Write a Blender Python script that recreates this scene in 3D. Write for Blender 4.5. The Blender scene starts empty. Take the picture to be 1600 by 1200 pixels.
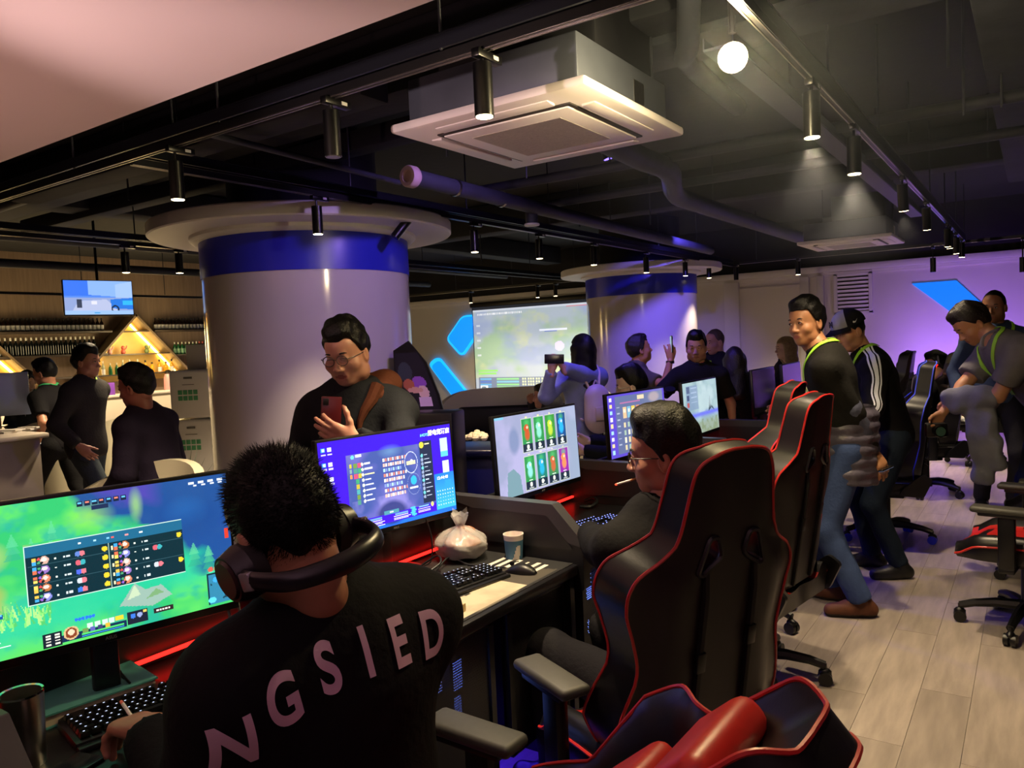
import bpy, bmesh, math, random
import numpy as np
from mathutils import Vector, Matrix, Euler
from mathutils.bvhtree import BVHTree
from mathutils.geometry import delaunay_2d_cdt
random.seed(7); RNG = np.random.default_rng(7)
SC = bpy.context.scene; COL = SC.collection
# ------------------------------------------------------------------ camera
FPX, CH = 1200.0, 1.58
def _n(v): v = np.array(v, float); return v/np.linalg.norm(v)
_Y = _n((820, 103, 1200)); _X = -_n((-1759, -12, 1200)); _X = _n(_X-_Y*(_X@_Y)); _Z = np.cross(_X, _Y)
if _Z[1] < 0: _Z = -_Z
RC = np.array([_X, _Y, _Z])          # room axes seen from the camera
def at(u, v, d):                     # photo pixel + depth -> point in the room
    return Vector(np.array([0, 0, CH])+RC@np.array([(u-800)/FPX, (600-v)/FPX, 1.0])*d)
def atz(u, v, z):
    r = RC@np.array([(u-800)/FPX, (600-v)/FPX, 1.0]); t = (z-CH)/r[2]; return Vector(np.array([0, 0, CH])+r*t)
cd = bpy.data.cameras.new('camera'); cam = bpy.data.objects.new('camera', cd); COL.objects.link(cam)
cd.sensor_width = 36; cd.lens = 36*FPX/1600; cd.clip_start = .05; cd.clip_end = 100
m = Matrix.Identity(4)
for i in range(3):
    m[i][0] = RC[i, 0]; m[i][1] = RC[i, 1]; m[i][2] = -RC[i, 2]
m[2][3] = CH; cam.matrix_world = m; SC.camera = cam
# ------------------------------------------------------------------ world, exposure
w = bpy.data.worlds.new('world'); SC.world = w; w.use_nodes = True
w.node_tree.nodes['Background'].inputs[0].default_value = (.55, .5, .75, 1)
w.node_tree.nodes['Background'].inputs[1].default_value = .02
vs = SC.view_settings; vs.view_transform = 'Standard'; vs.look = 'None'; vs.gamma = 1; vs.exposure = 0.95; vs.use_curve_mapping = False
try: SC.cycles.volume_step_rate = 3.0; SC.cycles.volume_max_steps = 96; SC.cycles.max_bounces = 8
except Exception: pass
# ------------------------------------------------------------------ helpers
def hexc(h):
    h = h.lstrip('#'); c = [int(h[i:i+2], 16)/255 for i in (0, 2, 4)]
    return tuple(x/12.92 if x < .04045 else ((x+.055)/1.055)**2.4 for x in c)
MATS = {}
def mat(name, col='#808080', rough=.5, metal=0, noise=None, bump=None, emit=None, es=1, spec=.5, alpha=None, coat=0, trans=0, obrand=0, sheen=0, stretch=None, scatter=None):
    if name in MATS: return MATS[name]
    mt = bpy.data.materials.new(name); mt.use_nodes = True; nt = mt.node_tree; b = nt.nodes['Principled BSDF']
    c = hexc(col) if isinstance(col, str) else col
    b.inputs['Base Color'].default_value = (*c, 1); b.inputs['Roughness'].default_value = rough; b.inputs['Metallic'].default_value = metal
    b.inputs['Specular IOR Level'].default_value = spec; b.inputs['Coat Weight'].default_value = coat; b.inputs['Transmission Weight'].default_value = trans
    if sheen: b.inputs['Sheen Weight'].default_value = sheen
    if emit: b.inputs['Emission Color'].default_value = (*(hexc(emit) if isinstance(emit, str) else emit), 1); b.inputs['Emission Strength'].default_value = es
    tc = nt.nodes.new('ShaderNodeTexCoord'); src = tc.outputs['Object']
    if stretch:
        mp = nt.nodes.new('ShaderNodeMapping'); mp.inputs['Scale'].default_value = stretch; nt.links.new(src, mp.inputs['Vector']); src = mp.outputs['Vector']
    if noise or obrand:
        sc, amt = noise or (5, 0)
        n = nt.nodes.new('ShaderNodeTexNoise'); n.inputs['Scale'].default_value = sc; n.inputs['Detail'].default_value = 4; nt.links.new(src, n.inputs['Vector'])
        r = nt.nodes.new('ShaderNodeMapRange'); r.inputs[1].default_value = .25; r.inputs[2].default_value = .75; r.inputs[3].default_value = 1-amt; r.inputs[4].default_value = 1+amt
        nt.links.new(n.outputs['Fac'], r.inputs[0]); fac = r.outputs[0]
        if obrand:
            oi = nt.nodes.new('ShaderNodeObjectInfo'); r2 = nt.nodes.new('ShaderNodeMapRange'); r2.inputs[3].default_value = 1-obrand; r2.inputs[4].default_value = 1+obrand
            nt.links.new(oi.outputs['Random'], r2.inputs[0]); mu = nt.nodes.new('ShaderNodeMath'); mu.operation = 'MULTIPLY'
            nt.links.new(fac, mu.inputs[0]); nt.links.new(r2.outputs[0], mu.inputs[1]); fac = mu.outputs[0]
        vm = nt.nodes.new('ShaderNodeVectorMath'); vm.operation = 'SCALE'; vm.inputs[0].default_value = c; nt.links.new(fac, vm.inputs['Scale'])
        nt.links.new(vm.outputs[0], b.inputs['Base Color'])
    if bump:
        n2 = nt.nodes.new('ShaderNodeTexNoise'); n2.inputs['Scale'].default_value = bump[0]; n2.inputs['Detail'].default_value = 5; nt.links.new(src, n2.inputs['Vector'])
        bp = nt.nodes.new('ShaderNodeBump'); bp.inputs['Strength'].default_value = bump[1]; bp.inputs['Distance'].default_value = .01
        nt.links.new(n2.outputs['Fac'], bp.inputs['Height']); nt.links.new(bp.outputs[0], b.inputs['Normal'])
    if alpha is not None: b.inputs['Alpha'].default_value = alpha
    MATS[name] = mt; return mt
def colmat(name, emit=0, rough=.5, base=True):          # colour read from the mesh attribute Col
    if name in MATS: return MATS[name]
    mt = bpy.data.materials.new(name); mt.use_nodes = True; nt = mt.node_tree; b = nt.nodes['Principled BSDF']; b.inputs['Roughness'].default_value = rough
    a = nt.nodes.new('ShaderNodeAttribute'); a.attribute_name = 'Col'
    if base: nt.links.new(a.outputs['Color'], b.inputs['Base Color'])
    else: b.inputs['Base Color'].default_value = (.01, .01, .012, 1)
    if emit: nt.links.new(a.outputs['Color'], b.inputs['Emission Color']); b.inputs['Emission Strength'].default_value = emit
    MATS[name] = mt; return mt
def finish(o, angle=.7):
    me = o.data
    me.polygons.foreach_set('use_smooth', [True]*len(me.polygons))
    bm = bmesh.new(); bm.from_mesh(me)
    for e in bm.edges:
        if len(e.link_faces) == 2:
            if e.calc_face_angle(0) > angle: e.smooth = False
        else: e.smooth = False
    bm.to_mesh(me); bm.free()
def mkobj(name, me, mats, parent=None):
    o = bpy.data.objects.new(name, me); COL.objects.link(o)
    for k in (mats if isinstance(mats, (list, tuple)) else [mats]): me.materials.append(k)
    if parent: o.parent = parent
    return o
class MB:
    def __init__(s): s.v = []; s.f = []; s.m = []; s.x = None
    def add(s, vs, fs, mi=0):
        b = len(s.v)
        if s.x is not None: vs = [s.x@Vector(p) for p in vs]
        s.v += [tuple(p) for p in vs]; s.f += [tuple(i+b for i in f) for f in fs]; s.m += [mi]*len(fs); return s
    def box(s, c, sz, rot=None, mi=0, bev=0, seg=2):
        hx, hy, hz = sz[0]/2, sz[1]/2, sz[2]/2; c = Vector(c)
        R = rot if isinstance(rot, Matrix) else (Euler(rot).to_matrix() if rot else Matrix.Identity(3))
        if bev:
            bm = bmesh.new(); bmesh.ops.create_cube(bm, size=1)
            for v in bm.verts: v.co = Vector((v.co.x*sz[0], v.co.y*sz[1], v.co.z*sz[2]))
            bmesh.ops.bevel(bm, geom=bm.edges[:], offset=bev, segments=seg, affect='EDGES', profile=.5)
            bm.verts.index_update(); vs = [c+R@v.co for v in bm.verts]; fs = [[v.index for v in f.verts] for f in bm.faces]; bm.free(); return s.add(vs, fs, mi)
        vs = [c+R@Vector((x*hx, y*hy, z*hz)) for x in (-1, 1) for y in (-1, 1) for z in (-1, 1)]
        return s.add(vs, [(0, 1, 3, 2), (4, 6, 7, 5), (0, 4, 5, 1), (2, 3, 7, 6), (0, 2, 6, 4), (1, 5, 7, 3)], mi)
    def cyl(s, p0, p1, r0, r1=None, n=16, mi=0, caps=True, mi2=None):
        r1 = r0 if r1 is None else r1; p0 = Vector(p0); p1 = Vector(p1); d = (p1-p0).normalized()
        a = d.orthogonal().normalized(); b = d.cross(a)
        vs = []
        for p, r in ((p0, r0), (p1, r1)):
            vs += [p+(a*math.cos(2*math.pi*i/n)+b*math.sin(2*math.pi*i/n))*r for i in range(n)]
        s.add(vs, [(i, (i+1) % n, n+(i+1) % n, n+i) for i in range(n)], mi)
        if caps: s.add(vs[:n], [tuple(range(n))[::-1]], mi); s.add(vs[n:], [tuple(range(n))], mi if mi2 is None else mi2)
        return s
    def tube(s, pts, r, n=8, mi=0, closed=False, caps=True):
        pts = [Vector(p) for p in pts]; N = len(pts); rr = r if isinstance(r, (list, tuple)) else [r]*N; vs = []; a = None
        for i in range(N):
            if closed: d = pts[(i+1) % N]-pts[i-1]
            else: d = pts[min(i+1, N-1)]-pts[max(i-1, 0)]
            d = d.normalized() if d.length > 1e-9 else Vector((0, 0, 1))
            if a is None: a = d.orthogonal().normalized()
            a = a-d*a.dot(d); a = a.normalized() if a.length > 1e-6 else d.orthogonal().normalized(); b = d.cross(a)
            vs += [pts[i]+(a*math.cos(2*math.pi*k/n)+b*math.sin(2*math.pi*k/n))*rr[i] for k in range(n)]
        fs = []
        for i in range(N if closed else N-1):
            j = (i+1) % N
            fs += [(i*n+k, i*n+(k+1) % n, j*n+(k+1) % n, j*n+k) for k in range(n)]
        if not closed and caps: fs += [tuple(range(n))[::-1], tuple((N-1)*n+k for k in range(n))]
        return s.add(vs, fs, mi)
    def lathe(s, prof, c=(0, 0, 0), n=24, mi=0, a0=0, a1=2*math.pi):
        c = Vector(c); full = abs(a1-a0-2*math.pi) < 1e-6; k = n if full else n+1; vs = []
        for r, z in prof: vs += [c+Vector((r*math.cos(a0+(a1-a0)*i/n), r*math.sin(a0+(a1-a0)*i/n), z)) for i in range(k)]
        fs = []
        for j in range(len(prof)-1):
            for i in range(n): fs.append((j*k+i, j*k+(i+1) % k, (j+1)*k+(i+1) % k, (j+1)*k+i))
        return s.add(vs, fs, mi)
    def ell(s, c, r, n=12, mi=0, rot=None):
        c = Vector(c); R = rot if isinstance(rot, Matrix) else (Euler(rot).to_matrix() if rot else Matrix.Identity(3)); vs = []; h = n//2
        for j in range(h+1):
            th = math.pi*j/h
            vs += [c+R@Vector((r[0]*math.sin(th)*math.cos(2*math.pi*i/n), r[1]*math.sin(th)*math.sin(2*math.pi*i/n), r[2]*math.cos(th))) for i in range(n)]
        return s.add(vs, [(j*n+i, (j+1)*n+i, (j+1)*n+(i+1) % n, j*n+(i+1) % n) for j in range(h) for i in range(n)], mi)
    def prism(s, poly, fn, d0, d1, mi=0, mi_side=None):       # poly in 2D, fn(u,v,d)->3D
        n = len(poly); ms = mi if mi_side is None else mi_side
        A = [fn(u, v, d0) for u, v in poly]; B = [fn(u, v, d1) for u, v in poly]
        s.add(A, [tuple(range(n))[::-1]], mi); s.add(B, [tuple(range(n))], mi)
        return s.add(A+B, [(i, (i+1) % n, n+(i+1) % n, n+i) for i in range(n)], ms)
    def build(s, name, mats, parent=None, angle=.7, loc=None):
        me = bpy.data.meshes.new(name); me.from_pydata(s.v, [], s.f)
        bm = bmesh.new(); bm.from_mesh(me); bmesh.ops.remove_doubles(bm, verts=bm.verts, dist=1e-6)
        mi = s.m
        bm.to_mesh(me) if False else None; bm.free()
        me.polygons.foreach_set('material_index', mi)
        bm = bmesh.new(); bm.from_mesh(me); bmesh.ops.remove_doubles(bm, verts=bm.verts, dist=1e-6); bmesh.ops.recalc_face_normals(bm, faces=bm.faces); bm.to_mesh(me); bm.free()
        o = mkobj(name, me, mats, parent); finish(o, angle)
        if loc is not None: o.location = loc
        return o
def tag(o, label=None, cat=None, group=None, kind=None):
    if label: o['label'] = label
    if cat: o['category'] = cat
    if group: o['group'] = group
    if kind: o['kind'] = kind
    return o
def empty(name, loc=(0, 0, 0), rz=0, label=None, cat=None, group=None):
    o = bpy.data.objects.new(name, None); COL.objects.link(o); o.empty_display_size = .1; o.location = loc; o.rotation_euler = (0, 0, rz)
    return tag(o, label, cat, group)
def dup(o, parent=None, label=None, loc=None, rz=None):
    c = o.copy(); COL.objects.link(c)
    if parent: c.parent = parent
    for ch in list(o.children): dup(ch, c)
    if label: c['label'] = label
    if loc is not None: c.location = loc
    if rz is not None: c.rotation_euler = (0, 0, rz)
    return c
def shift(o, d):                                             # put the origin of a world-built mesh at its base
    o.data.transform(Matrix.Translation(-Vector(d))); o.location = Vector(d); return o
def light(kind, loc, power, col, parent=None, size=.05, rot=None, target=None, angle=60, blend=.6, name='lamp_light', sx=None, sy=None):
    l = bpy.data.lights.new(name, kind); l.energy = power; l.color = col
    if kind == 'SPOT': l.spot_size = math.radians(angle); l.spot_blend = blend; l.shadow_soft_size = size
    elif kind == 'POINT': l.shadow_soft_size = size
    elif kind == 'AREA':
        l.shape = 'RECTANGLE'; l.size = sx; l.size_y = sy
    o = bpy.data.objects.new(name, l); COL.objects.link(o); o.location = loc
    if target is not None: o.rotation_euler = (Vector(target)-Vector(loc)).to_track_quat('-Z', 'Y').to_euler()
    elif rot: o.rotation_euler = rot
    if parent: o.parent = parent
    return o
def text_mesh(body, size=1, ext=0, off=0, alignx='CENTER'):
    c = bpy.data.curves.new('txt', 'FONT'); c.body = body; c.size = size; c.extrude = ext; c.offset = off; c.align_x = alignx; c.align_y = 'CENTER'; c.resolution_u = 8 if size > .05 else 3
    o = bpy.data.objects.new('txt', c); COL.objects.link(o); dg = bpy.context.evaluated_depsgraph_get(); dg.update()
    me = bpy.data.meshes.new_from_object(o.evaluated_get(dg)); bpy.data.objects.remove(o); bpy.data.curves.remove(c)
    me.materials.clear(); return me
def flat_text(name, body, size, mtx, mt, parent, off=0, sx=1):
    me = text_mesh(body, size, 0, off); me.transform(Matrix.Diagonal((sx, 1, 1, 1)))
    me.transform(mtx); return mkobj(name, me, mt, parent)
def frame(x, y, z, o=(0, 0, 0)):
    M = Matrix.Identity(4)
    for i in range(3): M[i][0] = x[i]; M[i][1] = y[i]; M[i][2] = z[i]; M[i][3] = o[i]
    return M
# ------------------------------------------------------------------ painted screens: a fine grid, one colour per cell
class Img:
    def __init__(s, W, H, c): s.W = W; s.H = H; s.a = np.zeros((H, W, 3)); s.a[:] = np.array(s.c(c)); s.yy, s.xx = np.mgrid[0:H, 0:W]; s.x = (s.xx+.5)/W; s.y = (s.yy+.5)/H
    def c(s, c): return hexc(c) if isinstance(c, str) else c
    def mask(s, mk, c, al=1):
        k = (mk*al)[..., None] if mk.dtype != bool else (mk.astype(float)*al)[..., None]
        s.a = s.a*(1-k)+np.array(s.c(c))*k
    def rect(s, x0, y0, x1, y1, c, al=1): s.mask((s.x >= x0) & (s.x < x1) & (s.y >= y0) & (s.y < y1), c, al)
    def ell(s, x, y, rx, ry, c, al=1, soft=0):
        d = np.sqrt(((s.x-x)/rx)**2+((s.y-y)/ry)**2)
        s.mask(np.clip((1-d)/soft, 0, 1) if soft else d < 1, c, al)
    def ring(s, x, y, rx, ry, w, c):
        d = np.sqrt(((s.x-x)/rx)**2+((s.y-y)/ry)**2); s.mask((d < 1) & (d > 1-w), c)
    def poly(s, pts, c, al=1):
        ins = np.zeros(s.x.shape, bool); n = len(pts)
        for i in range(n):
            (xa, ya), (xb, yb) = pts[i], pts[(i+1) % n]
            if ya == yb: continue
            ins ^= ((ya > s.y) != (yb > s.y)) & (s.x < (xb-xa)*(s.y-ya)/(yb-ya)+xa)
        s.mask(ins, c, al)
    def noise(s, k, seed=0):
        r = np.random.default_rng(seed); t = np.zeros(s.x.shape); amp = 1; tot = 0
        for o in range(4):
            g = r.random((k[1]*2**o+2, k[0]*2**o+2)); fx = s.x*k[0]*2**o; fy = s.y*k[1]*2**o; ix = fx.astype(int); iy = fy.astype(int); tx = fx-ix; ty = fy-iy
            tx = tx*tx*(3-2*tx); ty = ty*ty*(3-2*ty)
            t += amp*((g[iy, ix]*(1-tx)+g[iy, ix+1]*tx)*(1-ty)+(g[iy+1, ix]*(1-tx)+g[iy+1, ix+1]*tx)*ty); tot += amp; amp *= .5
        return t/tot
    def mesh(s, name, w, h, mt, parent, fn):       # fn(u in -w/2..w/2, v up) -> point
        W, H = s.W, s.H
        vs = [fn((i/W-.5)*w, (.5-j/H)*h) for j in range(H+1) for i in range(W+1)]
        idx = (np.arange(H)[:, None]*(W+1)+np.arange(W)[None]).ravel()
        fs = np.stack([idx, idx+W+1, idx+W+2, idx+1], 1)
        me = bpy.data.meshes.new(name); me.from_pydata(vs, [], fs.tolist())
        at_ = me.attributes.new('Col', 'FLOAT_COLOR', 'FACE'); cc = np.ones((W*H, 4), np.float32); cc[:, :3] = s.a.reshape(-1, 3); at_.data.foreach_set('color', cc.ravel())
        return mkobj(name, me, mt, parent)
# ------------------------------------------------------------------ materials
black = mat('black_plastic', '#0c0c0e', .38, noise=(40, .15)); blackm = mat('black_metal', '#0a0a0c', .35, .6, noise=(30, .2)); darkpaint = mat('dark_ceiling_paint', '#101117', .8, noise=(3, .35), bump=(12, .3))
white = mat('white_paint', '#d8d4d2', .55, noise=(2, .03)); whiteg = mat('white_gloss', '#e2dfdd', .18, coat=.4); steel = mat('brushed_steel', '#b0aaa4', .28, 1, noise=(60, .1))
greypipe = mat('grey_painted_pipe', '#33363f', .6, .2, noise=(8, .2), bump=(30, .1)); concrete = mat('concrete_paint', '#2c303a', .85, noise=(5, .4), bump=(9, .6)); lens = mat('lamp_lens', '#fff1d0', .4, emit='#ffe6b0', es=14); lensoff = mat('lamp_lens_off', '#4a4844', .2)
redled = mat('red_led', '#ff1010', .4, emit='#ff1a14', es=2.6); chrome = mat('chrome', '#d0d0d0', .08, 1)
# ------------------------------------------------------------------ room shell
X0, X1, Y0, Y1, ZC = -13.0, 3.5, -3.0, 12.85, 3.3
fl = MB().box(((X0+X1)/2, (Y0+Y1)/2, -.06), (X1-X0, Y1-Y0, .1)).build('floor', mat('floor_base', '#857b72', .5, noise=(4, .12))); tag(fl, kind='structure')
pm = mat('laminate_plank', '#a0948a', .36, noise=(3.2, .26), stretch=(6, .9, 1), obrand=.1, bump=(25, .05), spec=.4)
PW, PL = .19, 1.22
plank = MB().box((0, 0, -.005), (PW-.0016, PL-.0016, .01)).build('plank', pm, fl); first = True; npl = 0
for i in range(-9, 6):
    off = random.random()*PL
    for j in range(0, 8):
        o = plank if first else plank.copy()
        if not first: COL.objects.link(o); o.parent = fl
        first = False; o.location = (i*PW+.05, 1.2+off-PL+j*PL, 0); npl += 1
ce = MB().box(((X0+X1)/2, (Y0+Y1)/2, ZC+.05), (X1-X0, Y1-Y0, .1)).build('ceiling', darkpaint); tag(ce, kind='structure')
def wall(name, c, sz, m, **k): return tag(MB().box(c, sz).build(name, m), kind='structure')
wfar = wall('wall_far', ((X0+X1)/2, Y1+.05, 1.265), (X1-X0, .1, 2.53), mat('wall_white', '#cfcac6', .6, noise=(1.5, .04), bump=(60, .03)))
wall('wall_far_upper', ((X0+X1)/2, Y1+.05, 2.93), (X1-X0, .1, .8), darkpaint)
wleft = wall('wall_left', (X0-.05, (Y0+Y1)/2, 1.65), (.1, Y1-Y0, 3.3), mat('bar_wood_panel', '#8a7460', .55, noise=(3, .2), stretch=(1, 8, .6)))
wall('wall_right', (X1+.05, (Y0+Y1)/2, 1.65), (.1, Y1-Y0, 3.3), mat('side_wall_paint', '#57535c', .8, noise=(2, .1)))
wall('wall_near', ((X0+X1)/2, Y0-.05, 1.65), (X1-X0, .1, 3.3), MATS['side_wall_paint'])
tag(MB().box(((X0+X1)/2, Y1-.01, .05), (X1-X0, .02, .1)).build('baseboard_far', mat('dark_skirting', '#2a2830', .5)), kind='structure')
tag(MB().box(((X0+X1)/2, Y1-.03, 2.49), (X1-X0, .06, .1), bev=.01).box(((X0+X1)/2, Y1-.015, 2.41), (X1-X0, .03, .05)).build('trim_1', white), kind='structure')
sof = MB().box(((-7+X1)/2, (Y0+1.647)/2, 2.58), (X1+7, 1.647-Y0, .16)).build('ceiling_soffit', mat('soffit_white', '#d9c9c6', .7, noise=(1.2, .03))); tag(sof, kind='structure')
for k, (c, sz) in enumerate([((-3.6, 3.3, 3.12), (11, .3, .36)), ((.6, 3.55, 3.1), (4.6, .35, .4)), ((.05, 6.2, 3.1), (.55, 5.6, .4)), ((-3.6, 8.0, 3.12), (11, .3, .36)), ((-7.5, 7.5, 3.14), (.35, 10, .3)), ((-4.4, 2.75, 2.84), (3.6, .2, .16)), ((-6, 3.9, 3.0), (5.5, .16, .14))]):
    tag(MB().box(c, sz, bev=.02).build('ceiling_beam', concrete if k in (1, 2) else mat('dark_beam', '#171a21', .8, noise=(5, .3), bump=(10, .4))), kind='structure')
# far wall: pilaster panels, vent, light shapes
for k, (x0, x1) in enumerate(((-4.35, -4.1), (-3.12, -2.98), (-2.86, -2.76))):
    tag(MB().box(((x0+x1)/2, Y1-.04, 1.2), (x1-x0, .08, 2.4), bev=.01).build('trim_%d' % (k+2), white), kind='structure')
tag(MB().box((-3.6, Y1-.01, 1.15), (1.0, .02, 2.28)).build('door_1', mat('door_cream', '#d3cdc4', .45)), kind='structure')
vt = empty('wall_vent', (-2.34, Y1, 1.8), label='white louvred air vent on the far wall above the capped man', cat='vent')
fr = MB(); vw, vh = .5, .62
for x in (-vw/2, vw/2): fr.box((x, -.02, .29), (.05, .04, vh))
for z in (-.02, .6): fr.box((0, -.02, z), (vw+.05, .04, .05))
fr.build('frame', white, vt); MB().box((0, -.004, .29), (vw, .008, vh)).build('backing', mat('vent_dark', '#38363c', .8), vt)
sl = MB().box((0, 0, 0), (vw-.05, .006, .045), rot=(.7, 0, 0)).build('slat', white, vt); sl.location = (0, -.022, .03)
for k in range(1, 10): c = sl.copy(); COL.objects.link(c); c.location = (0, -.022, .03+k*.06)
def rounded(poly, r, n=5):
    out = []; N = len(poly)
    for i in range(N):
        p0, p, p1 = Vector(poly[i-1]), Vector(poly[i]), Vector(poly[(i+1) % N]); a = (p0-p).normalized(); b = (p1-p).normalized(); rr = min(r, (p0-p).length*.45, (p1-p).length*.45)
        A = p+a*rr; B = p+b*rr
        out += [tuple((A*(1-t)**2+p*2*t*(1-t)+B*t*t)) for t in [k/n for k in range(n+1)]]
    return out
def inset(poly, f):
    cx = sum(p[0] for p in poly)/len(poly); cy = sum(p[1] for p in poly)/len(poly); return [(cx+(x-cx)*f, cy+(y-cy)*f) for x, y in poly]
bl1 = mat('blue_glow', '#0a5ad8', .4, emit='#0088ff', es=.68); bl2 = mat('cyan_glow_rim', '#20a0ff', .4, emit='#14a8ff', es=.75); blp = mat('blue_panel_added_glow', '#0b62d8', .5, emit='#0079ff', es=.5)  # blp: flat painted panel given a glow of its own, no lamp
def wall_shape(poly, label, r, lit):
    cx = min(p[0] for p in poly); e = empty('wall_light_panel' if lit else 'wall_panel', (cx, Y1, min(p[1] for p in poly)), label=label, cat='wall light' if lit else 'wall panel')
    lp = [(x-cx, z-e.location.z) for x, z in poly]; P = rounded(lp, r)
    fn = lambda u, v, d: Vector((u, -d, v))
    if lit:
        MB().prism(P, fn, 0, .07).build('rim', bl2, e); MB().prism(inset(P, .9), fn, .05, .075).build('diffuser', bl1, e)
    else:
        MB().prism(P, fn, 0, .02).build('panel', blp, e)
wall_shape([(-10.42, 1.69), (-9.95, 2.17), (-9.5, 2.17), (-9.6, 1.75), (-10.02, 1.3)], 'glowing cyan-blue angular wall light left of the projection screen', .12, True)
wall_shape([(-10.95, 1.17), (-10.68, 1.33), (-9.35, -.05), (-9.85, -.05)][::-1], 'long slanting blue wall light running down toward the white sofa', .12, True)
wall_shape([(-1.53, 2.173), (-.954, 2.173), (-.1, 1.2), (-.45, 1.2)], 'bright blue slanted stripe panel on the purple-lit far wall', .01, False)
# projection screen
ps = empty('projection_screen', (-7.85, Y1-.08, .36), label='large white roll-down projection screen showing a green game map', cat='screen')
MB().box((0, .02, 1.0), (3.66, .03, 2.0)).build('frame', black, ps); MB().box((0, 0, 2.0), (3.7, .1, .1), bev=.02).build('housing', black, ps)
im = Img(190, 100, '#a7b4c4'); n = im.noise((5, 4), 3); n2 = im.noise((9, 6), 5)
im.mask(np.clip((n-.42)*5, 0, 1)*np.clip((im.y-.05)*8, 0, 1)*np.clip((.8-im.y)*10, 0, 1), '#8fb37e', .7); im.mask(np.clip((n2-.55)*6, 0, 1)*(im.y < .78), '#b9c39a', .6); im.mask(np.clip((im.noise((4, 4), 9)-.55)*6, 0, 1)*(im.y < .75), '#8797c6', .6)
im.rect(0, 0, 1, .045, '#20242c'); im.rect(0, .045, .99, .06, '#c5cede')
for k in range(26): im.rect(.03+k*.012, .085, .037+k*.012, .1, '#e8eef8')
im.rect(.62, .06, .95, .075, '#e06068', .6); im.rect(.45, .28, .62, .3, '#dfe8ff'); im.rect(.48, .3, .56, .315, '#6a7cc0'); im.ell(.57, .46, .03, .05, '#c8c0f0', .8)
for k in range(5): im.rect(.02, .2+k*.08, .05, .225+k*.08, '#d5dde8', .7)
im.rect(.02, .69, .16, .71, '#8cd070'); im.rect(.02, .725, .15, .745, '#8cd070')
im.rect(.02, .775, .62, .925, '#3c4c78', .65)
for r in range(5):
    im.rect(.03, .785+r*.028, .11, .8+r*.028, random.choice(['#6aa8d8', '#8c9ad0', '#5a78c0'])); im.rect(.15, .785+r*.028, .3, .8+r*.028, random.choice(['#86c48e', '#7ab4d0']))
    for q in range(16):
        if q != 8: im.rect(.32+q*.018, .785+r*.028, .33+q*.018, .8+r*.028, '#c8d8b0' if q < 8 else '#d8a890')
im.rect(.03, .86, .085, .92, '#e8eef0'); im.ell(.057, .89, .018, .022, '#6a7c88'); im.rect(0, .94, 1, 1, '#c9d3d8')
im.mesh('image', 3.6, 1.9, colmat('projected_image', .5, .7), ps, lambda u, v: Vector((-u if False else u, -.01, 1.02+v)))
# ------------------------------------------------------------------ columns
colw = mat('column_gloss_white', '#bfb8ba', .13, coat=.25, noise=(1.5, .03)); colb = mat('column_blue_band', '#2a2fb8', .3, noise=(2, .04))
def column(x, y, label):
    e = empty('round_column', (x, y, 0), label=label, cat='column', group=None)
    MB().lathe([(.0, 0), (.826, 0), (.826, 2.18), (.0, 2.18)], n=96).build('shaft', colw, e)
    MB().lathe([(.83, 2.17), (.832, 2.17), (.832, 2.46), (.83, 2.46)], n=96).build('band', colb, e)
    MB().lathe([(.832, 2.45), (.87, 2.45), (.9, 2.475), (.9, 2.5)], n=96).build('cove', white, e)
    MB().lathe([(.6, 2.5), (1.19, 2.5), (1.2, 2.51), (1.2, 2.59), (1.19, 2.6), (.6, 2.6)], n=96).build('collar', white, e)
    MB().lathe([(.6, 2.55), (.6, 3.3)], n=48).build('upper_shaft', darkpaint, e)
    return e
c1 = column(-4.99, 4.36, 'white glossy round column with blue band, behind the man holding a phone')
c2 = column(-4.96, 10.8, 'far white round column with blue band beside the projection screen')
# ------------------------------------------------------------------ ceiling services
def track(p0, p1, label, tray=True):
    p0 = Vector(p0); p1 = Vector(p1); d = (p1-p0); L = d.length; rz = math.atan2(d.y, d.x); e = empty('light_track', p0, rz, label=label, cat='light track')
    MB().box((L/2, 0, 0), (L, .036, .034)).build('rail', black, e)
    MB().box((L/2, -.012, -.0185), (L, .005, .004)).box((L/2, .012, -.0185), (L, .005, .004)).build('conductor_line', steel, e)
    if tray: MB().box((L/2, 0, .06), (L, .012, .05)).box((L/2, .05, .06), (L, .012, .05)).box((L/2, .025, .085), (L, .07, .006)).build('support_channel', mat('channel_grey', '#22252e', .4, .6), e)
    r = MB().cyl((0, 0, .03), (0, 0, ZC-p0.z), .006, n=8).build('hanger_rod', greypipe, e); r.location = (.25, 0, 0)
    for k in range(1, int(L/1.3)): c = r.copy(); COL.objects.link(c); c.location = (.25+k*1.3, 0, 0)
    return e
ZT = 2.6
track((-.75, -.5, ZT), (-.75, 11.5, ZT), 'long light track with blue sheen above the right aisle')
track((-3.87, 2.25, ZT), (-3.87, 11.8, ZT), 'light track passing in front of both column collars')
track((-6.65, 1.0, ZT), (-6.65, 11.8, ZT), 'light track behind the near column, toward the bar')
track((-5.9, 2.2, ZT), (1.2, 2.2, ZT), 'light track crossing just past the pink ceiling soffit')
track((-11.6, 3.0, 2.55), (-11.6, 12.0, 2.55), 'distant light track over the bar counter', False)
track((-12.0, 11.6, 2.58), (-5.5, 11.6, 2.58), 'distant light track before the projection wall', False)
track((-3.6, 11.3, 2.58), (2.5, 11.3, 2.58), 'distant light track before the purple wall', False)
sbody = mat('spot_black', '#0b0b0e', .3, .3); sw = mat('spot_adapter_tag', '#c8c8cc', .5)
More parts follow.
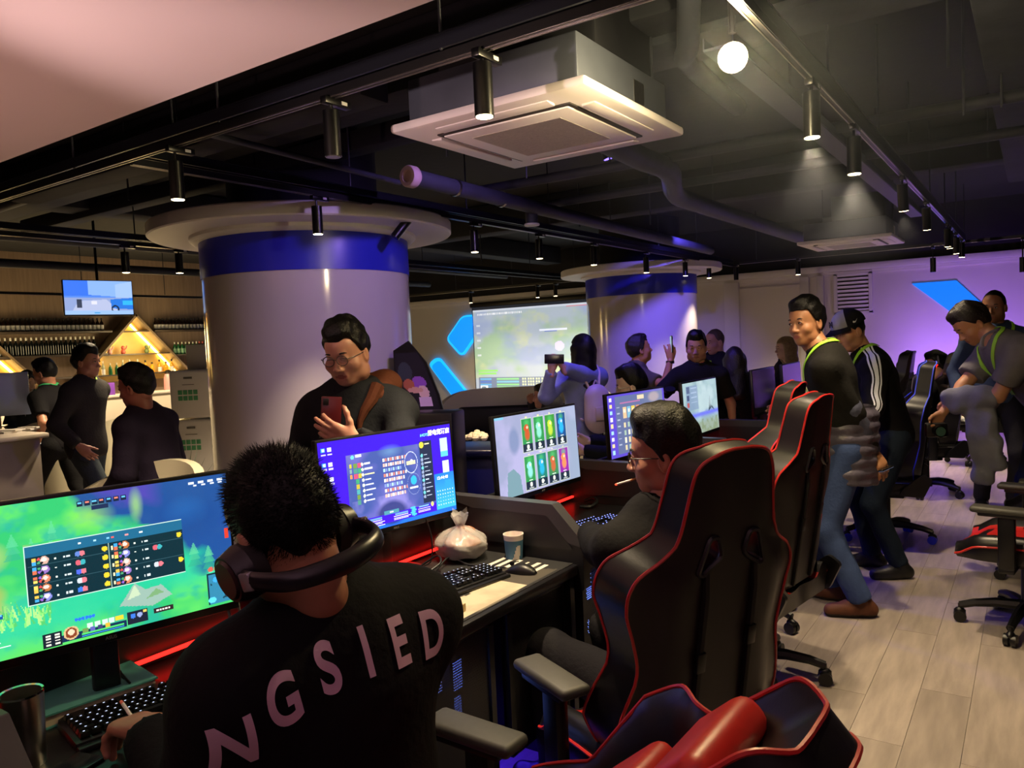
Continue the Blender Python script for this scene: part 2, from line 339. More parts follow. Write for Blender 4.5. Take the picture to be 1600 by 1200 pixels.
def spot(p, zt, label, tilt=0, az=0, on=True, power=18, col=(1, .78, .5), group='track spotlights', ang=78, L=.18, r=.034, cast=True):
    e = empty('track_spotlight', (p[0], p[1], zt), label=label, cat='spotlight', group=group)
    MB().box((0, .03, -.03), (.034, .14, .03), bev=.004).build('adapter', sbody, e); MB().box((.0175, .06, -.03), (.002, .03, .014)).build('adapter_tag', sw, e)
    zs = min(-.06, (p[2]-zt)+L); zs = -.07 if tilt else zs
    MB().cyl((0, 0, -.045), (0, 0, zs-.01), .007, n=8).build('stem', sbody, e)
    R = Euler((tilt, 0, az)).to_matrix(); d = R@Vector((0, 0, -1)); a = Vector((0, 0, zs))
    MB().cyl(a, a+d*L, r, n=20).build('body', sbody, e)
    MB().cyl(a+d*(L-.004), a+d*(L+.002), r*.86, n=20).build('lens', lens if on else lensoff, e)
    if on and cast: light('SPOT', a+d*(L+.012), power, col, e, size=.03, target=a+d*(L+1), angle=ang, blend=.7)
    return e
def rayx(u, v, x):
    r = RC@np.array([(u-800)/FPX, (600-v)/FPX, 1.0]); return Vector(np.array([0, 0, CH])+r*(x/r[0]))
def rayy(u, v, y):
    r = RC@np.array([(u-800)/FPX, (600-v)/FPX, 1.0]); return Vector(np.array([0, 0, CH])+r*(y/r[1]))
SP = 72
for k, (u, v, lb) in enumerate([(757, 180, 'black spotlight lit over the big ceiling air conditioner corner'), (521, 245, 'black spotlight with dim lens on the soffit track, second from the left'), (278, 312, 'lit black spotlight on the soffit track left of the near column collar')]):
    spot(rayy(u, v, 2.2), ZT, lb, power=105, on=(k != 1))
for u, v, lb, t in [(497, 366, 'lit spotlight in front of the near column blue band', 0), (640, 362, 'black spotlight tilted sideways beside the near column collar', 1), (742, 394, 'lit spotlight just right of the near column collar', 0), (843, 404, 'lit spotlight midway between the two columns', 0), (928, 414, 'lit spotlight above left end of the far column collar', 0), (1010, 426, 'lit spotlight in front of the far column collar centre', 0), (1071, 431, 'lit spotlight in front of the far column, right of centre', 0), (1108, 433, 'lit spotlight at the right end of the far column collar', 0)]:
    spot(rayx(u, v, -3.87), ZT, lb, tilt=-.7 if t else 0, on=not t, power=SP, az=-.6 if t else 0)
for u, v, lb, t in [(1269, 215, 'nearest lit spotlight on the right aisle track, beside the bright bulb', 0), (1335, 272, 'second lit spotlight along the right aisle track', 0), (1410, 300, 'third lit spotlight along the right aisle track', .25), (1447, 328, 'fourth lit spotlight along the right aisle track', .25), (1480, 355, 'fifth lit spotlight along the right aisle track', .25), (1502, 376, 'sixth lit spotlight along the right aisle track', .2), (1514, 388, 'seventh lit spotlight along the right aisle track', .15), (1528, 399, 'last lit spotlight on the right aisle track', 0)]:
    p = rayx(u, v, -.75); p.y = min(p.y, {1514: 10.1, 1528: 10.9}.get(u, 9.3)); p.z = max(2.3, min(p.z, 2.38)); spot(p, ZT, lb, power=58, tilt=t, az=0)
for u, v, lb in [(275, 340, 'second lit spotlight hanging just left of the near column collar'), (197, 426, 'lit spotlight hanging above the television')]:
    spot(rayx(u, v, -6.65), ZT, lb, power=150, ang=100)
for u, lb in [(735, 'dark spotlight above left edge of the projection screen'), (840, 'dark spotlight above the middle of the projection screen'), (868, 'dark tilted spotlight above the projection screen, nearest the far column')]:
    spot(rayy(u, 458, 11.6), 2.58, lb.replace('dark', 'small black'), on=True, power=75, ang=140)
for u, lb, on in [(1150, 'dark spotlight above the white wall panels right of the far column', False), (1247, 'lit spotlight above the white door beside the wall vent', True), (1458, 'dark spotlight above the blue slanted wall stripe', False), (1598, 'dark spotlight at the far right end of the purple wall', False)]:
    spot(rayy(u, 425, 11.3), 2.58, lb, on=on, power=110, ang=120)
# bright lamp with flare
bp = atz(1145, 90, 2.5); e = empty('bright_spot_lamp', (bp.x, bp.y, 2.6), label='dazzling warm lamp head aimed at the camera beside the aisle track', cat='lamp')
dv = (Vector((0, 0, CH))-bp).normalized()
MB().cyl((0, 0, .7), (0, 0, -.02), .012, n=8).build('stem', sbody, e)
MB().cyl(Vector((0, 0, -.1))-dv*.16, Vector((0, 0, -.1)), .045, .05, n=20).build('body', sbody, e)
MB().ell(Vector((0, 0, -.1)), (.04, .04, .04), n=20).build('bulb', mat('hot_bulb', '#fff0c0', .4, emit='#ffd070', es=60), e)
light('POINT', Vector((0, 0, -.1))+dv*.1, 42, (1, .8, .42), e, size=.05)
# cassette air conditioners
acw = mat('ac_panel_white', '#e6dede', .45, noise=(3, .02)); acg = mat('ac_grille_grey', '#a79f9c', .7, noise=(90, .15), bump=(250, .3)); acs = mat('ac_gap_dark', '#2b2626', .6); acb = mat('ac_casing_grey', '#5a5f6c', .5, .5, noise=(4, .2))
def cassette(x, y, z, label, rz=0):
    e = empty('ceiling_air_conditioner', (x, y, z), rz, label=label, cat='air conditioner')
    MB().box((0, 0, .02), (.96, .96, .04), bev=.014).build('panel', acw, e)
    MB().box((0, 0, -.003), (.67, .67, .008), bev=.002).build('groove', acs, e)
    MB().box((0, 0, -.006), (.63, .63, .016), bev=.006).build('grille_frame', acw, e)
    MB().box((0, 0, -.013), (.45, .45, .006)).build('grille', acg, e)
    g = MB()
    lou = MB().box((0, .385, -.002), (.56, .06, .012), rot=(.12, 0, 0), bev=.004).build('louver', acw, e)
    for k in range(1, 4): c = lou.copy(); COL.objects.link(c); c.rotation_euler = (0, 0, k*math.pi/2)
    MB().box((0, 0, .13), (.84, .84, .2), bev=.01).build('casing', acb, e)
    MB().box((.1, .1, .38), (.55, .55, .3), bev=.02).build('duct_box', mat('duct_dark', '#1b1c22', .6, .4, noise=(4, .3)), e)
    MB().box((.421, .12, .12), (.004, .1, .1)).build('service_plate', steel, e)
    for sx in (-1, 1):
        MB().cyl((sx*.38, .36, .2), (sx*.38, .36, ZC-z), .006, n=6).build('hanger_rod', greypipe, e)
    return e
cassette(-1.83, 3.0, 2.5, 'large square white cassette air conditioner hanging over the desks'); cassette(-1.72, 9.4, 2.5, 'far white cassette air conditioner below the dark ceiling, over the aisle')
# ducts and pipes
du = empty('round_duct', (-3.3, 3.75, 2.66), label='dark round air duct with pale round diffuser cap', cat='duct')
MB().cyl((0, .06, 0), (-.25, 6.2, 0), .055, n=20).build('pipe', greypipe, du); MB().lathe([(.0, .0), (.035, 0), (.04, .012), (.062, .012), (.07, .0), (.07, -.05), (.055, -.07)], n=28).build('diffuser_cap', mat('cap_beige', '#b39a90', .6), du).rotation_euler = (math.pi/2, 0, 0)
cl = MB().lathe([(.0575, -.012), (.06, -.012), (.06, .012), (.0575, .012)], n=24).build('clamp', steel, du); cl.rotation_euler = (math.pi/2, 0, 0); cl.location = (-.02, .5, 0)
c = cl.copy(); COL.objects.link(c); c.location = (-.05, 1.1, 0)
dl = empty('duct_lamp', (-3.4, 5.35, 2.52), label='small round white downlight under the dark duct between the columns', cat='lamp'); MB().cyl((0, 0, .1), (0, 0, .01), .05, n=20).build('housing', greypipe, dl); MB().lathe([(0, -.004), (.06, -.004), (.065, .004), (.06, .012), (0, .012)], n=24).build('rim', white, dl)
def pipe(pts, r, label, m=None, name='ceiling_pipe', n=12):
    p0 = Vector(pts[0]); o = MB().tube([Vector(p)-p0 for p in pts], r, n).build(name, m or greypipe); o.location = p0; return tag(o, label, 'pipe')
def smooth_path(pts, k=6):
    out = []; P = [Vector(p) for p in pts]
    for i in range(len(P)-1):
        a = P[max(i-1, 0)]; b = P[i]; c = P[i+1]; d = P[min(i+2, len(P)-1)]
        for j in range(k):
            t = j/k; out.append(.5*((2*b)+(c-a)*t+(2*a-5*b+4*c-d)*t*t+(3*b-a-3*c+d)*t**3))
    return out+[P[-1]]
pipe(smooth_path([(-2.05, 3.9, 2.72), (-2.1, 4.6, 2.72), (-2.12, 5.15, 2.72), (-2.38, 5.9, 2.7), (-2.42, 6.6, 2.7), (-2.45, 10.2, 2.72)]), .075, 'grey insulated pipe with an S bend running to the far air conditioner')
pipe([(-3.6, 4.95, 2.78), (1.5, 5.1, 2.78)], .035, 'thin horizontal grey pipe across the ceiling, nearer of two by the aisle track')
pipe([(-3.6, 5.9, 2.78), (1.5, 6.05, 2.78)], .035, 'horizontal grey pipe across the ceiling, farther of two by the aisle track')
pipe([(-3.45, 2.3, 2.7), (-3.6, 4.0, 2.7)], .018, 'thin pipe slanting behind the soffit track to the round duct cap')
pipe([(-4.5, 2.9, 2.9), (-7.5, 3.0, 2.9)], .05, 'dark horizontal pipe high above the near column')
pipe([(-9.5, 2.5, 2.7), (-9.3, 11.0, 2.7)], .05, 'dark ceiling pipe running behind the near column')
pipe([(-7.8, 2.5, 2.75), (-7.9, 11.5, 2.75)], .04, 'dark ceiling pipe over the lounge, right of the bar')
pipe(smooth_path([(-1.0, 2.7, 3.0), (-1.25, 3.3, 2.85), (-1.4, 3.7, 2.9), (-1.45, 4.6, 2.9)]), .05, 'dark flexible hose behind the dazzling lamp')
for k, (x, y) in enumerate([(-2.7, 3.4), (-2.95, 4.6), (-2.55, 5.1), (-3.0, 6.8), (-2.6, 7.4), (-.35, 4.4), (-.3, 4.6), (-.15, 5.0), (-.3, 7.0), (-4.6, 3.0), (-5.4, 3.1), (-4.2, 7.6), (-5.8, 7.9), (-7.2, 6.4), (-8.6, 6.0), (-8.8, 8.2)]):
    o = MB().cyl((0, 0, 0), (0, 0, ZC-2.62-.1*(k % 3)), .007, n=6).build('hanger_rod', greypipe); o.location = (x, y, 2.62+.1*(k % 3)); tag(o, 'thin steel hanger rod dropping from the dark ceiling', 'rod', 'loose hanger rods under the ceiling')
ft = empty('cable_tray', (-1.05, 3.2, 2.72), label='flat pale cable tray beside the right aisle track', cat='cable tray'); MB().box((0, 3.0, 0), (.12, 6.2, .012)).box((-.06, 3.0, .025), (.006, 6.2, .05)).box((.06, 3.0, .025), (.006, 6.2, .05)).build('tray', mat('tray_grey', '#4a5060', .5, .5), ft)
for k, (y, dx) in enumerate([(4.2, .0), (6.8, 0)]): MB().cyl((dx, y-3.2, .0), (dx, y-3.2, ZC-2.72), .006, n=6).build('hanger_rod', greypipe, ft)
# ------------------------------------------------------------------ bar
shelfm = mat('shelf_dark_wood', '#3a3028', .5, noise=(6, .2)); ledw = mat('warm_led', '#ffd070', .4, emit='#ffcf6a', es=9); nichem = mat('niche_back', '#caa860', .5, noise=(4, .1))
BX = -13.0
def shelf(y0, y1, z, label, d=.3):
    e = MB().box((0, 0, -.015), (d, y1-y0, .03), bev=.003).build('wall_shelf', shelfm); e.location = (BX+d/2, (y0+y1)/2, z); return tag(e, label, 'shelf')
shelf(4.2, 6.85, 2.06, 'upper dark wooden shelf left of the lit triangle niche'); shelf(4.2, 6.75, 1.69, 'lower dark wooden shelf left of the lit triangle niche')
shelf(7.6, 9.3, 2.06, 'upper dark wooden shelf right of the lit triangle niche'); shelf(7.95, 9.3, 1.62, 'lower dark wooden shelf right of the lit triangle niche')
shelf(4.2, 6.4, 1.33, 'lowest wooden shelf left of the lit triangle niche'); shelf(8.3, 9.6, 1.28, 'lowest wooden shelf right of the lit triangle niche')
def bottle_mesh(name, h, r, glass, labelm, capm, kind=0):
    b = MB(); nr = r*.36
    b.lathe([(0, 0), (r*.95, 0), (r, .01), (r, h*.12)], n=10, mi=0); b.lathe([(r, h*.12), (r*1.03, h*.12), (r*1.03, h*.46), (r, h*.46)], n=10, mi=1)
    b.lathe([(r, h*.46), (r, h*.58), (r*.8, h*.68), (nr, h*.76), (nr, h*.86)], n=10, mi=0); b.lathe([(nr, h*.84), (nr*1.2, h*.84), (nr*1.2, h), (0, h)], n=10, mi=2)
    o = b.build(name, [glass, labelm, capm]); return o
gl_br = mat('brown_glass', '#1a0d08', .12); gl_bk = mat('dark_glass', '#0a0f12', .12); gl_gr = mat('green_glass', '#1f5a35', .12); gl_am = mat('amber_spirit', '#c08018', .15, emit='#d89020', es=.25); gl_cl = mat('clear_glass', '#b8c4b0', .08, trans=.5); gl_pk = mat('pink_bottle', '#d89aa0', .3)
lb_w = mat('paper_label_white', '#d8d6d8', .6); lb_r = mat('paper_label_red', '#b03a34', .6); lb_g = mat('paper_label_green', '#8fc0a0', .6); cp_b = mat('cap_black', '#18120e', .4); cp_w = mat('cap_silver', '#cfcac0', .35, .3); cp_r = mat('cap_red', '#c24a40', .4)
def bottle_row(proto, y0, y1, n, z, label, group, dx=.12):
    for i in range(n):
        o = proto if i == 0 else dup(proto)
        o.location = (BX+dx, y0+(y1-y0)*i/(n-1), z); tag(o, label, 'bottle', group)
bottle_row(bottle_mesh('beer_bottle', .215, .03, gl_br, lb_w, cp_b), 4.95, 6.77, 28, 2.06, 'dark brown bottle with white oval label on the upper left bar shelf', 'brown bottles on the upper left bar shelf')
bottle_row(bottle_mesh('wine_bottle', .28, .033, gl_bk, gl_bk, cp_w), 5.0, 6.62, 23, 1.69, 'dark bottle with silver neck on the lower left bar shelf', 'silver-necked bottles on the lower left bar shelf')
bottle_row(bottle_mesh('beer_bottle', .215, .03, gl_br, lb_w, cp_b), 7.72, 9.1, 21, 2.06, 'dark brown bottle with white label on the upper right bar shelf', 'brown bottles on the upper right bar shelf')
bottle_row(bottle_mesh('soda_bottle', .22, .032, gl_gr, lb_g, cp_w), 8.06, 8.5, 7, 1.62, 'green bottle with pale label on the lower right bar shelf', 'green bottles on the lower right bar shelf')
bottle_row(bottle_mesh('soda_bottle', .22, .032, gl_bk, lb_w, cp_r), 8.56, 9.1, 9, 1.62, 'dark bottle with red top on the lower right bar shelf', 'red-topped bottles on the lower right bar shelf')
def niche(apex, left, right, label, mirror=False):
    (ya, za), (yl, zl), (yr, zr) = apex, left, right
    e = empty('triangle_niche', (BX, ya, zr), label=label, cat='shelf niche')
    L = lambda y, z, x=0: Vector((x, y-ya, z-zr))
    MB().add([L(ya, za, .01), L(yl, zl, .01), L(yr, zr, .01)], [(0, 1, 2)]).build('back_panel', nichem, e)
    for nm, (y1, z1) in (('side_board', (yr, zr)), ('side_board', (yl, zl))):
        d = Vector((0, y1-ya, z1-za)); Ln = d.length; a = math.atan2(d.z, d.y)
        c = L((ya+y1)/2, (za+z1)/2, .16)
        MB().box(c, (.32, Ln+.05, .035), rot=(a, 0, 0)).build(nm, mat('niche_board', '#6a5844', .5, noise=(5, .2)), e)
        inn = c+Vector((0, (0 if False else -.0), 0)); off = Vector((0, -.06 if y1 > ya else .06, -.05))
        MB().box(L((ya+y1)/2, (za+z1)/2, .04)+off, (.02, Ln*.92, .03), rot=(a, 0, 0)).build('led_strip', ledw, e)
    lt = [(za-.27, 2.04), (za-.66, 1.65), (za-1.0, 1.3)]
    for zz, _ in lt:
        t = (za-zz)/(za-zr); y0 = ya+(yl-ya)*(za-zz)/(za-zl); y1 = ya+(yr-ya)*t
        MB().box(L((y0+y1)/2, zz, .15), (.28, abs(y1-y0)-.04, .02)).build('niche_shelf', shelfm, e)
    return e
niche((7.27, 2.31), (6.2, 1.2), (8.3, 1.2), 'lit wooden triangle shelf niche glowing yellow behind the bar')
niche((4.7, 2.31), (3.6, 1.2), (5.72, 1.2), 'lit triangle shelf niche at the left edge, behind the suited receptionist')
k = 0
cm = [('spirit_bottle', .24, .035, gl_am, lb_w, cp_b, 'amber'), ('spirit_bottle', .22, .03, gl_gr, gl_gr, cp_w, 'green'), ('spirit_bottle', .26, .03, gl_cl, lb_w, cp_w, 'clear'), ('spirit_bottle', .2, .04, gl_am, gl_am, cp_b, 'squat amber')]
protos = [bottle_mesh(*c[:6]) for c in cm]
used = set()
for y, z, t in [(6.6, 1.3, 2), (6.72, 1.3, 2), (6.84, 1.3, 1), (6.95, 1.3, 1), (7.06, 1.3, 2), (7.18, 1.3, 2), (7.32, 1.3, 2), (7.46, 1.3, 0), (7.58, 1.3, 3), (7.72, 1.3, 0), (7.84, 1.3, 3), (7.95, 1.3, 0), (8.38, 1.28, 3), (8.5, 1.28, 0)]:
    o = protos[t] if t not in used else dup(protos[t]); used.add(t); o.location = (BX+.16, y, z); tag(o, '%s spirit bottle standing on the glowing triangle niche shelf' % cm[t][6], 'bottle', '%s bottles in the lit niche' % cm[t][6])
for y, c, lb in [(6.85, '#d8a0a0', 'pale pink figurine in the lit niche'), (7.08, '#c05a50', 'reddish figurine beside the pink one in the lit niche'), (7.5, '#5a6a40', 'green figurine at the right of the lit niche')]:
    o = MB().ell((0, 0, .05), (.04, .04, .05)).ell((0, 0, .12), (.03, .03, .035)).tube([(0, 0, .06), (0, .05, .1), (0, .07, .15)], .012).build('figurine', mat('fig'+c[1:], c, .5)); o.location = (BX+.16, y, 1.65); tag(o, lb, 'figurine')
# back counter with flask, jars, gift boxes
bc = empty('back_bar_counter', (BX+.35, 7.0, 0), label='pale lit back bar counter under the triangle niche', cat='counter')
MB().box((0, 0, .48), (.55, 6, .96), bev=.01).build('body', mat('counter_cream', '#cfc4b0', .4), bc); MB().box((0, 0, .98), (.6, 6.05, .04), bev=.006).build('top', mat('counter_top', '#d8cfc0', .3), bc)
o = MB().lathe([(0, 0), (.075, 0), (.08, .02), (.075, .2), (.055, .27), (.05, .28)], n=16).lathe([(.05, .28), (.052, .33), (.03, .35), (0, .35)], n=16, mi=1).build('vacuum_flask', [gl_pk, cp_b]); o.location = (BX+.35, 7.75, 1.0); tag(o, 'pale pink vacuum flask with black lid on the back bar counter', 'flask')
o = MB().lathe([(0, 0), (.07, 0), (.075, .1), (.05, .16), (.06, .2), (.055, .26), (0, .27)], n=14).build('orange_jar', mat('orange_jar', '#c8742a', .25)); o.location = (BX+.35, 8.15, 1.0); tag(o, 'orange glass jar at the right of the pink flask', 'jar')
for y, c, s, lb in [(6.55, '#7a3fb0', (.12, .26, .2), 'purple gift box on the back bar counter'), (6.4, '#4f86c8', (.12, .2, .28), 'blue box behind the purple gift box')]:
    b = empty('gift_box', (BX+.5-(.13 if c == '#4f86c8' else 0), y, 1.0), label=lb, cat='box'); MB().box((0, 0, s[2]/2), s, bev=.004).build('carton', mat('gift'+c[1:], c, .5), b); MB().box((.0, 0, s[2]/2), (s[0]+.004, .02, s[2]+.004)).build('ribbon', mat('ribbon', '#3a1c60', .4), b)
light('POINT', (BX+.7, 7.3, 1.75), 25, (1, .75, .35), size=.3, name='niche_glow'); light('POINT', (BX+.7, 4.8, 1.75), 18, (1, .75, .35), size=.3, name='niche_glow')
# television
tv = empty('hanging_television', at(157, 491, 8.6), math.radians(78), label='television hung from the ceiling showing a pale blue room picture', cat='television')
MB().box((0, .02, .18), (.72, .03, .4), bev=.006).build('case', black, tv); MB().cyl((0, .03, .3), (0, .03, ZC-tv.location.z), .015, n=8).build('hanging_pole', blackm, tv)
im = Img(110, 60, '#5a8ef0'); im.rect(0, 0, 1, .45, '#3f78ef'); im.poly([(.35, 0), (1, 0), (1, .5), (.35, .42)], '#8db6f7'); im.poly([(.75, .1), (1, 0), (1, .6), (.75, .55)], '#a5c4f8'); im.rect(0, .5, 1, .9, '#93a6d8'); im.poly([(.2, .6), (.6, .55), (.8, .9), (.1, .9)], '#b9c2e4')
im.rect(.17, .55, .25, .8, '#3a4258'); im.rect(.38, .6, .46, .7, '#e4e4f4'); im.poly([(.66, .55), (1, .5), (1, .85), (.68, .82)], '#2f7ae0'); im.rect(.85, .58, 1, .72, '#39b8ff'); im.ring(.73, .84, .06, .12, .4, '#20304a'); im.rect(0, .88, 1, 1, '#9ec2f4'); im.rect(.42, .93, .5, .97, '#3fa0e0')
im.mesh('picture', .7, .375, colmat('tv_image', .6, .4, False), tv, lambda u, v: Vector((u, .003, .185+v)))
# stacked white purifier units with sign board on top
d0 = atz(313, 577, 1.43); d0 = at(312, 577, 9.3)
wd = empty('water_purifier', (d0.x, d0.y, 0), math.radians(35), label='tall white double water purifier unit with green label beside the near column', cat='water purifier')
zt = d0.z
for i, (z0, z1) in enumerate(((zt-.57, zt), (0, zt-.59))):
    MB().box((0, 0, (z0+z1)/2), (.55, .5, z1-z0), bev=.03, seg=4).build('cabinet_door' if i == 0 else 'lower_cabinet', mat('purifier_white', '#d9d6d0', .3), wd)
    MB().box((-.05, -.252, z1-.09), (.1, .01, .025), bev=.003).build('badge', mat('badge_grey', '#6a675f', .4), wd)
    g = mat('green_label', '#4f9a6a', .5)
    for r in range(2):
        for q in range(4): MB().box((-.15+q*.06, -.252, z1-.26-r*.07), (.05, .006, .055), bev=.002).build('label_tile', g, wd)
    MB().box((-.05, -.251, z1-.17), (.14, .002, .008)).build('label_line', MATS['badge_grey'], wd)
MB().box((.24, -.252, zt-.45), (.014, .01, .014)).build('tap_button', black, wd)
sb = MB().box((0, 0, .15), (.27, .02, .3), rot=(.06, 0, 0), bev=.003).build('sign_board', mat('sign_paper', '#c8c4bd', .6)); sb.location = (d0.x-.02, d0.y, zt); sb.rotation_euler = (0, 0, math.radians(35)); tag(sb, 'blank white board standing on top of the water purifier', 'sign')
# reception counter + computer + papers
rc = empty('reception_counter', (-7.35, 1.75, 0), label='grey marble reception counter at the left edge', cat='counter')
mb = mat('grey_marble', '#8f857d', .3, noise=(2.2, .28), bump=(6, .05))
MB().box((0, 0, .48), (1.1, 2.5, .96), bev=.01).build('body', mb, rc); MB().box((0, 0, .98), (1.2, 2.6, .04), bev=.008).build('worktop', mat('pale_stone', '#b8aea2', .25), rc)
ic = empty('desktop_computer', at(-8, 683, 7.1), math.radians(60), label='silver all-in-one computer on the marble reception counter', cat='computer'); ic.location.z = 1.0
MB().box((0, 0, .3), (.6, .02, .4), bev=.006).build('display', mat('silver_back', '#9fb0d8', .3, .3), ic); MB().box((0, .06, .06), (.1, .02, .16)).box((0, .06, .005), (.18, .16, .01)).build('stand', steel, ic)
for i, (u, v) in enumerate([(12, 676), (45, 671)]):
    o = MB().box((0, 0, .008), (.2, .14, .016), rot=(0, 0, .3*i)).box((.01, .02, .02), (.18, .12, .01), rot=(0, 0, .5)).build('paper_stack', mat('paper_grey', '#bdb7b0', .7)); o.location = atz(u, v, 1.0); tag(o, ['loose papers on the counter by the computer', 'papers near the receptionist hands on the counter'][i], 'papers')
# lounge tub chairs
tubw = mat('white_shell', '#d6cfb4', .28, coat=.3); cush = mat('black_cushion', '#0f0e10', .55)
def tub(x, y, rz, label, s=1):
    e = empty('tub_chair', (x, y, 0), rz, label=label, cat='armchair'); e.scale = (s, s, s)
    b = MB(); N = 28; prof = []
    vs = []; fs = []; R = 11
    for j in range(R):
        for i in range(N+1):
            a = math.radians(-25)+math.radians(230)*i/N; hgt = .38+.42*math.sin(max(0, min(1, i/N))*math.pi)**.8
            t = j/(R-1); r = .34+.08*math.sin(t*math.pi*.5); z = .2+(hgt-.0)*t
            vs.append(((r)*math.cos(a), (r)*math.sin(a), z))
    for j in range(R-1):
        for i in range(N): fs.append((j*(N+1)+i, j*(N+1)+i+1, (j+1)*(N+1)+i+1, (j+1)*(N+1)+i))
    o = MB().add(vs, fs).build('shell', tubw, e); md = o.modifiers.new('s', 'SOLIDIFY'); md.thickness = .05; md.offset = 1
    MB().lathe([(0, .12), (.3, .12), (.38, .22), (.36, .28), (0, .28)], n=28).build('base_shell', tubw, e)
    MB().lathe([(0, .28), (.3, .28), (.33, .32), (.31, .4), (.2, .43), (0, .44)], n=28).build('cushion', cush, e)
    MB().cyl((0, 0, .02), (0, 0, .14), .04).lathe([(0, 0), (.24, 0), (.24, .02), (0, .03)], n=24).build('pedestal', chrome, e)
    return e
_t = at(165, 735, 3.95); tub(_t.x, _t.y, math.radians(10), 'white tub armchair with black cushion behind the big game monitor'); _t = at(118, 700, 8.1); tub(_t.x, _t.y, math.radians(-140), 'white tub armchair behind the two men walking past the counter'); _t = at(196, 700, 8.3); tub(_t.x, _t.y, math.radians(-100), 'white tub armchair between the walking man and the purple-jacketed man')
# plant
pl = empty('potted_plant', (-5.35, 3.35, 0), label='spiky green potted plant at the foot of the near column', cat='plant')
MB().lathe([(0, 0), (.12, 0), (.16, .3), (.15, .32), (.13, .3), (0, .29)], n=20).build('pot', white, pl)
lf = mat('leaf_green', '#2f5a2a', .45, noise=(8, .3))
for i in range(34):
    a = random.random()*6.28; sp = .12+.28*random.random(); h = .32+.32*random.random(); pts = []; b = MB(); P = []
    for t in np.linspace(0, 1, 6):
        P.append(Vector((math.cos(a)*sp*t**1.6, math.sin(a)*sp*t**1.6, .3+h*t-.12*t*t*sp*2)))
    sd = Vector((-math.sin(a), math.cos(a), 0)); vs = []
    for q, p in enumerate(P): wv = .014*(1-q/5.2); vs += [p-sd*wv, p+sd*wv]
    b.add(vs, [(2*q, 2*q+1, 2*q+3, 2*q+2) for q in range(5)]).build('leaf', lf, pl)
# lounge sofa by the projection screen, with table, flowers, bottle
so = empty('curved_sofa', (-5.35, 8.1, 0), math.radians(30), label='white curved sofa with black seat pads below the projection screen', cat='sofa')
vs = []; fs = []; N = 40; R = 9
for j in range(R):
    for i in range(N+1):
        u = -1+2*i/N; x = 1.15*u; hh = .98*(1-abs(u)**8*.3); t = j/(R-1); y = .4-.55*abs(u)**4; vs.append((x, y+.05*t, .1+(hh-.1)*t))
for j in range(R-1):
    for i in range(N): fs.append((j*(N+1)+i, j*(N+1)+i+1, (j+1)*(N+1)+i+1, (j+1)*(N+1)+i))
o = MB().add(vs, fs).build('shell', tubw, so); md = o.modifiers.new('s', 'SOLIDIFY'); md.thickness = .08; md.offset = 1
MB().box((0, .27, .58), (1.9, .1, .34), bev=.045, seg=3).build('back_cushion', cush, so); MB().box((0, .0, .36), (2.0, .6, .14), bev=.05, seg=3).build('seat_cushion', cush, so); MB().box((0, 0, .16), (2.0, .65, .28), bev=.04).build('base', tubw, so)
t = at(748, 690, 7.2); ct = empty('coffee_table', (t.x, t.y, 0), label='dark low round coffee table holding flowers near the sofa', cat='table'); MB().lathe([(0, .5), (.34, .5), (.36, .52), (.34, .55), (0, .55)], n=28).build('table_top', mat('table_dark', '#2a2320', .35), ct); MB().cyl((0, 0, 0), (0, 0, .5), .05).lathe([(0, 0), (.2, 0), (.2, .02), (0, .03)], n=20).build('pedestal', blackm, ct)
fv = empty('flower_vase', (t.x-.03, t.y+.02, .55), label='glass vase of cream flowers on the coffee table', cat='vase'); MB().lathe([(0, 0), (.05, 0), (.06, .08), (.045, .14)], n=16).build('vase', gl_cl, fv)
for i in range(14):
    a = i*2.4; r = .018*math.sqrt(i); MB().ell((r*math.cos(a)*1.5, r*math.sin(a)*1.5, .19-r*.7), (.035, .035, .03), n=8).build('blossom', mat('cream_petal', '#e4d8b0', .6), fv)
o = MB().lathe([(0, 0), (.03, 0), (.032, .13), (.014, .18), (.014, .2)], n=12).lathe([(.016, .2), (.016, .225), (0, .225)], n=12, mi=1).build('water_bottle', [gl_cl, cp_r]); o.location = (t.x+.17, t.y+.12, .55); tag(o, 'clear water bottle with red cap beside the flower vase', 'bottle')
o = MB().box((0, 0, .11), (.02, .14, .22), bev=.002).build('leaflet_stand', mat('purple_leaflet', '#4a2a58', .5, noise=(20, .5))); o.location = (t.x-.2, t.y-.02, .55); o.rotation_euler = (0, 0, .6); tag(o, 'small dark purple leaflet card left of the flowers', 'card')
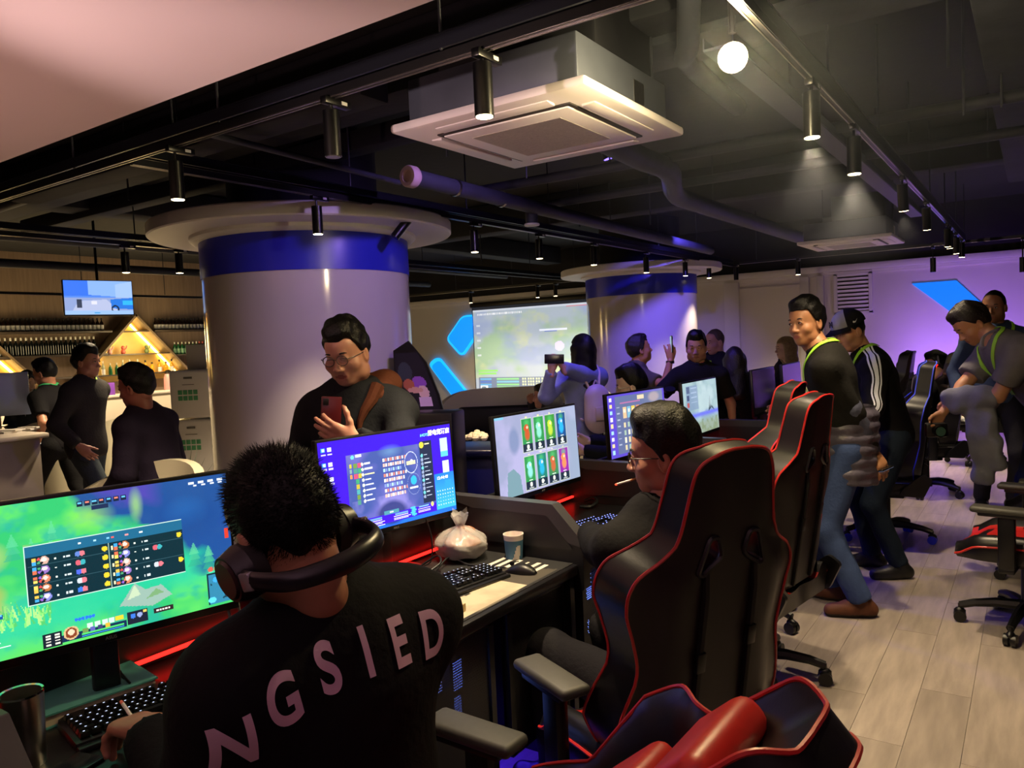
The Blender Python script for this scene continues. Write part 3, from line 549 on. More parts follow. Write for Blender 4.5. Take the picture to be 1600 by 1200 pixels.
# ------------------------------------------------------------------ desks
deskm = mat('desk_black_laminate', '#131316', .32, noise=(30, .2), bump=(200, .03)); panelm = mat('desk_side_panel', '#121214', .42, noise=(20, .15)); edgem = mat('desk_edge_grey', '#1c1c1f', .4)
def perf():
    mt = bpy.data.materials.new('perforated_metal'); mt.use_nodes = True; nt = mt.node_tree; b = nt.nodes['Principled BSDF']; b.inputs['Base Color'].default_value = (.03, .03, .033, 1); b.inputs['Roughness'].default_value = .4; b.inputs['Metallic'].default_value = .4
    tc = nt.nodes.new('ShaderNodeTexCoord'); s = nt.nodes.new('ShaderNodeSeparateXYZ'); nt.links.new(tc.outputs['Object'], s.inputs[0]); acc = []
    def M(op, a, bb=None):
        n = nt.nodes.new('ShaderNodeMath'); n.operation = op
        for i, q in enumerate((a, bb)):
            if q is None: continue
            if isinstance(q, (int, float)): n.inputs[i].default_value = q
            else: nt.links.new(q, n.inputs[i])
        return n.outputs[0]
    row = M('FLOOR', M('MULTIPLY', s.outputs['Z'], 120)); sh = M('MULTIPLY', M('MODULO', row, 2), .5)
    fy = M('SUBTRACT', M('FRACT', M('ADD', M('MULTIPLY', s.outputs['Y'], 105), sh)), .5); fz = M('SUBTRACT', M('FRACT', M('MULTIPLY', s.outputs['Z'], 120)), .5)
    d = M('SQRT', M('ADD', M('MULTIPLY', fy, fy), M('MULTIPLY', fz, fz))); nt.links.new(M('GREATER_THAN', d, .33), b.inputs['Alpha']); return mt
perfm = perf(); pcglow = mat('pc_fan_glow', '#203a90', .4, emit='#6f8cff', es=3.5); bluel = mat('blue_led', '#3020ff', .4, emit='#4a28ff', es=10)
def divider(parent, ly, label=None):
    poly = [(-.62, -.1), (-.62, .21), (-.11, .21), (.02, .075), (.02, -.1)]
    MB().prism(rounded(poly, .012, 3), lambda u, v, d: Vector((u, ly+d, .75+v)), -.025, .025).build('side_panel', panelm, parent)
    MB().prism(rounded([(-.5, .04), (-.5, .17), (-.13, .17), (-.02, .05)], .01, 3), lambda u, v, d: Vector((u, ly+d, .75+v)), -.028, -.025).build('panel_inset', edgem, parent)
    MB().prism(rounded([(-.62, .2), (-.62, .214), (-.105, .214), (.025, .08), (.025, .06)], .004, 2), lambda u, v, d: Vector((u, ly+d, .75+v)), -.027, .027).build('panel_edge', mat('panel_edge_lit_tone', '#38373a', .38), parent)  # light along the black panel's edge put into a paler grey strip
DY = .95; names = ['at the lower left, under the big game monitor', 'with keyboard, mouse and plastic bag, behind the foreground man', 'of the bespectacled player with the card game', 'behind the bespectacled player, under the purple launcher screen', 'under the misty landscape monitor', 'under the first switched-off monitor beyond the dark-haired woman', 'under the farthest switched-off monitor']
for k in range(7):
    y0 = .55+k*DY
    e = empty('gaming_desk', (-1.40, y0, 0), label='black gaming desk '+names[k], cat='desk')
    MB().box((-.31, DY/2, .73), (.62, DY-.05, .04), bev=.008).build('desk_top', deskm, e)
    MB().box((-.60, DY/2, .83), (.03, DY-.05, .16), bev=.006).build('back_panel', panelm, e)
    MB().box((-.565, DY/2, .775), (.012, DY-.06, .008)).build('led_strip', redled, e)
    MB().box((-.595, DY/2, .36), (.02, DY-.05, .66)).build('modesty_panel', panelm, e)
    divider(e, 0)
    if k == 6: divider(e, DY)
    for q, (a, bq) in enumerate(((.06, .44), (.52, .9))):
        cab = MB().box((-.3, (a+bq)/2, .45), (.46, .015, .5)).build('cabinet', panelm, e)
        for yy in (a, bq): MB().box((-.3, yy, .45), (.46, .015, .5)).build('cabinet_side', panelm, e)
        MB().box((-.3, (a+bq)/2, .2), (.46, bq-a, .015)).build('cabinet_floor', panelm, e)
        MB().box((-.055, (a+bq)/2, .45), (.004, bq-a-.05, .44)).build('perforated_door', perfm, e)
        f = MB()
        for yy in (a+.012, bq-.012): f.box((-.055, yy, .45), (.02, .025, .5))
        for zz in (.21, .69): f.box((-.055, (a+bq)/2, zz), (.02, bq-a, .025))
        f.build('door_frame', panelm, e)
    pc = MB().box((-.3, .25, .44), (.4, .22, .44), bev=.01).build('computer_case', black, e)
    if k in (1, 2):
        for (yy, zz, hh) in ((.2, .58, .1), (.3, .55, .09), (.29, .44, .08), (.18, .42, .05)): MB().box((-.098, yy, zz), (.004, .07, hh)).build('case_light', pcglow, pc)
    for yy in (.045, DY-.045): MB().box((-.3, yy, .37), (.56, .03, .74)).build('leg', panelm, e)
    MB().box((-.3, DY/2, .186), (.03, DY-.1, .012)).build('floor_led', bluel, e)
# ------------------------------------------------------------------ screens
def icon(im, x, y, s, c, c2='#ffffff'):
    im.rect(x, y, x+s, y+s*1.6, c); im.rect(x+s*.25, y+s*.4, x+s*.75, y+s*1.2, c2, .8)
g1 = Img(300, 168, '#2fae63')
n = g1.noise((6, 4), 1); n2 = g1.noise((9, 7), 2); n3 = g1.noise((5, 4), 11)
g1.mask(np.clip((n-.4)*5, 0, 1), '#58c95a', .8); g1.mask(np.clip((n2-.55)*7, 0, 1), '#1f9a8c', .7)
sw_ = np.clip((.34-np.abs((g1.y-.78)-(-.25*(g1.x-.3))))*6-1.2+n3, 0, 1); g1.mask(sw_, '#22b58f', .8)
g1.mask(np.clip(((g1.x-.62)*1.2-(g1.y-.35)*.9+(n-.5)*.5)*9, 0, 1)*(g1.y < .75), '#1c3a86', .95); g1.mask(np.clip(((g1.x-.6)*1.2-(g1.y-.1)*1.6+(n2-.5)*.3)*9, 0, 1)*np.clip((.74-g1.x)*14, 0, 1), '#4a3f9c', .9)
g1.ell(.82, .24, .1, .13, '#2a6aae', .6, .9); g1.ell(.83, .3, .16, .2, '#143a7a', .5, .8)
g1.ell(.06, .33, .14, .15, '#a9b86a', .9, .5); g1.ell(.03, .45, .12, .16, '#8a7fa0', .8, .6); g1.ell(.06, .58, .12, .12, '#c98a3a', .9, .6); g1.ell(.1, .68, .09, .08, '#b7a24a', .7, .6)
g1.ell(.46, .16, .1, .12, '#8fd04a', .6, .9); g1.ell(.63, .13, .03, .14, '#8fc06a', .7, .8)
for (x, y, s) in [(.2, .33, .05), (.33, .28, .035), (.26, .37, .03), (.84, .62, .05), (.9, .66, .05)]:
    for q in range(3): g1.poly([(x-s*.6+q*s*.1, y+.04+q*-.045), (x+s*.6-q*s*.1, y+.04+q*-.045), (x, y-.05-q*.045)], ['#2f9a7a', '#43ae80', '#58bf8a'][q], .6)
for q in range(70):
    x = .1+RNG.random()*.2; y = .82-RNG.random()*.1+abs(x-.2)*.3; g1.poly([(x, y), (x+.008, y), (x+(RNG.random()-.5)*.05, y-.07-RNG.random()*.05)], ['#7fcf6a', '#4fb05a', '#a5dd7a'][q % 3], .85)
g1.poly([(.54, .83), (.6, .69), (.64, .75), (.7, .74), (.74, .83), (.66, .88)], '#8aa79a'); g1.poly([(.57, .8), (.6, .7), (.62, .78)], '#b3c6a6'); g1.poly([(.64, .82), (.68, .76), (.71, .8)], '#6f9a6a')
for q in range(6): g1.poly([(0+q*.012, .62), (.008+q*.012, .62), (.03*(q-2)*.5+.02, .5)], '#bfe08a', .7)
# score panel
_bg = g1.a.copy()
g1.rect(.16, .29, .8, .69, '#b9d5c8'); g1.rect(.164, .297, .796, .683, '#0e2a33'); g1.rect(.164, .297, .796, .37, '#1f5f80'); g1.rect(.478, .37, .482, .683, '#8aa79a')
for r in range(5):
    y = .375+r*.062
    for s, x0 in ((0, .17), (1, .487)):
        g1.rect(x0, y+.056, x0+.305, y+.058, '#274650')
        if s: g1.rect(x0+.004, y+.02, x0+.01, y+.045, '#e8e2b0')
        for q in range(2): g1.rect(x0+.014+.0*q, y+.006+q*.024, x0+.03, y+.027+q*.024, ['#e0b44a', '#3f9ad0', '#d86a4a', '#e8c860'][(r+q+s) % 4])
        for q in range(2): g1.ell(x0+.039, y+.016+q*.024, .005, .009, ['#d04a4a', '#4a9a6a', '#8a5ac0'][(r+q) % 3])
        g1.ell(x0+.06, y+.028, .016, .027, ['#c8a090', '#b0683a', '#8a6ab0', '#7a80c8', '#c87a5a'][(r*2+s) % 5]); g1.ell(x0+.06, y+.022, .009, .014, '#e8d8d0', .8); g1.ell(x0+.05, y+.043, .006, .01, '#10181c')
        g1.ell(x0+.1, y+.03, .004, .006, '#e8f0e0'); 
        for q in range(5): g1.rect(x0+.13+q*.006, y+.022, x0+.134+q*.006, y+.036, '#c8d4d4')
        if (r+s) % 2 == 0 or s == 0: g1.ell(x0+.186, y+.028, .011, .018, ['#5a7ac0', '#c85a68', '#4a60d8', '#c0c8d0', '#3a70d0'][r]); g1.ell(x0+.204, y+.028, .011, .018, '#d8707a' if r != 1 else '#3aa0a8')
        if s == 0 or r in (0, 3): g1.ell(x0+.294, y+.028, .011, .018, '#e0c030')
for q, (x, c) in enumerate([(.36, '#dfe8e8'), (.42, '#9fd0e8'), (.475, '#7ac0e8'), (.492, '#d85a5a'), (.55, '#e09090'), (.61, '#dfe8e8')]): g1.rect(x, .325, x+.012, .342, c)
_pn = g1.a.copy(); g1.a = _bg; _W = g1.W; _c0, _c1, _d0 = int(.16*_W), int(.8*_W), int(.235*_W); _src = (_c0+(np.arange(_d0, _c1)-_d0)*(_c1-_c0)/(_c1-_d0)).astype(int); _r0, _r1 = int(.285*g1.H), int(.695*g1.H); g1.a[_r0:_r1, _d0:_c1] = _pn[_r0:_r1][:, _src]
for q in range(7): g1.rect(.42+q*.026, .05, .44+q*.026, .085, '#162238'); g1.rect(.423+q*.026, .055, .437+q*.026, .066, ['#5ab0d8', '#d87a6a'][q % 2])
g1.rect(.47, .09, .53, .12, '#1d2a4a')
for q in range(4): g1.rect(.84+q*.04, .03, .865+q*.04, .045, '#cfd8e8'); g1.rect(.86+q*.035, .055, .875+q*.035, .066, '#cfd8e8')
g1.rect(.975, .42, .99, .5, '#c83a2a'); g1.rect(.06, .7, .155, .73, '#1a4a8c'); g1.rect(.075, .705, .15, .715, '#58b8e8')
g1.rect(.885, .745, 1, .985, '#0f2838'); g1.rect(.89, .755, .995, .98, '#2f7a9a'); g1.mask((g1.noise((12, 12), 21) > .52) & (g1.x > .895) & (g1.y > .77) & (g1.y < .97), '#12303c', .9); g1.ell(.92, .8, .012, .02, '#3aa0ff'); g1.ell(.9, .95, .016, .022, '#58c8f0')
for q in range(4): g1.ell(.902+q*.025, .715, .011, .02, ['#c85a4a', '#d89a5a', '#e0b880', '#8a9ad0'][q]); g1.rect(.892+q*.025, .73, .912+q*.025, .737, '#4ae0c0')
g1.rect(.27, .9, .335, .995, '#141d28'); g1.rect(.335, .935, .56, .985, '#122a4a')
for r in range(4):
    for q in range(2): g1.rect(.28+q*.03, .91+r*.02, .297+q*.03, .92+r*.02, '#d8d4c8')
g1.ell(.365, .93, .026, .045, '#c8a878'); g1.ell(.365, .93, .02, .036, '#7a3a22'); g1.ell(.365, .925, .012, .02, '#e0c0a0')
g1.rect(.4, .955, .55, .965, '#4ac86a'); g1.rect(.4, .969, .55, .978, '#3a8ae0')
for q in range(4): g1.rect(.42+q*.026, .895, .44+q*.026, .93, '#cfdcd8', .8); g1.rect(.405+q*.026, .92, .422+q*.026, .95, ['#6a8a4a', '#5a5aa8', '#3a3a68', '#d0a838'][q])
g1.rect(.52, .895, .55, .92, '#e8c030'); g1.rect(.565, .885, .64, .975, '#1a2030'); g1.ell(.585, .92, .01, .018, '#3a70d0'); g1.ell(.61, .92, .01, .018, '#8a98c8'); g1.rect(.625, .89, .638, .91, '#e0c060'); g1.rect(.665, .905, .74, .94, '#2a2024')
for q in range(5): g1.rect(.675+q*.011, .917, .682+q*.011, .928, '#e8dcd0')
for q in range(6): g1.ell(.385+q*.012, .85, .006, .012, '#2a6ae8')
for r in range(2): g1.rect(0, .88+r*.03, .14+r*.03, .885+r*.03, '#d8e8e0')
g2 = Img(260, 146, '#3c12d8')
g2.mask(np.clip(1.1-g2.y*1.3, 0, 1), '#2a10b0', .5); g2.rect(0, .955, 1, 1, '#1f68e0')
for r in range(3):
    for q in range(2): icon(g2, .02+q*.042, .06+r*.15, .028, ['#2a9af0', '#e8e8f4', '#3aa8ff', '#f4e8ec', '#d8c8e0', '#e8eeff'][r*2+q], '#ffffff'); g2.rect(.018+q*.042, .12+r*.15, .05+q*.042, .135+r*.15, '#d8d0ff', .8)
g2.rect(.18, .17, .83, .86, '#3d4f92'); g2.mask(np.clip((g2.noise((4, 3), 8)-.4)*4, 0, 1)*((g2.x > .18) & (g2.x < .72) & (g2.y > .17) & (g2.y < .86)), '#6a66b4', .8)
g2.ell(.5, .2, .1, .08, '#6f9ac0', .5, .9); g2.mask(np.clip((g2.noise((6, 4), 4)-.5)*6, 0, 1)*((g2.x > .2) & (g2.x < .72) & (g2.y > .66) & (g2.y < .86)), '#8f86c8', .6); g2.ell(.48, .86, .13, .15, '#24306c', .9, .3); g2.rect(.18, .86, .84, .96, '#3c12d8')
g2.rect(.2, .225, .71, .229, '#98a4d0'); g2.ell(.225, .2, .012, .022, '#6ac0e8'); g2.rect(.245, .18, .29, .205, '#f4f4ff')
for r in range(8):
    y = .265+r*.055
    if r < 3: g2.rect(.2, y, .215, y+.045, ['#c8b440', '#7a9a9a', '#e8904a'][r])
    for q in range(2 if r < 3 else 1): g2.rect(.228+q*.028+(0 if r < 3 else .01), y, .252+q*.028+(0 if r < 3 else .01), y+.048, ['#6a8a40', '#4a8a7a', '#d84a6a', '#3a9a6a', '#b8a838', '#4aa0a0'][(r+q*2) % 6])
    g2.ell(.29, y+.022, .009, .018, '#d8e0c8'); g2.rect(.305, y+.012, .305+.04+.015*(r % 3), y+.028, '#e8e4a0' if r == 2 else '#dfe4f8')
    for q in range(10-r % 3): g2.rect(.44+q*.018, y, .452+q*.018, y+.036, ['#d8d0c8', '#e8b0a0', '#a0c8d8', '#c87a6a', '#f0e8e0', '#7a8ac8'][(q*3+r) % 6])
g2.ring(.655, .36, .052, .12, .06, '#cfd8f0'); g2.rect(.62, .345, .69, .385, '#e8dca0'); g2.ell(.66, .34, .01, .01, '#ffffff'); g2.ring(.665, .6, .052, .12, .05, '#7a86b8'); g2.ell(.665, .56, .024, .05, '#2fa8e8'); g2.rect(.63, .63, .695, .65, '#e8ecff')
g2.rect(.73, .15, .83, .84, '#1d2740'); g2.ell(.748, .19, .018, .034, '#e8d040'); g2.rect(.775, .18, .81, .195, '#f0e8a0'); 
for r in range(11): g2.ell(.745, .31+r*.046, .01, .02, '#6ac0c8' if r % 3 == 0 else '#8a98b8'); g2.rect(.762, .3+r*.046, .79+.012*(r % 3), .31+r*.046, '#b8c4dc')
g2.rect(.42, .83, .53, .87, '#4a8a9a'); g2.rect(.46, .843, .49, .858, '#e0f0e8')
for x0, nn in ((.3, 5), (.5, 4)):
    g2.rect(x0, .875, x0+.1, .895, '#6a9af8')
    for r in range(nn-1): g2.rect(x0-.01, .905+r*.018, x0+.1+.02*(r % 2), .912+r*.018, '#e8e4ff')
for r in range(4): g2.ell(.64+.008*(r % 2), .86+r*.025, .02, .014, '#48b8f8')
g2.rect(.69, .86, .77, .88, '#7ab0ff'); 
for r in range(3): g2.rect(.68, .89+r*.018, .78, .897+r*.018, '#d8d4ff')
g2.ell(.8, .87, .012, .025, '#f0c870')
g2.rect(.905, .15, .965, .36, '#b8e0f4'); g2.rect(.905, .3, .965, .36, '#58b8f0'); g2.rect(.91, .41, .965, .56, '#c8e8f8')
g2.rect(.835, .55, 1, .955, '#1f74e8'); g2.mask(np.clip((g2.y-.55)*2.4, 0, 1)*((g2.x > .835) & (g2.y < .955) & (g2.y > .55)), '#3fb8f4', .8); g2.rect(.92, .64, .975, .72, '#2a90ea')
for r in range(5):
    for q in range(7): g2.rect(.85+q*.021, .74+r*.04, .857+q*.021, .752+r*.04, '#bfe4ff')
g3 = Img(170, 100, '#8f95b4')
g3.mask(np.clip((g3.noise((4, 3), 6)-.4)*4, 0, 1), '#a9a5cc', .8); g3.mask(np.clip((g3.x-.6)*2, 0, 1), '#87a0ae', .6); g3.ell(.2, .32, .07, .2, '#6f7fa4', .8, .4); g3.poly([(.08, 1), (.1, .7), (.17, .66), (.24, .76), (.26, 1)], '#6f8f9a'); g3.rect(0, 0, .1, .03, '#58c0d8', .6)
for r in range(2):
    for q in range(4):
        x = .3+q*.145; y = .07+r*.48; c = [['#2c8a4a', '#2c8a4a', '#3a8a3a', '#1f4a80'], ['#2c8a4a', '#20786a', '#3a8050', '#8a2a9a']][r][q]
        g3.rect(x-.004, y-.01, x+.124, y+.43, '#b8c0b8'); g3.rect(x, y, x+.12, y+.32, c); g3.rect(x, y+.32, x+.12, y+.42, '#1a2a3c'); g3.ell(x+.06, y+.05, .04, .06, '#58c870', .5, .8)
        f = [['#c0502a', '#8ad8c0', '#b8d040', '#2aa8f0'], ['#8ad8d0', '#28a8d0', '#c0603a', '#f08a50']][r][q]
        g3.ell(x+.06, y+.2, .036, .09, f, .95, .4); g3.ell(x+.055, y+.12, .03, .05, f); g3.ell(x+.065, y+.11, .012, .02, '#e8e0c0', .7); g3.ell(x+.06, y+.36, .016, .03, '#d8dcd0'); g3.rect(x+.035, y+.395, x+.09, y+.408, '#c8d0d0'); g3.rect(x+.04, y+.3, x+.085, y+.313, '#dff0e0')
        g3.rect(x+.05, y-.03, x+.07, y-.015, '#e0d8a0')
for q in range(9): g3.rect(.48+q*.02, .515, .492+q*.02, .525, '#d0d4e8')
g4 = Img(150, 88, '#5a48c0'); g4.rect(.12, .03, .97, .95, '#5f6a92'); g4.mask(np.clip((g4.x-.5)*1.5, 0, 1)*(g4.x < .97)*(g4.y < .25), '#8a90a8', .7)
for r in range(9): g4.rect(.03, .04+r*.105, .07, .1+r*.105, ['#e8e4f8', '#f0d0a0', '#a0d0f0'][r % 3])
for q in range(10): g4.rect(.24+q*.075, .22, .3+q*.075, .4, ['#d8b890', '#7ab0c8', '#e0c050', '#c88a70', '#9a70b8', '#d8d0c0'][q % 6]); g4.rect(.25+q*.075, .25, .285+q*.075, .31, '#f0e0d0', .7)
for r in range(4):
    for q in range(11): g4.rect(.24+q*.065, .47+r*.12, .275+q*.065, .55+r*.12, ['#d8c8a0', '#a0b8a8', '#e8e0c8'][(q+r) % 3])
g4.rect(.5, .06, .62, .12, '#d8c8a8'); g4.ell(.8, .12, .12, .1, '#a89aa0', .9, .4); g4.rect(.2, .14, .55, .155, '#c070a0', .7)
for r in range(7): g4.rect(.14, .2+r*.1, .19, .22+r*.1, '#a8b0c8')
g5 = Img(120, 80, '#a9c4c8'); g5.mask(np.clip((g5.noise((5, 4), 3)-.4)*4, 0, 1), '#8aa6b0', .7); g5.mask(np.clip((g5.y-.72)*9, 0, 1), '#9aaa9a', 1); g5.mask(np.clip((g5.noise((14, 10), 4)-.5)*5, 0, 1)*(g5.y > .74), '#7f9068', .7); g5.mask(np.exp(-((g5.y-.64)/.05)**2), '#6a6ef0', .9)
g5.rect(.08, .06, .42, .52, '#7f95b8', .7); g5.rect(.1, .08, .18, .2, '#5a6a8a'); g5.rect(.1, .38, .16, .46, '#b85a5a'); g5.rect(.1, .24, .17, .34, '#4a587a')
for q in range(4): g5.rect(.22, .1+q*.09, .38, .12+q*.09, '#a8bcd8')
g5.poly([(.72, .5), (.76, .3), (.78, .5), (.84, .55), (.88, .62), (.8, .56), (.7, .62)], '#3a4a58'); g5.mask(np.clip((g5.noise((4, 3), 13)-.48)*5, 0, 1)*(g5.y < .6)*(g5.x > .4), '#c8dce0', .6)
# ------------------------------------------------------------------ monitors
bez = mat('monitor_bezel', '#0a0a0c', .35); stm = mat('monitor_stand', '#121214', .4)
def monitor(cx, cy, rz, label, im=None, es=1.0, w=.615, h=.365, zb=.915, dz=.75, tilt=.05):
    e = empty('computer_monitor', (cx, cy, dz), math.radians(rz), label=label, cat='monitor')
    R = Matrix.Rotation(-tilt, 4, 'X')
    def T(p): q = R@Vector((p[0], p[1], p[2]-.18)); return Vector((q.x, q.y, q.z+zb-dz+.18))
    b = MB(); b.x = Matrix.Translation((0, 0, zb-dz+.18))@R@Matrix.Translation((0, 0, -.18))
    b.box((0, .012, h/2), (w, .024, h), bev=.004).build('bezel', bez, e)
    b2 = MB(); b2.x = b.x; b2.box((0, .035, h*.5), (w*.7, .03, h*.6), bev=.012).build('back_cover', bez, e)
    if im: im.mesh('screen_picture', w-.016, h-.03, colmat('screen_glow_%.2f' % es, es, .25, False), e, lambda u, v: T((u, -.0008, h/2+.006+v)))
    else:
        b3 = MB(); b3.x = b.x; b3.box((0, -.0005, h/2+.006), (w-.016, .002, h-.03)).build('dark_screen', mat('screen_off', '#0b1226', .12), e)
    MB().box((0, .07, .17), (.06, .03, .34), bev=.008).build('stand_neck', stm, e); MB().lathe([(0, 0), (.12, 0), (.12, .012), (.1, .018), (0, .018)], n=28).build('stand_base', stm, e).location = (0, .03, 0)
    fm = b.x@frame((1, 0, 0), (0, 0, 1), (0, -1, 0), (0, -.0014, .011)); flat_text('logo', 'ASUS', .011, fm, mat('logo_grey', '#8a8a90', .4), e)
    return e, T
MON = [monitor(-1.815, .92, 75.5, 'big monitor showing a green battle game with score table', g1, .85)]
MON.append(monitor(-1.928, 2.02, 81.7, 'monitor showing a purple-blue desktop with calendar and ranking window', g2, .95)); MON.append(monitor(-1.793, 2.81, 86.7, 'monitor showing two rows of colourful game cards', g3, .8)); MON.append(monitor(-1.83, 3.9, 84, 'monitor showing a game launcher grid with purple border', g4, .75)); MON.append(monitor(-1.8, 4.79, 90, 'monitor showing a pale misty landscape in front of the dark-haired woman', g5, .62))
monitor(-1.8, 6.2, 90, 'switched-off black monitor right of the dark-haired woman'); monitor(-1.8, 7.05, 90, 'switched-off monitor farther along, near the blonde woman')
e2, T2 = MON[1]; wtxt = mat('screen_white_text', '#e8e4ff', .5, emit='#f0ecff', es=1.3); ctxt = mat('screen_cyan_text', '#60d0ff', .5, emit='#58c8ff', es=1.3)
def scr_text(e, T, body, u, v, size, m, off=0):        # u,v: 0..1 on the screen
    w, h = .599, .335; p = T(((u-.5)*w, -.0016, .1885+(.5-v)*h)); up = (T((0, 0, 1))-T((0, 0, 0))).normalized(); nrm = Vector((1, 0, 0)).cross(up)
    flat_text('screen_text', body, size, frame((1, 0, 0), up, nrm, p), m, e, off)
scr_text(e2, T2, '爱电竞酒店', .9, .075, .022, wtxt, .0006); scr_text(e2, T2, 'iHOTEL', .785, .085, .015, ctxt); scr_text(e2, T2, '15:44:40', .9, .6, .017, wtxt); scr_text(e2, T2, '11胜点', .655, .365, .014, mat('screen_yellow_text', '#f0e090', .5, emit='#f0e090', es=1.2))
# ------------------------------------------------------------------ keyboards
keym = mat('key_black', '#0b0b0d', .35); kbm = mat('keyboard_base', '#101013', .4); lgm = mat('key_legend', '#c8d4ff', .5, emit='#c8d8ff', es=.8)
def kb_layout():
    out = []; u = .0188
    rows = [[(0, 1)]+[(i+2+(i//4)*.5, 1) for i in range(12)], [(i, 1) for i in range(13)]+[(13, 2)], [(0, 1.5)]+[(1.5+i, 1) for i in range(12)]+[(13.5, 1.5)], [(0, 1.75)]+[(1.75+i, 1) for i in range(11)]+[(12.75, 2.25)], [(0, 2.25)]+[(2.25+i, 1) for i in range(10)]+[(12.25, 2.75)], [(0, 1.25), (1.25, 1.25), (2.5, 1.25), (3.75, 6.25), (10, 1.25), (11.25, 1.25), (12.5, 1.25), (13.75, 1.25)]]
    for r, row in enumerate(rows):
        y = -(r+(.4 if r else 0))
        for x, wd in row: out.append((x+wd/2, y, wd))
        for q in range(3):
            if r < 3 or (r == 4 and q == 1) or r == 5: out.append((15.75+q, y, 1))
        for q in range(4):
            if r and not (r in (2, 4) and q == 3 and False): out.append((19.25+q, y, 1))
    return [((x-11.4)*u, (y+2.7)*u, wd*u) for x, y, wd in out]
KL = kb_layout()
def keyboard(loc, rz, label, single=True, rest=True):
    e = empty('keyboard', loc, math.radians(rz), label=label, cat='keyboard')
    MB().box((0, 0, .011), (.45, .135, .022), rot=(.05, 0, 0), bev=.005).build('case', kbm, e)
    if rest: MB().box((0, -.078, .008), (.45, .02, .012), bev=.004).build('front_edge', kbm, e)
    key = {}; b = MB()
    for x, y, wd in KL:
        z = .026+y*.05
        if single:
            k = round(wd, 4)
            if k not in key: key[k] = MB().add([(sx*(k/2-.0012)*f, sy*.0082*f, zz) for zz, f in ((0, 1), (.009, .8)) for sx, sy in ((-1, -1), (1, -1), (1, 1), (-1, 1))], [(4, 5, 6, 7), (0, 1, 5, 4), (1, 2, 6, 5), (2, 3, 7, 6), (3, 0, 4, 7)]).add([(-.002, .001, .0092), (.002, .001, .0092), (.002, .004, .0092), (-.002, .004, .0092)], [(0, 1, 2, 3)], 1).build('key', [keym, lgm], e); o = key[k]
            else: o = key[k].copy(); COL.objects.link(o)
            o.location = (x, y, z)
        else: b.box((x, y, z+.004), (wd-.0025, .0165, .008)); b.box((x, y+.003, z+.0085), (.005, .004, .001), mi=1)
    if not single: tag(b.build('keys', [keym, mat('key_legend_blue', '#8898ff', .5, emit='#7f92ff', es=1.2)], e), kind='stuff')
    return e
keyboard((-1.715, 1.0, .75), 80, 'black keyboard under the smoker hand, beside the green notebook'); keyboard((-1.655, 1.97, .75), 81, 'black keyboard on the empty station below the purple-blue desktop monitor'); keyboard((-1.60, 2.85, .75), 80, 'backlit keyboard at the bespectacled player arm', False)
for p, lb in (((-1.70, 2.0), 0),):
    pass
# printed mats
def deskmat(cy, label, wh):
    e = empty('desk_mat', (-1.40, cy, .75), label=label, cat='desk mat')
    im = Img(60, 90, '#0c0c0e')       # x across the desk depth, y along the row
    im.poly([(.35, .98), (.62, .2), (.98, .1), (.98, .98)], '#b8ab92'); im.mask(np.clip((im.noise((5, 8), 3)-.5)*6, 0, 1)*(im.x > .4), '#8f846e', .5); im.mask(np.clip((.75-im.y)*4-.6*im.noise((6, 6), 2), 0, 1)*(im.y < .34), '#0c0c0e', .9)
    im.ring(.66, .55, .1, .07, .35, '#17130f'); im.ring(.7, .66, .08, .09, .3, '#17130f'); im.rect(.55, .6, .75, .62, '#17130f')
    for r in range(6): im.rect(.5+r*.07, .06+.008*(r % 2), .53+r*.07, .22-.02*(r % 3), '#cfc8ba')
    MB().box((-.3, 0, .001), (.56, .84, .002)).build('mat_base', mat('mat_cloth', '#0c0c0e', .8), e)
    im.mesh('print', .55, .83, colmat('mat_print', 0, .75), e, lambda u, v: Vector((-.3+u, v, .0024)))
deskmat(2.0, 'black desk mat with pale printed artwork under keyboard and mouse', 1)
# ------------------------------------------------------------------ small desk things
def mouse(loc, rz, label):
    e = empty('computer_mouse', loc, math.radians(rz), label=label, cat='mouse'); b = MB(); vs = []; fs = []; N = 14; Mr = 10
    for j in range(Mr+1):
        t = j/Mr
        for i in range(N+1):
            a = math.pi*i/N; wv = .031*(math.sin(math.pi*(t*.94+.03))**.45)*(1-.12*math.sin(math.pi*t)); hh = .038*math.sin(math.pi*(t*.9+.08))**.8*(1-.25*t)
            vs.append((math.cos(a)*wv, -.06+.12*t, hh*math.sin(a)**.7))
    for j in range(Mr):
        for i in range(N): fs.append((j*(N+1)+i, j*(N+1)+i+1, (j+1)*(N+1)+i+1, (j+1)*(N+1)+i))
    b.add(vs, fs).build('shell', mat('mouse_black', '#0e0e10', .4), e); MB().cyl((-.004, .035, .03), (.004, .035, .03), .008, n=12).build('scroll_wheel', edgem, e); MB().box((0, .03, .0335), (.0012, .05, .003), rot=(-.3, 0, 0)).build('button_gap', mat('gap_black', '#000000', .8), e)
mouse((-1.53, 2.235, .753), 95, 'black computer mouse beside the paper cup'); 
cu = empty('paper_cup', (-1.66, 2.385, .752), label='blue and white paper cup next to the plastic bag', cat='cup')
cupm = Img(48, 20, '#3f6a86'); cupm.rect(0, 0, 1, .22, '#d8cdc4'); cupm.poly([(.25, 1), (.33, .4), (.4, .4), (.38, 1)], '#c8c0b8'); cupm.ell(.36, .36, .03, .09, '#c8c0b8'); cupm.poly([(.3, .6), (.5, .9), (.5, 1), (.4, .9)], '#b8b0aa'); cupm.poly([(.75, 1), (.83, .4), (.9, .4), (.88, 1)], '#c8c0b8')
cupm.mesh('body', 1, 1, colmat('cup_print', 0, .6), cu, lambda u, v: Vector(((.032+.006*(v+.5))*math.cos(2*math.pi*u+3.6), (.032+.006*(v+.5))*math.sin(2*math.pi*u+3.6), .045+v*.09)))
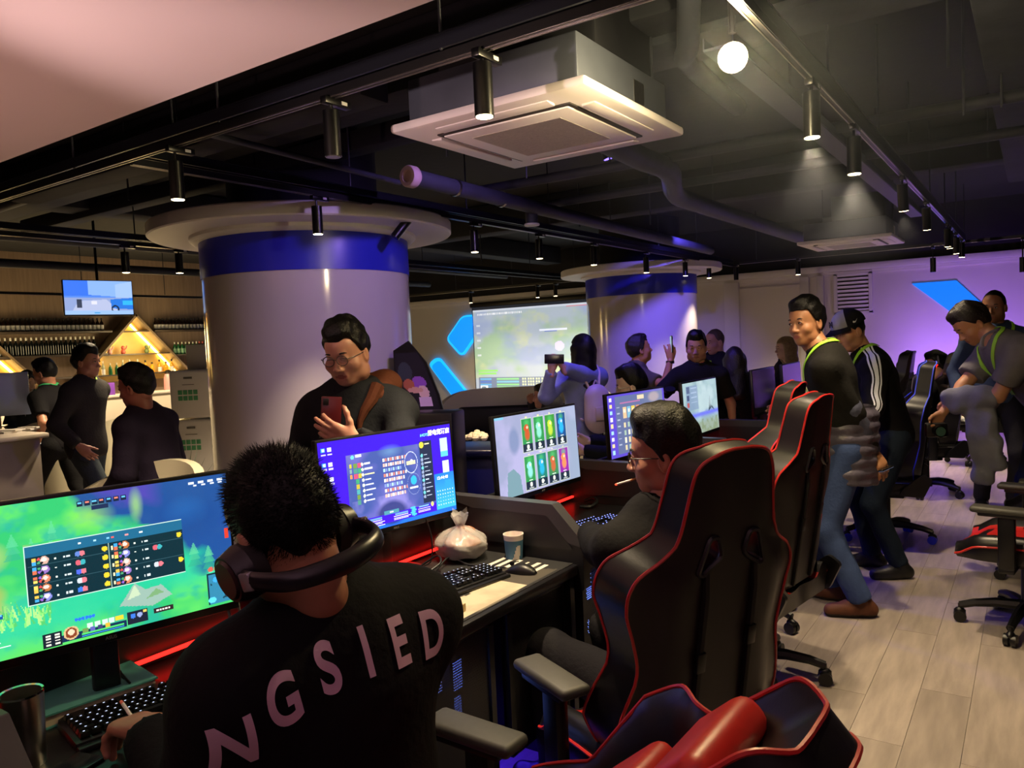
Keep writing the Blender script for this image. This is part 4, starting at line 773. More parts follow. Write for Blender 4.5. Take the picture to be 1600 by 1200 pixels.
MB().lathe([(.037, .088), (.040, .09), (.040, .094), (.037, .094), (.034, .04), (0, .04)], n=24).build('rim', mat('cup_rim', '#e0d4cc', .5), cu); MB().lathe([(0, .003), (.032, .003)], n=24).build('bottom', mat('cup_rim2', '#b8b0a8', .5), cu)
# takeaway bag
bg = empty('takeaway_bag', (-1.84, 2.29, .752), label='knotted clear plastic bag on a black takeaway bowl', cat='bag')
MB().lathe([(0, 0), (.06, 0), (.09, .045), (.093, .05), (.087, .05), (.058, .01), (0, .01)], n=28).build('bowl', black, bg)
vs = []; fs = []; N = 48; Rr = 22
for j in range(Rr+1):
    t = j/Rr
    if t < .75: q0 = t/.75; r0 = .088+.02*math.sin(math.pi*q0)-.075*q0**3; z = .02+.105*q0**.9
    else: q0 = (t-.75)/.25; r0 = .013+.020*q0; z = .125+.05*q0
    for i in range(N):
        a = 2*math.pi*i/N; q = 1+.05*math.sin(5*a+4*t)+.05*math.sin(11*a-3*t)*t+.05*math.sin(17*a+6*t)*t+.015*RNG.standard_normal()
        vs.append((r0*q*math.cos(a)+.012*max(0, t-.75), r0*q*math.sin(a)-.03*max(0, t-.75), z+.004*math.sin(6*a+8*t)))
for j in range(Rr):
    for i in range(N): fs.append((j*N+i, j*N+(i+1) % N, (j+1)*N+(i+1) % N, (j+1)*N+i))
pb = mat('thin_plastic', '#d8d4d0', .18, alpha=.42, bump=(40, .5)); MB().add(vs, fs).build('plastic_film', pb, bg, angle=3)
for s in (-1, 1): MB().add([(0, s*.01, .14), (s*.014, s*.03, .165), (s*.02, s*.02, .2), (s*.004, s*.0, .18)], [(0, 1, 2, 3)]).build('knot_ear', pb, bg)
MB().ell((0, .01, .06), (.075, .07, .03)).ell((-.01, .05, .095), (.04, .03, .02)).build('leftover_food', mat('food_orange', '#9a5a30', .6, noise=(30, .5)), bg)
o = MB().box((0, 0, .012), (.055, .088, .024), bev=.002).box((0, .03, .012), (.0555, .02, .0245), mi=1).build('cigarette_pack', [mat('pack_cream', '#d9cbb2', .5, noise=(30, .08)), mat('pack_gold', '#c0a878', .4)]); o.location = (-1.49, 1.79, .7525); o.rotation_euler = (0, 0, .15); tag(o, 'cream cigarette pack lying on the desk mat edge', 'pack')
o = MB().box((0, 0, .006), (.03, .05, .012), bev=.002).build('lighter', mat('lighter_yellow', '#c8b070', .35)); o.location = (-1.462, 1.70, .7525); o.rotation_euler = (0, 0, .3); tag(o, 'small yellow lighter beside the cigarette pack', 'lighter')
nb = empty('notebook', (-1.945, .90, .75), math.radians(-8), label='thick notebook with teal cover under the big game monitor', cat='notebook')
MB().box((0, 0, .016), (.205, .285, .026)).build('pages', mat('page_cream', '#cbbfa0', .7, stretch=(1, 1, 60), noise=(6, .15)), nb); MB().box((0, 0, .031), (.215, .295, .004)).box((0, 0, .002), (.215, .295, .004)).build('cover', mat('teal_cover', '#4f9a90', .5, noise=(10, .05)), nb)
MB().box((-.0, .09, .0336), (.1, .006, .001)).build('elastic_band', black, nb)
kl = empty('pen', (-1.89, .985, .786), math.radians(165), label='thin black pen lying on the teal notebook', cat='pen'); MB().cyl((-.05, 0, 0), (.04, 0, 0), .003, n=8).build('barrel', black, kl); MB().cyl((.04, 0, 0), (.058, 0, 0), .004, n=8).build('cap', blackm, kl)
sc_ = empty('steel_tumbler', (-1.735, .69, .75), label='brushed steel tumbler at the lower left corner', cat='tumbler'); MB().lathe([(0, 0), (.036, 0), (.041, .15), (.038, .15), (.034, .01), (0, .01)], n=32).build('body', steel, sc_); MB().lathe([(.038, .148), (.042, .15), (.041, .154), (.037, .152)], n=32).build('lip', chrome, sc_)
def cable(pts, r, label, m=None, name='cable'):
    p0 = Vector(pts[0]); o = MB().tube(smooth_path([Vector(p)-p0 for p in pts], 8), r, 8).build(name, m or mat('cable_black', '#0d0d0f', .5)); o.location = p0; return tag(o, label, 'cable')
cable([(-1.86, 1.32, .78), (-1.85, 1.28, .95), (-1.80, 1.22, 1.0), (-1.76, 1.2, .93), (-1.74, 1.2, .8), (-1.76, 1.18, .756)], .004, 'grey braided cable looping up behind the headphones', mat('cable_grey', '#77756e', .6))
cable([(-1.9, 1.36, .756), (-1.84, 1.34, .82), (-1.8, 1.3, .8), (-1.82, 1.26, .757), (-1.75, 1.24, .757)], .004, 'black cable tangle beside the grey cable on the left desk')
cable([(-1.93, 1.8, .757), (-1.84, 1.92, .77), (-1.8, 2.05, .757), (-1.83, 2.2, .78), (-1.75, 2.22, .757), (-1.6, 2.24, .76)], .0035, 'black mouse cable curling across the desk below the plastic bag')
cable([(-1.9, 2.1, .757), (-1.84, 2.14, .8), (-1.79, 2.1, .79), (-1.8, 2.02, .765), (-1.74, 2.0, .772)], .004, 'black keyboard cable arching behind the middle keyboard')
cable([(-1.9, 2.16, .93), (-1.885, 2.17, .85), (-1.89, 2.16, .765), (-1.93, 2.12, .757)], .003, 'thin cable hanging from the purple-blue desktop monitor')
o = MB().box((0, 0, .004), (.075, .155, .008), bev=.003).build('smartphone', mat('phone_dark', '#2a2c2e', .2)); o.location = (-1.62, .70, .7505); o.rotation_euler = (0, 0, .25); tag(o, 'phone lying on the desk below the steel tumbler', 'phone')
hs = MB().tube(smooth_path([(0, -.06, 0), (.01, -.05, .05), (0, 0, .075), (-.01, .05, .05), (0, .06, 0)]), .009).build('spare_headset', black)
hs.location = (-1.86, 3.28, .765); tag(hs, 'black headset band resting behind the backlit keyboard', 'headset'); hs.rotation_euler = (0, 1.4, .3)
# side table in front of near column, with figure poster stand
tb = empty('display_table', (-3.72, 4.88, 0), math.radians(20), label='dark blue side table right of the near column', cat='table'); MB().box((0, 0, .73), (.75, .55, .06), bev=.025, seg=4).build('table_top', mat('navy_top', '#10142e', .3), tb); MB().box((-.05, 0, .35), (.5, .4, .7), bev=.01).build('pedestal', mat('navy_body', '#171c5a', .4), tb)
# ------------------------------------------------------------------ gaming chairs
lea = mat('chair_black_leather', '#131114', .34, noise=(25, .15), bump=(300, .04)); leab = mat('chair_back_red_light_tint', '#1b1013', .42, noise=(25, .15), bump=(300, .04)); redl = mat('chair_red_leather', '#c0221c', .4, noise=(20, .08), bump=(300, .04)); redp = mat('chair_red_piping', '#c02a28', .4); blup = mat('chair_blue_piping', '#4a5ae0', .4); blkp = mat('chair_black_piping', '#1c1a20', .4); armp = mat('armrest_pad', '#3c3b36', .55, noise=(60, .08)); bluw = mat('blue_wheel', '#2a36d8', .4)  # leab: black leather with red light tinted into its colour
SW = [(0, .215), (.02, .25), (.1, .285), (.18, .28), (.3, .25), (.38, .262), (.46, .286), (.52, .288), (.565, .262), (.605, .205), (.655, .168), (.74, .15), (.81, .137), (.85, .115), (.874, .075), (.882, .03)]
def sm(x, a, b): t = min(1, max(0, (x-a)/(b-a))); return t*t*(3-2*t)
def interp(tab, s):
    for (a, b), (c, d) in zip(tab, tab[1:]):
        if a <= s <= c: return b+(d-b)*(s-a)/(c-a)
    return tab[-1][1]
WG = [(0, .1), (.1, .14), (.28, .09), (.46, .13), (.56, .11), (.64, .05), (.882, .04)]
_out = smooth_path([(w, s, 0) for s, w in SW], 4)
OUTL = [(p.x, p.y) for p in _out]+[(-p.x, p.y) for p in reversed(_out)]
HOLE = [(.035, .60), (.055, .655), (.085, .655), (.115, .565), (.10, .555)]
def backrest(parent, rec, pipe_m, accent, backm, full=True):
    cr, sr = math.cos(rec), math.sin(rec)
    def P(u, s, f): return Vector((u, -.22-s*sr+f*cr, .47+s*cr+f*sr))
    def ff(u, s): w = interp(SW, min(.882, max(0, s))); return .065+interp(WG, min(.882, max(0, s)))*sm(abs(u)/max(w, .135), .5, 1.0)-.02*math.exp(-((s-.3)/.2)**2)*0+.02*math.exp(-((abs(u))/.08)**2)*0
    def fb(u, s): w = interp(SW, min(.882, max(0, s))); return .0+interp(WG, min(.882, max(0, s)))*.42*sm(abs(u)/max(w, .135), .55, 1.0)
    holes = [HOLE, [(-u, s) for u, s in HOLE]]
    pts = list(OUTL); edges = [(i, (i+1) % len(OUTL)) for i in range(len(OUTL))]; faces = [list(range(len(OUTL)))]
    for h in holes:
        b = len(pts); hh = rounded(h, .02, 3); pts += hh; edges += [(b+i, b+(i+1) % len(hh)) for i in range(len(hh))]
    def inside(p, poly):
        c = False; n = len(poly)
        for i in range(n):
            (xa, ya), (xb, yb) = poly[i], poly[(i+1) % n]
            if (ya > p[1]) != (yb > p[1]) and p[0] < (xb-xa)*(p[1]-ya)/(yb-ya)+xa: c = not c
        return c
    for i in range(-9, 10):
        for j in range(1, 29):
            p = (i*.03, j*.03)
            if inside(p, OUTL) and interp(SW, p[1])-abs(p[0]) > .012 and not any(inside(p, h) for h in holes): pts.append(p)
    vo, eo, fo, *_ = delaunay_2d_cdt([Vector(p) for p in pts], edges, [], 0, 1e-6)
    V = [(v.x, v.y) for v in vo]; F = []
    for f in fo:
        c = (sum(V[i][0] for i in f)/3, sum(V[i][1] for i in f)/3)
        if inside(c, OUTL) and not any(inside(c, rounded(h, .02, 3)) for h in holes): F.append(f)
    n = len(V); cnt = {}
    for f in F:
        for a, b in zip(f, list(f[1:])+[f[0]]): cnt[tuple(sorted((a, b)))] = cnt.get(tuple(sorted((a, b))), 0)+1
    b = MB(); A = [P(u, s, ff(u, s)) for u, s in V]; B = [P(u, s, fb(u, s)) for u, s in V]
    vs = A+B; fs = []; mi = []
    for f in F:
        cu = sum(abs(V[i][0]) for i in f)/3; cs = sum(V[i][1] for i in f)/3
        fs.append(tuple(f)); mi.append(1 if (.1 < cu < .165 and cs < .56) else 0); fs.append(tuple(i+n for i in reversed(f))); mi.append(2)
    for (a, c), k in cnt.items():
        if k == 1: fs.append((a, c, c+n, a+n)); mi.append(0)
    me = bpy.data.meshes.new('backrest'); me.from_pydata(vs, [], fs); me.polygons.foreach_set('material_index', mi)
    bm = bmesh.new(); bm.from_mesh(me); bmesh.ops.recalc_face_normals(bm, faces=bm.faces); bm.to_mesh(me); bm.free()
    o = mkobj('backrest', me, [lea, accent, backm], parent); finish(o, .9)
    MB().tube([P(u, s, ff(u, s)) for u, s in OUTL], .0046, 6, closed=True).build('front_piping', pipe_m, o)
    MB().tube([P(u, s, fb(u, s)) for u, s in OUTL], .0046, 6, closed=True).build('rear_piping', pipe_m, o)
    for h in holes: MB().tube([P(u, s, -.002) for u, s in rounded(h, .02, 3)], .007, 6, closed=True).build('slot_trim', blkp, o)
    hp = MB(); hp.x = frame((1, 0, 0), (0, -sr, cr), (0, cr, sr), P(0, .7, .1)); hp.box((0, 0, 0), (.25, .13, .07), bev=.03, seg=4).build('head_pillow', accent, parent)
    lp = MB(); lp.x = frame((1, 0, 0), (0, -sr, cr), (0, cr, sr), P(0, .42, .11)); lp.box((0, 0, 0), (.3, .28, .06), bev=.028, seg=4).build('lumbar_pillow', accent, parent)
    for sx in (-1, 1):
        st = MB().tube([P(sx*.085, .56, .0), P(sx*.085, .5, -.008), P(sx*.087, .3, -.008), P(sx*.09, .04, -.006)], .009, 4).build('strap', mat('strap_black', '#0d0a0b', .7), o)
        bb = MB(); bb.x = frame((1, 0, 0), (0, -sr, cr), (0, cr, sr), P(sx*.087, .36 if sx > 0 else .32, -.012)); bb.box((0, 0, 0), (.03, .055, .014), bev=.003).build('buckle', black, st)
    return P
def gaming_chair(x, y, face, label, trim='red', rec=.17, arms=True, base_rot=.3, seat_red=False, raise_=0, wheel=None):
    e = empty('gaming_chair', (x, y, 0), math.radians(face-90), label=label, cat='gaming chair'); e.scale = (.97, .97, .97)
    pm_, ac = {'red': (redp, redl), 'blue': (blup, lea), 'black': (blkp, lea)}[trim]
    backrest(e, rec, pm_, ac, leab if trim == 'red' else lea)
    # seat
    U, Vn = 22, 18; top = []; bot = []
    for j in range(Vn+1):
        v = -.24+.52*j/Vn
        for i in range(U+1):
            u = -.275+.55*i/U; hw = .275*(1-.12*sm(v, .15, .28)); uu = u/.275*hw
            z = .485+.055*sm(abs(u), .15, .22)*(1-.3*sm(v, 0, .28))-.05*sm(v, .17, .28)-.05*sm(abs(u), .24, .276)
            top.append(Vector((uu, v+.012*sm(abs(u), .1, 0), z))); bot.append(Vector((uu*.93, v*.97, .40)))
    vs = top+bot; n = len(top); fs = []; mi = []
    for j in range(Vn):
        for i in range(U):
            a = j*(U+1)+i; u = abs(-.275+.55*(i+.5)/U); v = -.24+.52*(j+.5)/Vn
            fs.append((a, a+1, a+U+2, a+U+1)); mi.append(1 if ((.13 < u < .185) or (seat_red and (u < .13) and not (.17 < v < .225)) or (seat_red and v > .24 and u < .2)) else 0)
            fs.append((a+n, a+n+U+1, a+n+U+2, a+n+1)); mi.append(0)
    ring = [i for i in range(U+1)]+[j*(U+1)+U for j in range(1, Vn+1)]+[Vn*(U+1)+i for i in range(U-1, -1, -1)]+[j*(U+1) for j in range(Vn-1, 0, -1)]
    for a, c in zip(ring, ring[1:]+ring[:1]): fs.append((a, a+n, c+n, c)); mi.append(0)
    b = MB(); b.add(vs, fs); b.m = mi; so_ = b.build('seat', [lea, ac], e, angle=1.0)
    for sx in (-1, 1): MB().tube([top[j*(U+1)+(U if sx > 0 else 0)]+Vector((0, 0, -.004)) for j in range(Vn+1)], .006, 6).build('seat_piping', pm_, so_)
    for sx in (-1, 1): MB().prism(rounded([(-.24, .39), (-.30, .52), (-.24, .56), (-.12, .46), (-.08, .40)], .02, 3), lambda u, v, d: Vector((sx*(.285+d), u, v)), 0, .025).build('hinge_cover', black, e)
    if arms:
        for sx in (-1, 1):
            a = empty('armrest', (sx*.335, .03, 0)); a.parent = e
            MB().box((0, 0, .52), (.045, .075, .28), bev=.012).box((-sx*.06, 0, .39), (.17, .07, .025), bev=.006).build('post', black, a)
            MB().box((0, .02, .69), (.095, .27, .032), bev=.015, seg=3).build('pad', armp, a); MB().box((0, .02, .668), (.075, .2, .02), bev=.006).build('pad_base', black, a)
    MB().box((0, .0, .385), (.3, .32, .03), bev=.008).box((0, 0, .355), (.18, .24, .04), bev=.01).build('tilt_mechanism', blackm, e); MB().cyl((.1, .05, .36), (.3, .05, .35), .007).build('lever', black, e)
    MB().cyl((0, 0, .12), (0, 0, .35), .026).cyl((0, 0, .2), (0, 0, .36), .016).build('gas_lift', black, e)
    bs = empty('base', (0, 0, 0), base_rot); bs.parent = e
    MB().cyl((0, 0, .08), (0, 0, .15), .05, .04, n=20).build('hub', black, bs)
    arm = MB().tube([(.03, 0, .125), (.14, 0, .125), (.24, 0, .11), (.305, 0, .09)], [.03, .026, .022, .02], 8).build('leg', black, bs)
    cm_ = MB(); cm_.cyl((.305, 0, .1), (.305, 0, .05), .009, n=8); cm_.lathe([(.034, -.012), (.038, -.01), (.038, .01), (.034, .012)], n=4)
    wheel_b = MB()
    for dz in (-.017, .017): wheel_b.cyl((.305, dz-.011, .032), (.305, dz+.011, .032), .031, n=18)
    wheel_b.cyl((.305, -.012, .032), (.305, .012, .032), .014, n=10, mi=1)
    wh = wheel_b.build('caster', [(bluw if wheel == 'blue' else black), black], bs)
    for k in range(1, 5):
        for o in (arm, wh): c = o.copy(); COL.objects.link(c); c.rotation_euler = (0, 0, k*2*math.pi/5)
    # casters shaft
    sh = MB().cyl((.305, 0, .1), (.305, 0, .04), .009, n=8).ell((.305, 0, .058), (.03, .02, .022), n=10).build('caster_fork', black, bs)
    for k in range(1, 5): c = sh.copy(); COL.objects.link(c); c.rotation_euler = (0, 0, k*2*math.pi/5)
    return e
CH1 = gaming_chair(-.91, 1.99, 154, 'black gaming chair with red piping holding the bespectacled man', rec=.17, base_rot=.9)
CH0 = gaming_chair(-1.06, 1.05, 178, 'reclined black and red gaming chair under the foreground man', rec=.86, base_rot=.4)
CH2 = gaming_chair(-1.07, 3.42, 171, 'black gaming chair with red piping left of the lanyard man, nearer one', rec=.16, base_rot=.1)
CH3 = gaming_chair(-1.34, 4.12, 180, 'black gaming chair with red piping at the misty landscape monitor', rec=.15, base_rot=.6)
CH4 = gaming_chair(-.92, 6.15, 188, 'black gaming chair with blue piping and blue casters beside the capped man', 'blue', rec=.14, base_rot=-.5, wheel='blue')
CH5 = gaming_chair(-1.35, 8.7, 175, 'black gaming chair directly behind the blue-piped chair', 'black', rec=.14)
CH6 = gaming_chair(-.85, 7.95, 200, 'black gaming chair with a person in headphones seated in it', 'black', rec=.14, base_rot=.2)
CH7 = gaming_chair(-.05, 4.62, 172, 'red and black gaming chair cut off by the right edge', 'red', rec=.17, base_rot=.55, seat_red=True)
CH8 = gaming_chair(.1, 5.42, 178, 'dark gaming chair in front of the bending man', 'black', rec=.17, base_rot=.2)
CH9 = gaming_chair(-.55, 9.9, 185, 'farthest black gaming chair near the purple wall', 'black', rec=.14)
# ------------------------------------------------------------------ figures: distance fields -> one smooth surface
class Field:
    def __init__(s, lo, hi, h):
        s.lo = np.array(lo, float)-3*h; s.h = h; s.n = np.ceil((np.array(hi, float)+3*h-s.lo)/h).astype(int)+1; s.D = np.full(s.n, 1e3, np.float32); s.ax = [s.lo[i]+h*np.arange(s.n[i]) for i in range(3)]
    def reg(s, lo, hi, m):
        a = np.clip(np.floor((np.array(lo)-m-s.lo)/s.h).astype(int), 0, s.n); b = np.clip(np.ceil((np.array(hi)+m-s.lo)/s.h).astype(int)+1, 0, s.n); return tuple(slice(x, y) for x, y in zip(a, b))
    def pts(s, r): return np.meshgrid(*[s.ax[i][r[i]] for i in range(3)], indexing='ij', sparse=True)
    def put(s, fn, lo, hi, k=.02, sub=False):
        r = s.reg(lo, hi, k+4*s.h); 
        if any(q.stop <= q.start for q in r): return
        d = fn(*s.pts(r)).astype(np.float32); o = s.D[r]
        if sub:
            d = -d; hh = np.clip(.5-.5*(o-d)/k, 0, 1); s.D[r] = o+(d-o)*hh+k*hh*(1-hh)
        else:
            hh = np.clip(.5+.5*(o-d)/k, 0, 1); s.D[r] = np.where(o > 100, d, o*(1-hh)+d*hh-k*hh*(1-hh))
    def cone(s, a, b, ra, rb, k=.02, sub=False, flat=None, side=None, cut=False):
        a = np.array(a, float); b = np.array(b, float); ab = b-a; L2 = ab@ab+1e-12; m = max(ra, rb)
        def fn(x, y, z):
            px, py, pz = x-a[0], y-a[1], z-a[2]; t = (px*ab[0]+py*ab[1]+pz*ab[2])/L2; tc = np.clip(t, 0, 1)
            qx, qy, qz = px-ab[0]*tc, py-ab[1]*tc, pz-ab[2]*tc
            if flat is not None:
                f = np.cross(np.array(side), ab); f /= np.linalg.norm(f)+1e-9; c = qx*f[0]+qy*f[1]+qz*f[2]; e = c*(1/flat-1); qx, qy, qz = qx+f[0]*e, qy+f[1]*e, qz+f[2]*e
                d = (np.sqrt(qx*qx+qy*qy+qz*qz)-(ra+(rb-ra)*tc))*(flat*.5+.5)
            else: d = np.sqrt(qx*qx+qy*qy+qz*qz)-(ra+(rb-ra)*tc)
            if cut: d = np.maximum(d, (t-1)*math.sqrt(L2))
            return d
        s.put(fn, np.minimum(a, b)-m, np.maximum(a, b)+m, k, sub)
    def ell(s, c, r, k=.02, sub=False, R=None):
        c = np.array(c, float); r = np.array(r, float); m = r.max()
        def fn(x, y, z):
            p = [x-c[0], y-c[1], z-c[2]]
            if R is not None: p = [sum(R[j][i]*p[j] for j in range(3)) for i in range(3)]
            k0 = np.sqrt((p[0]/r[0])**2+(p[1]/r[1])**2+(p[2]/r[2])**2); k1 = np.sqrt((p[0]/r[0]**2)**2+(p[1]/r[1]**2)**2+(p[2]/r[2]**2)**2)+1e-9
            return k0*(k0-1)/k1
        s.put(fn, c-m, c+m, k, sub)
    def noise(s, amp, f, seed=0):
        g = np.random.default_rng(seed); X, Y, Z = np.meshgrid(*s.ax, indexing='ij', sparse=True); d = 0
        for i in range(5):
            w = g.standard_normal(3); w = w/np.linalg.norm(w)*f*(.6+1.4*g.random()); d = d+np.sin(X*w[0]+Y*w[1]+Z*w[2]+g.random()*6.28)
        s.D = s.D+(amp*d/2.2).astype(np.float32)
    def planecut(s, fn):                      # keep where fn<0
        X, Y, Z = np.meshgrid(*s.ax, indexing='ij', sparse=True); s.D = np.maximum(s.D, fn(X, Y, Z).astype(np.float32))
    def extract(s):
        D = s.D; I = D < 0; nx, ny, nz = D.shape; h = s.h
        c = I[:-1, :-1, :-1].astype(np.int8)
        tot = np.zeros((nx-1, ny-1, nz-1), np.int8)
        for i in (0, 1):
            for j in (0, 1):
                for k in (0, 1): tot += I[i:nx-1+i, j:ny-1+j, k:nz-1+k]
        act = (tot > 0) & (tot < 8); ci = np.argwhere(act); 
        if len(ci) == 0: return np.zeros((0, 3)), np.zeros((0, 4), int)
        idx = np.full(act.shape, -1, np.int64); idx[act] = np.arange(len(ci)); P = np.zeros((len(ci), 3)); cnt = np.zeros(len(ci)); x, y, z = ci.T
        for ax in range(3):
            o = [a for a in range(3) if a != ax]
            for p in (0, 1):
                for q in (0, 1):
                    d0 = [0, 0, 0]; d0[o[0]] = p; d0[o[1]] = q; d1 = list(d0); d1[ax] = 1
                    A = D[x+d0[0], y+d0[1], z+d0[2]]; B = D[x+d1[0], y+d1[1], z+d1[2]]; mk = (A < 0) != (B < 0); t = np.where(mk, A/(A-B+1e-12), 0)
                    pt = np.zeros((len(ci), 3)); pt[:, o[0]] = p; pt[:, o[1]] = q; pt[:, ax] = t; P[mk] += pt[mk]; cnt[mk] += 1
        P = (ci+P/np.maximum(cnt, 1)[:, None])*h+s.lo; F = []
        for ax in range(3):
            o = [(ax+1) % 3, (ax+2) % 3]; sl0 = [slice(None)]*3; sl1 = [slice(None)]*3; sl0[ax] = slice(0, -1); sl1[ax] = slice(1, None)
            A = I[tuple(sl0)]; B = I[tuple(sl1)]; ch = A != B; e = np.argwhere(ch); e = e[(e[:, o[0]] > 0) & (e[:, o[1]] > 0) & (e[:, o[0]] < D.shape[o[0]]-1) & (e[:, o[1]] < D.shape[o[1]]-1)]
            if len(e) == 0: continue
            q = []
            for p, r in ((-1, -1), (0, -1), (0, 0), (-1, 0)):
                c_ = e.copy(); c_[:, o[0]] += p; c_[:, o[1]] += r; q.append(idx[c_[:, 0], c_[:, 1], c_[:, 2]])
            q = np.stack(q, 1); fl = ~A[e[:, 0], e[:, 1], e[:, 2]]; q[fl] = q[fl][:, ::-1]; F.append(q)
        return P, np.concatenate(F)
def mesh_from(name, parts, mats, parent, cols=None):
    vs = []; fs = []; mi = []; b = 0
    for P, F, m in parts: vs.append(P); fs += (F+b).tolist(); mi += [m]*len(F); b += len(P)
    me = bpy.data.meshes.new(name); me.from_pydata(np.concatenate(vs).tolist(), [], fs); me.polygons.foreach_set('material_index', mi); me.polygons.foreach_set('use_smooth', [True]*len(fs))
    return mkobj(name, me, mats, parent)
def xf(P, M): M = np.array(M); return P@M[:3, :3].T+M[:3, 3]
SKIN = {}
def skin(c='#c08a6c'):
    if c in SKIN: return SKIN[c]
    m_ = mat('skin_'+c[1:], c, .48, noise=(9, .06)); m_.node_tree.nodes['Principled BSDF'].inputs['Subsurface Weight'].default_value = .08; m_.node_tree.nodes['Principled BSDF'].inputs['Subsurface Scale'].default_value = .01; SKIN[c] = m_; return m_
hairm = mat('hair_black', '#080706', .45, noise=(60, .3), bump=(140, .4), spec=.25); hairbr = mat('hair_dark_brown', '#1a1210', .42, noise=(60, .3), bump=(120, .5)); hairbl = mat('hair_blonde', '#8a7350', .45, noise=(40, .25), bump=(90, .5)); hairgr = mat('hair_buzz', '#4a3a34', .7, noise=(200, .3)); lipm = mat('lips', '#945548', .5); eyew = mat('eye_white', '#d8d0c8', .2); eyeb = mat('eye_dark', '#120a08', .15); browm = mat('eyebrow', '#16100d', .7); mouthm = mat('mouth_line', '#5a2a26', .6)
def head_parts(root, M, sk, hair='short', hm=None, h=.0055, seed=1, eyes='open', gaze=(0, 0), fatf=1.0, mouth='closed', hairline=.078, top=.02):
    f = Field((-.11, -.13, -.2), (.11, .14, .16), h); w = fatf
    f.ell((0, -.012, .035), (.077, .097, .100), .01); f.ell((0, .026, -.035), (.063*w, .068, .082), .03); f.ell((0, .058, -.09), (.027*w, .024, .02), .025); f.ell((0, .045, .055), (.058, .045, .05), .03)
    for s in (-1, 1):
        f.ell((s*.044*w, .052, -.022), (.026*w, .028, .026), .02); f.ell((s*.052*w, .005, -.068), (.022*w, .035, .03), .025)
        f.ell((s*.031, .106, .013), (.019, .02, .0125), .014, True)
        f.ell((s*.081, -.008, -.002), (.010, .020, .033), .006); f.ell((s*.09, -.002, .0), (.008, .011, .02), .005, True)
        f.ell((s*.031, .0835, .0125), (.0165, .0105, .0105), .006)
        f.ell((s*.0135, .098, -.031), (.0095, .011, .008), .007)
    f.cone((-.03, .084, .031), (.03, .084, .031), .009, .009, .016); f.cone((0, .088, .015), (0, .108, -.026), .0075, .0115, .012)
    f.cone((-.02*w, .084, -.057), (.02*w, .084, -.057), .0065, .0065, .008); f.cone((-.017*w, .082, -.067), (.017*w, .082, -.067), .0075, .0075, .008); f.cone((-.025*w, .096, -.0618), (.025*w, .096, -.0618), .004, .004, .005, True)
    f.cone((0, -.022, -.03), (0, -.026, -.115), .056*w, .052*w, .03)
    P, F = f.extract(); 
    c = P[F].mean(1); lip = (np.abs(c[:, 0]) < .024*w) & (np.abs(c[:, 2]+.062) < .0095-.2*np.abs(c[:, 0])) & (c[:, 1] > .072)
    parts = [(xf(P, M), F[~lip], 0), (xf(P, M), F[lip], 1)]
    A = lambda *p: (M@Vector(p))
    for s in (-1, 1):
        R3 = M.to_3x3()
        if eyes == 'open':
            MB().ell(A(s*.031, .0878, .0125), (.0125, .0075, .0052), 12, rot=R3).build('eye', eyew, root); MB().ell(A(s*.031+gaze[0]*.005, .0935, .0125+gaze[1]*.003), (.0052, .0026, .005), 10, rot=R3).build('iris', eyeb, root)
        dz = .0055 if eyes == 'open' else (.003 if eyes == 'down' else 0)
        MB().tube([A(s*(.031+x), .0945-abs(x)*.28-.0*x, .0125+dz-abs(x)*abs(x)*18) for x in (-.015, -.008, 0, .008, .015)], [.0008, .0018, .0022, .002, .001], 6).build('eyelid_line', eyeb, root)
        MB().tube([A(s*(.0315+x), .0955-abs(x)**2*16-(.004 if x > 0 else 0), .0345+(.004-abs(x-.004)**2*14)) for x in (-.018, -.009, 0, .009, .019)], [.0015, .0034, .0036, .003, .001], 6).build('eyebrow', browm, root)
        MB().ell(A(s*.0085, .1045, -.0365), (.0032, .0035, .002), 8, rot=R3).build('nostril', mouthm, root)
    if mouth == 'closed': MB().tube([A(x*w, .0895-abs(x)*.35, -.0615+abs(x)*.08) for x in (-.022, -.011, 0, .011, .022)], [.0006, .0013, .0015, .0013, .0006], 5).build('mouth_line', mouthm, root)
    elif mouth == 'smile': MB().tube([A(x*w, .0895-abs(x)*.4, -.063+abs(x)*.3) for x in (-.026, -.013, 0, .013, .026)], [.0006, .0018, .0024, .0018, .0006], 5).build('mouth_line', mat('teeth', '#c8b8b0', .4), root)
    if hair: hair_mesh(root, M, hair, hm or hairm, h, seed, hairline, top)
    return parts
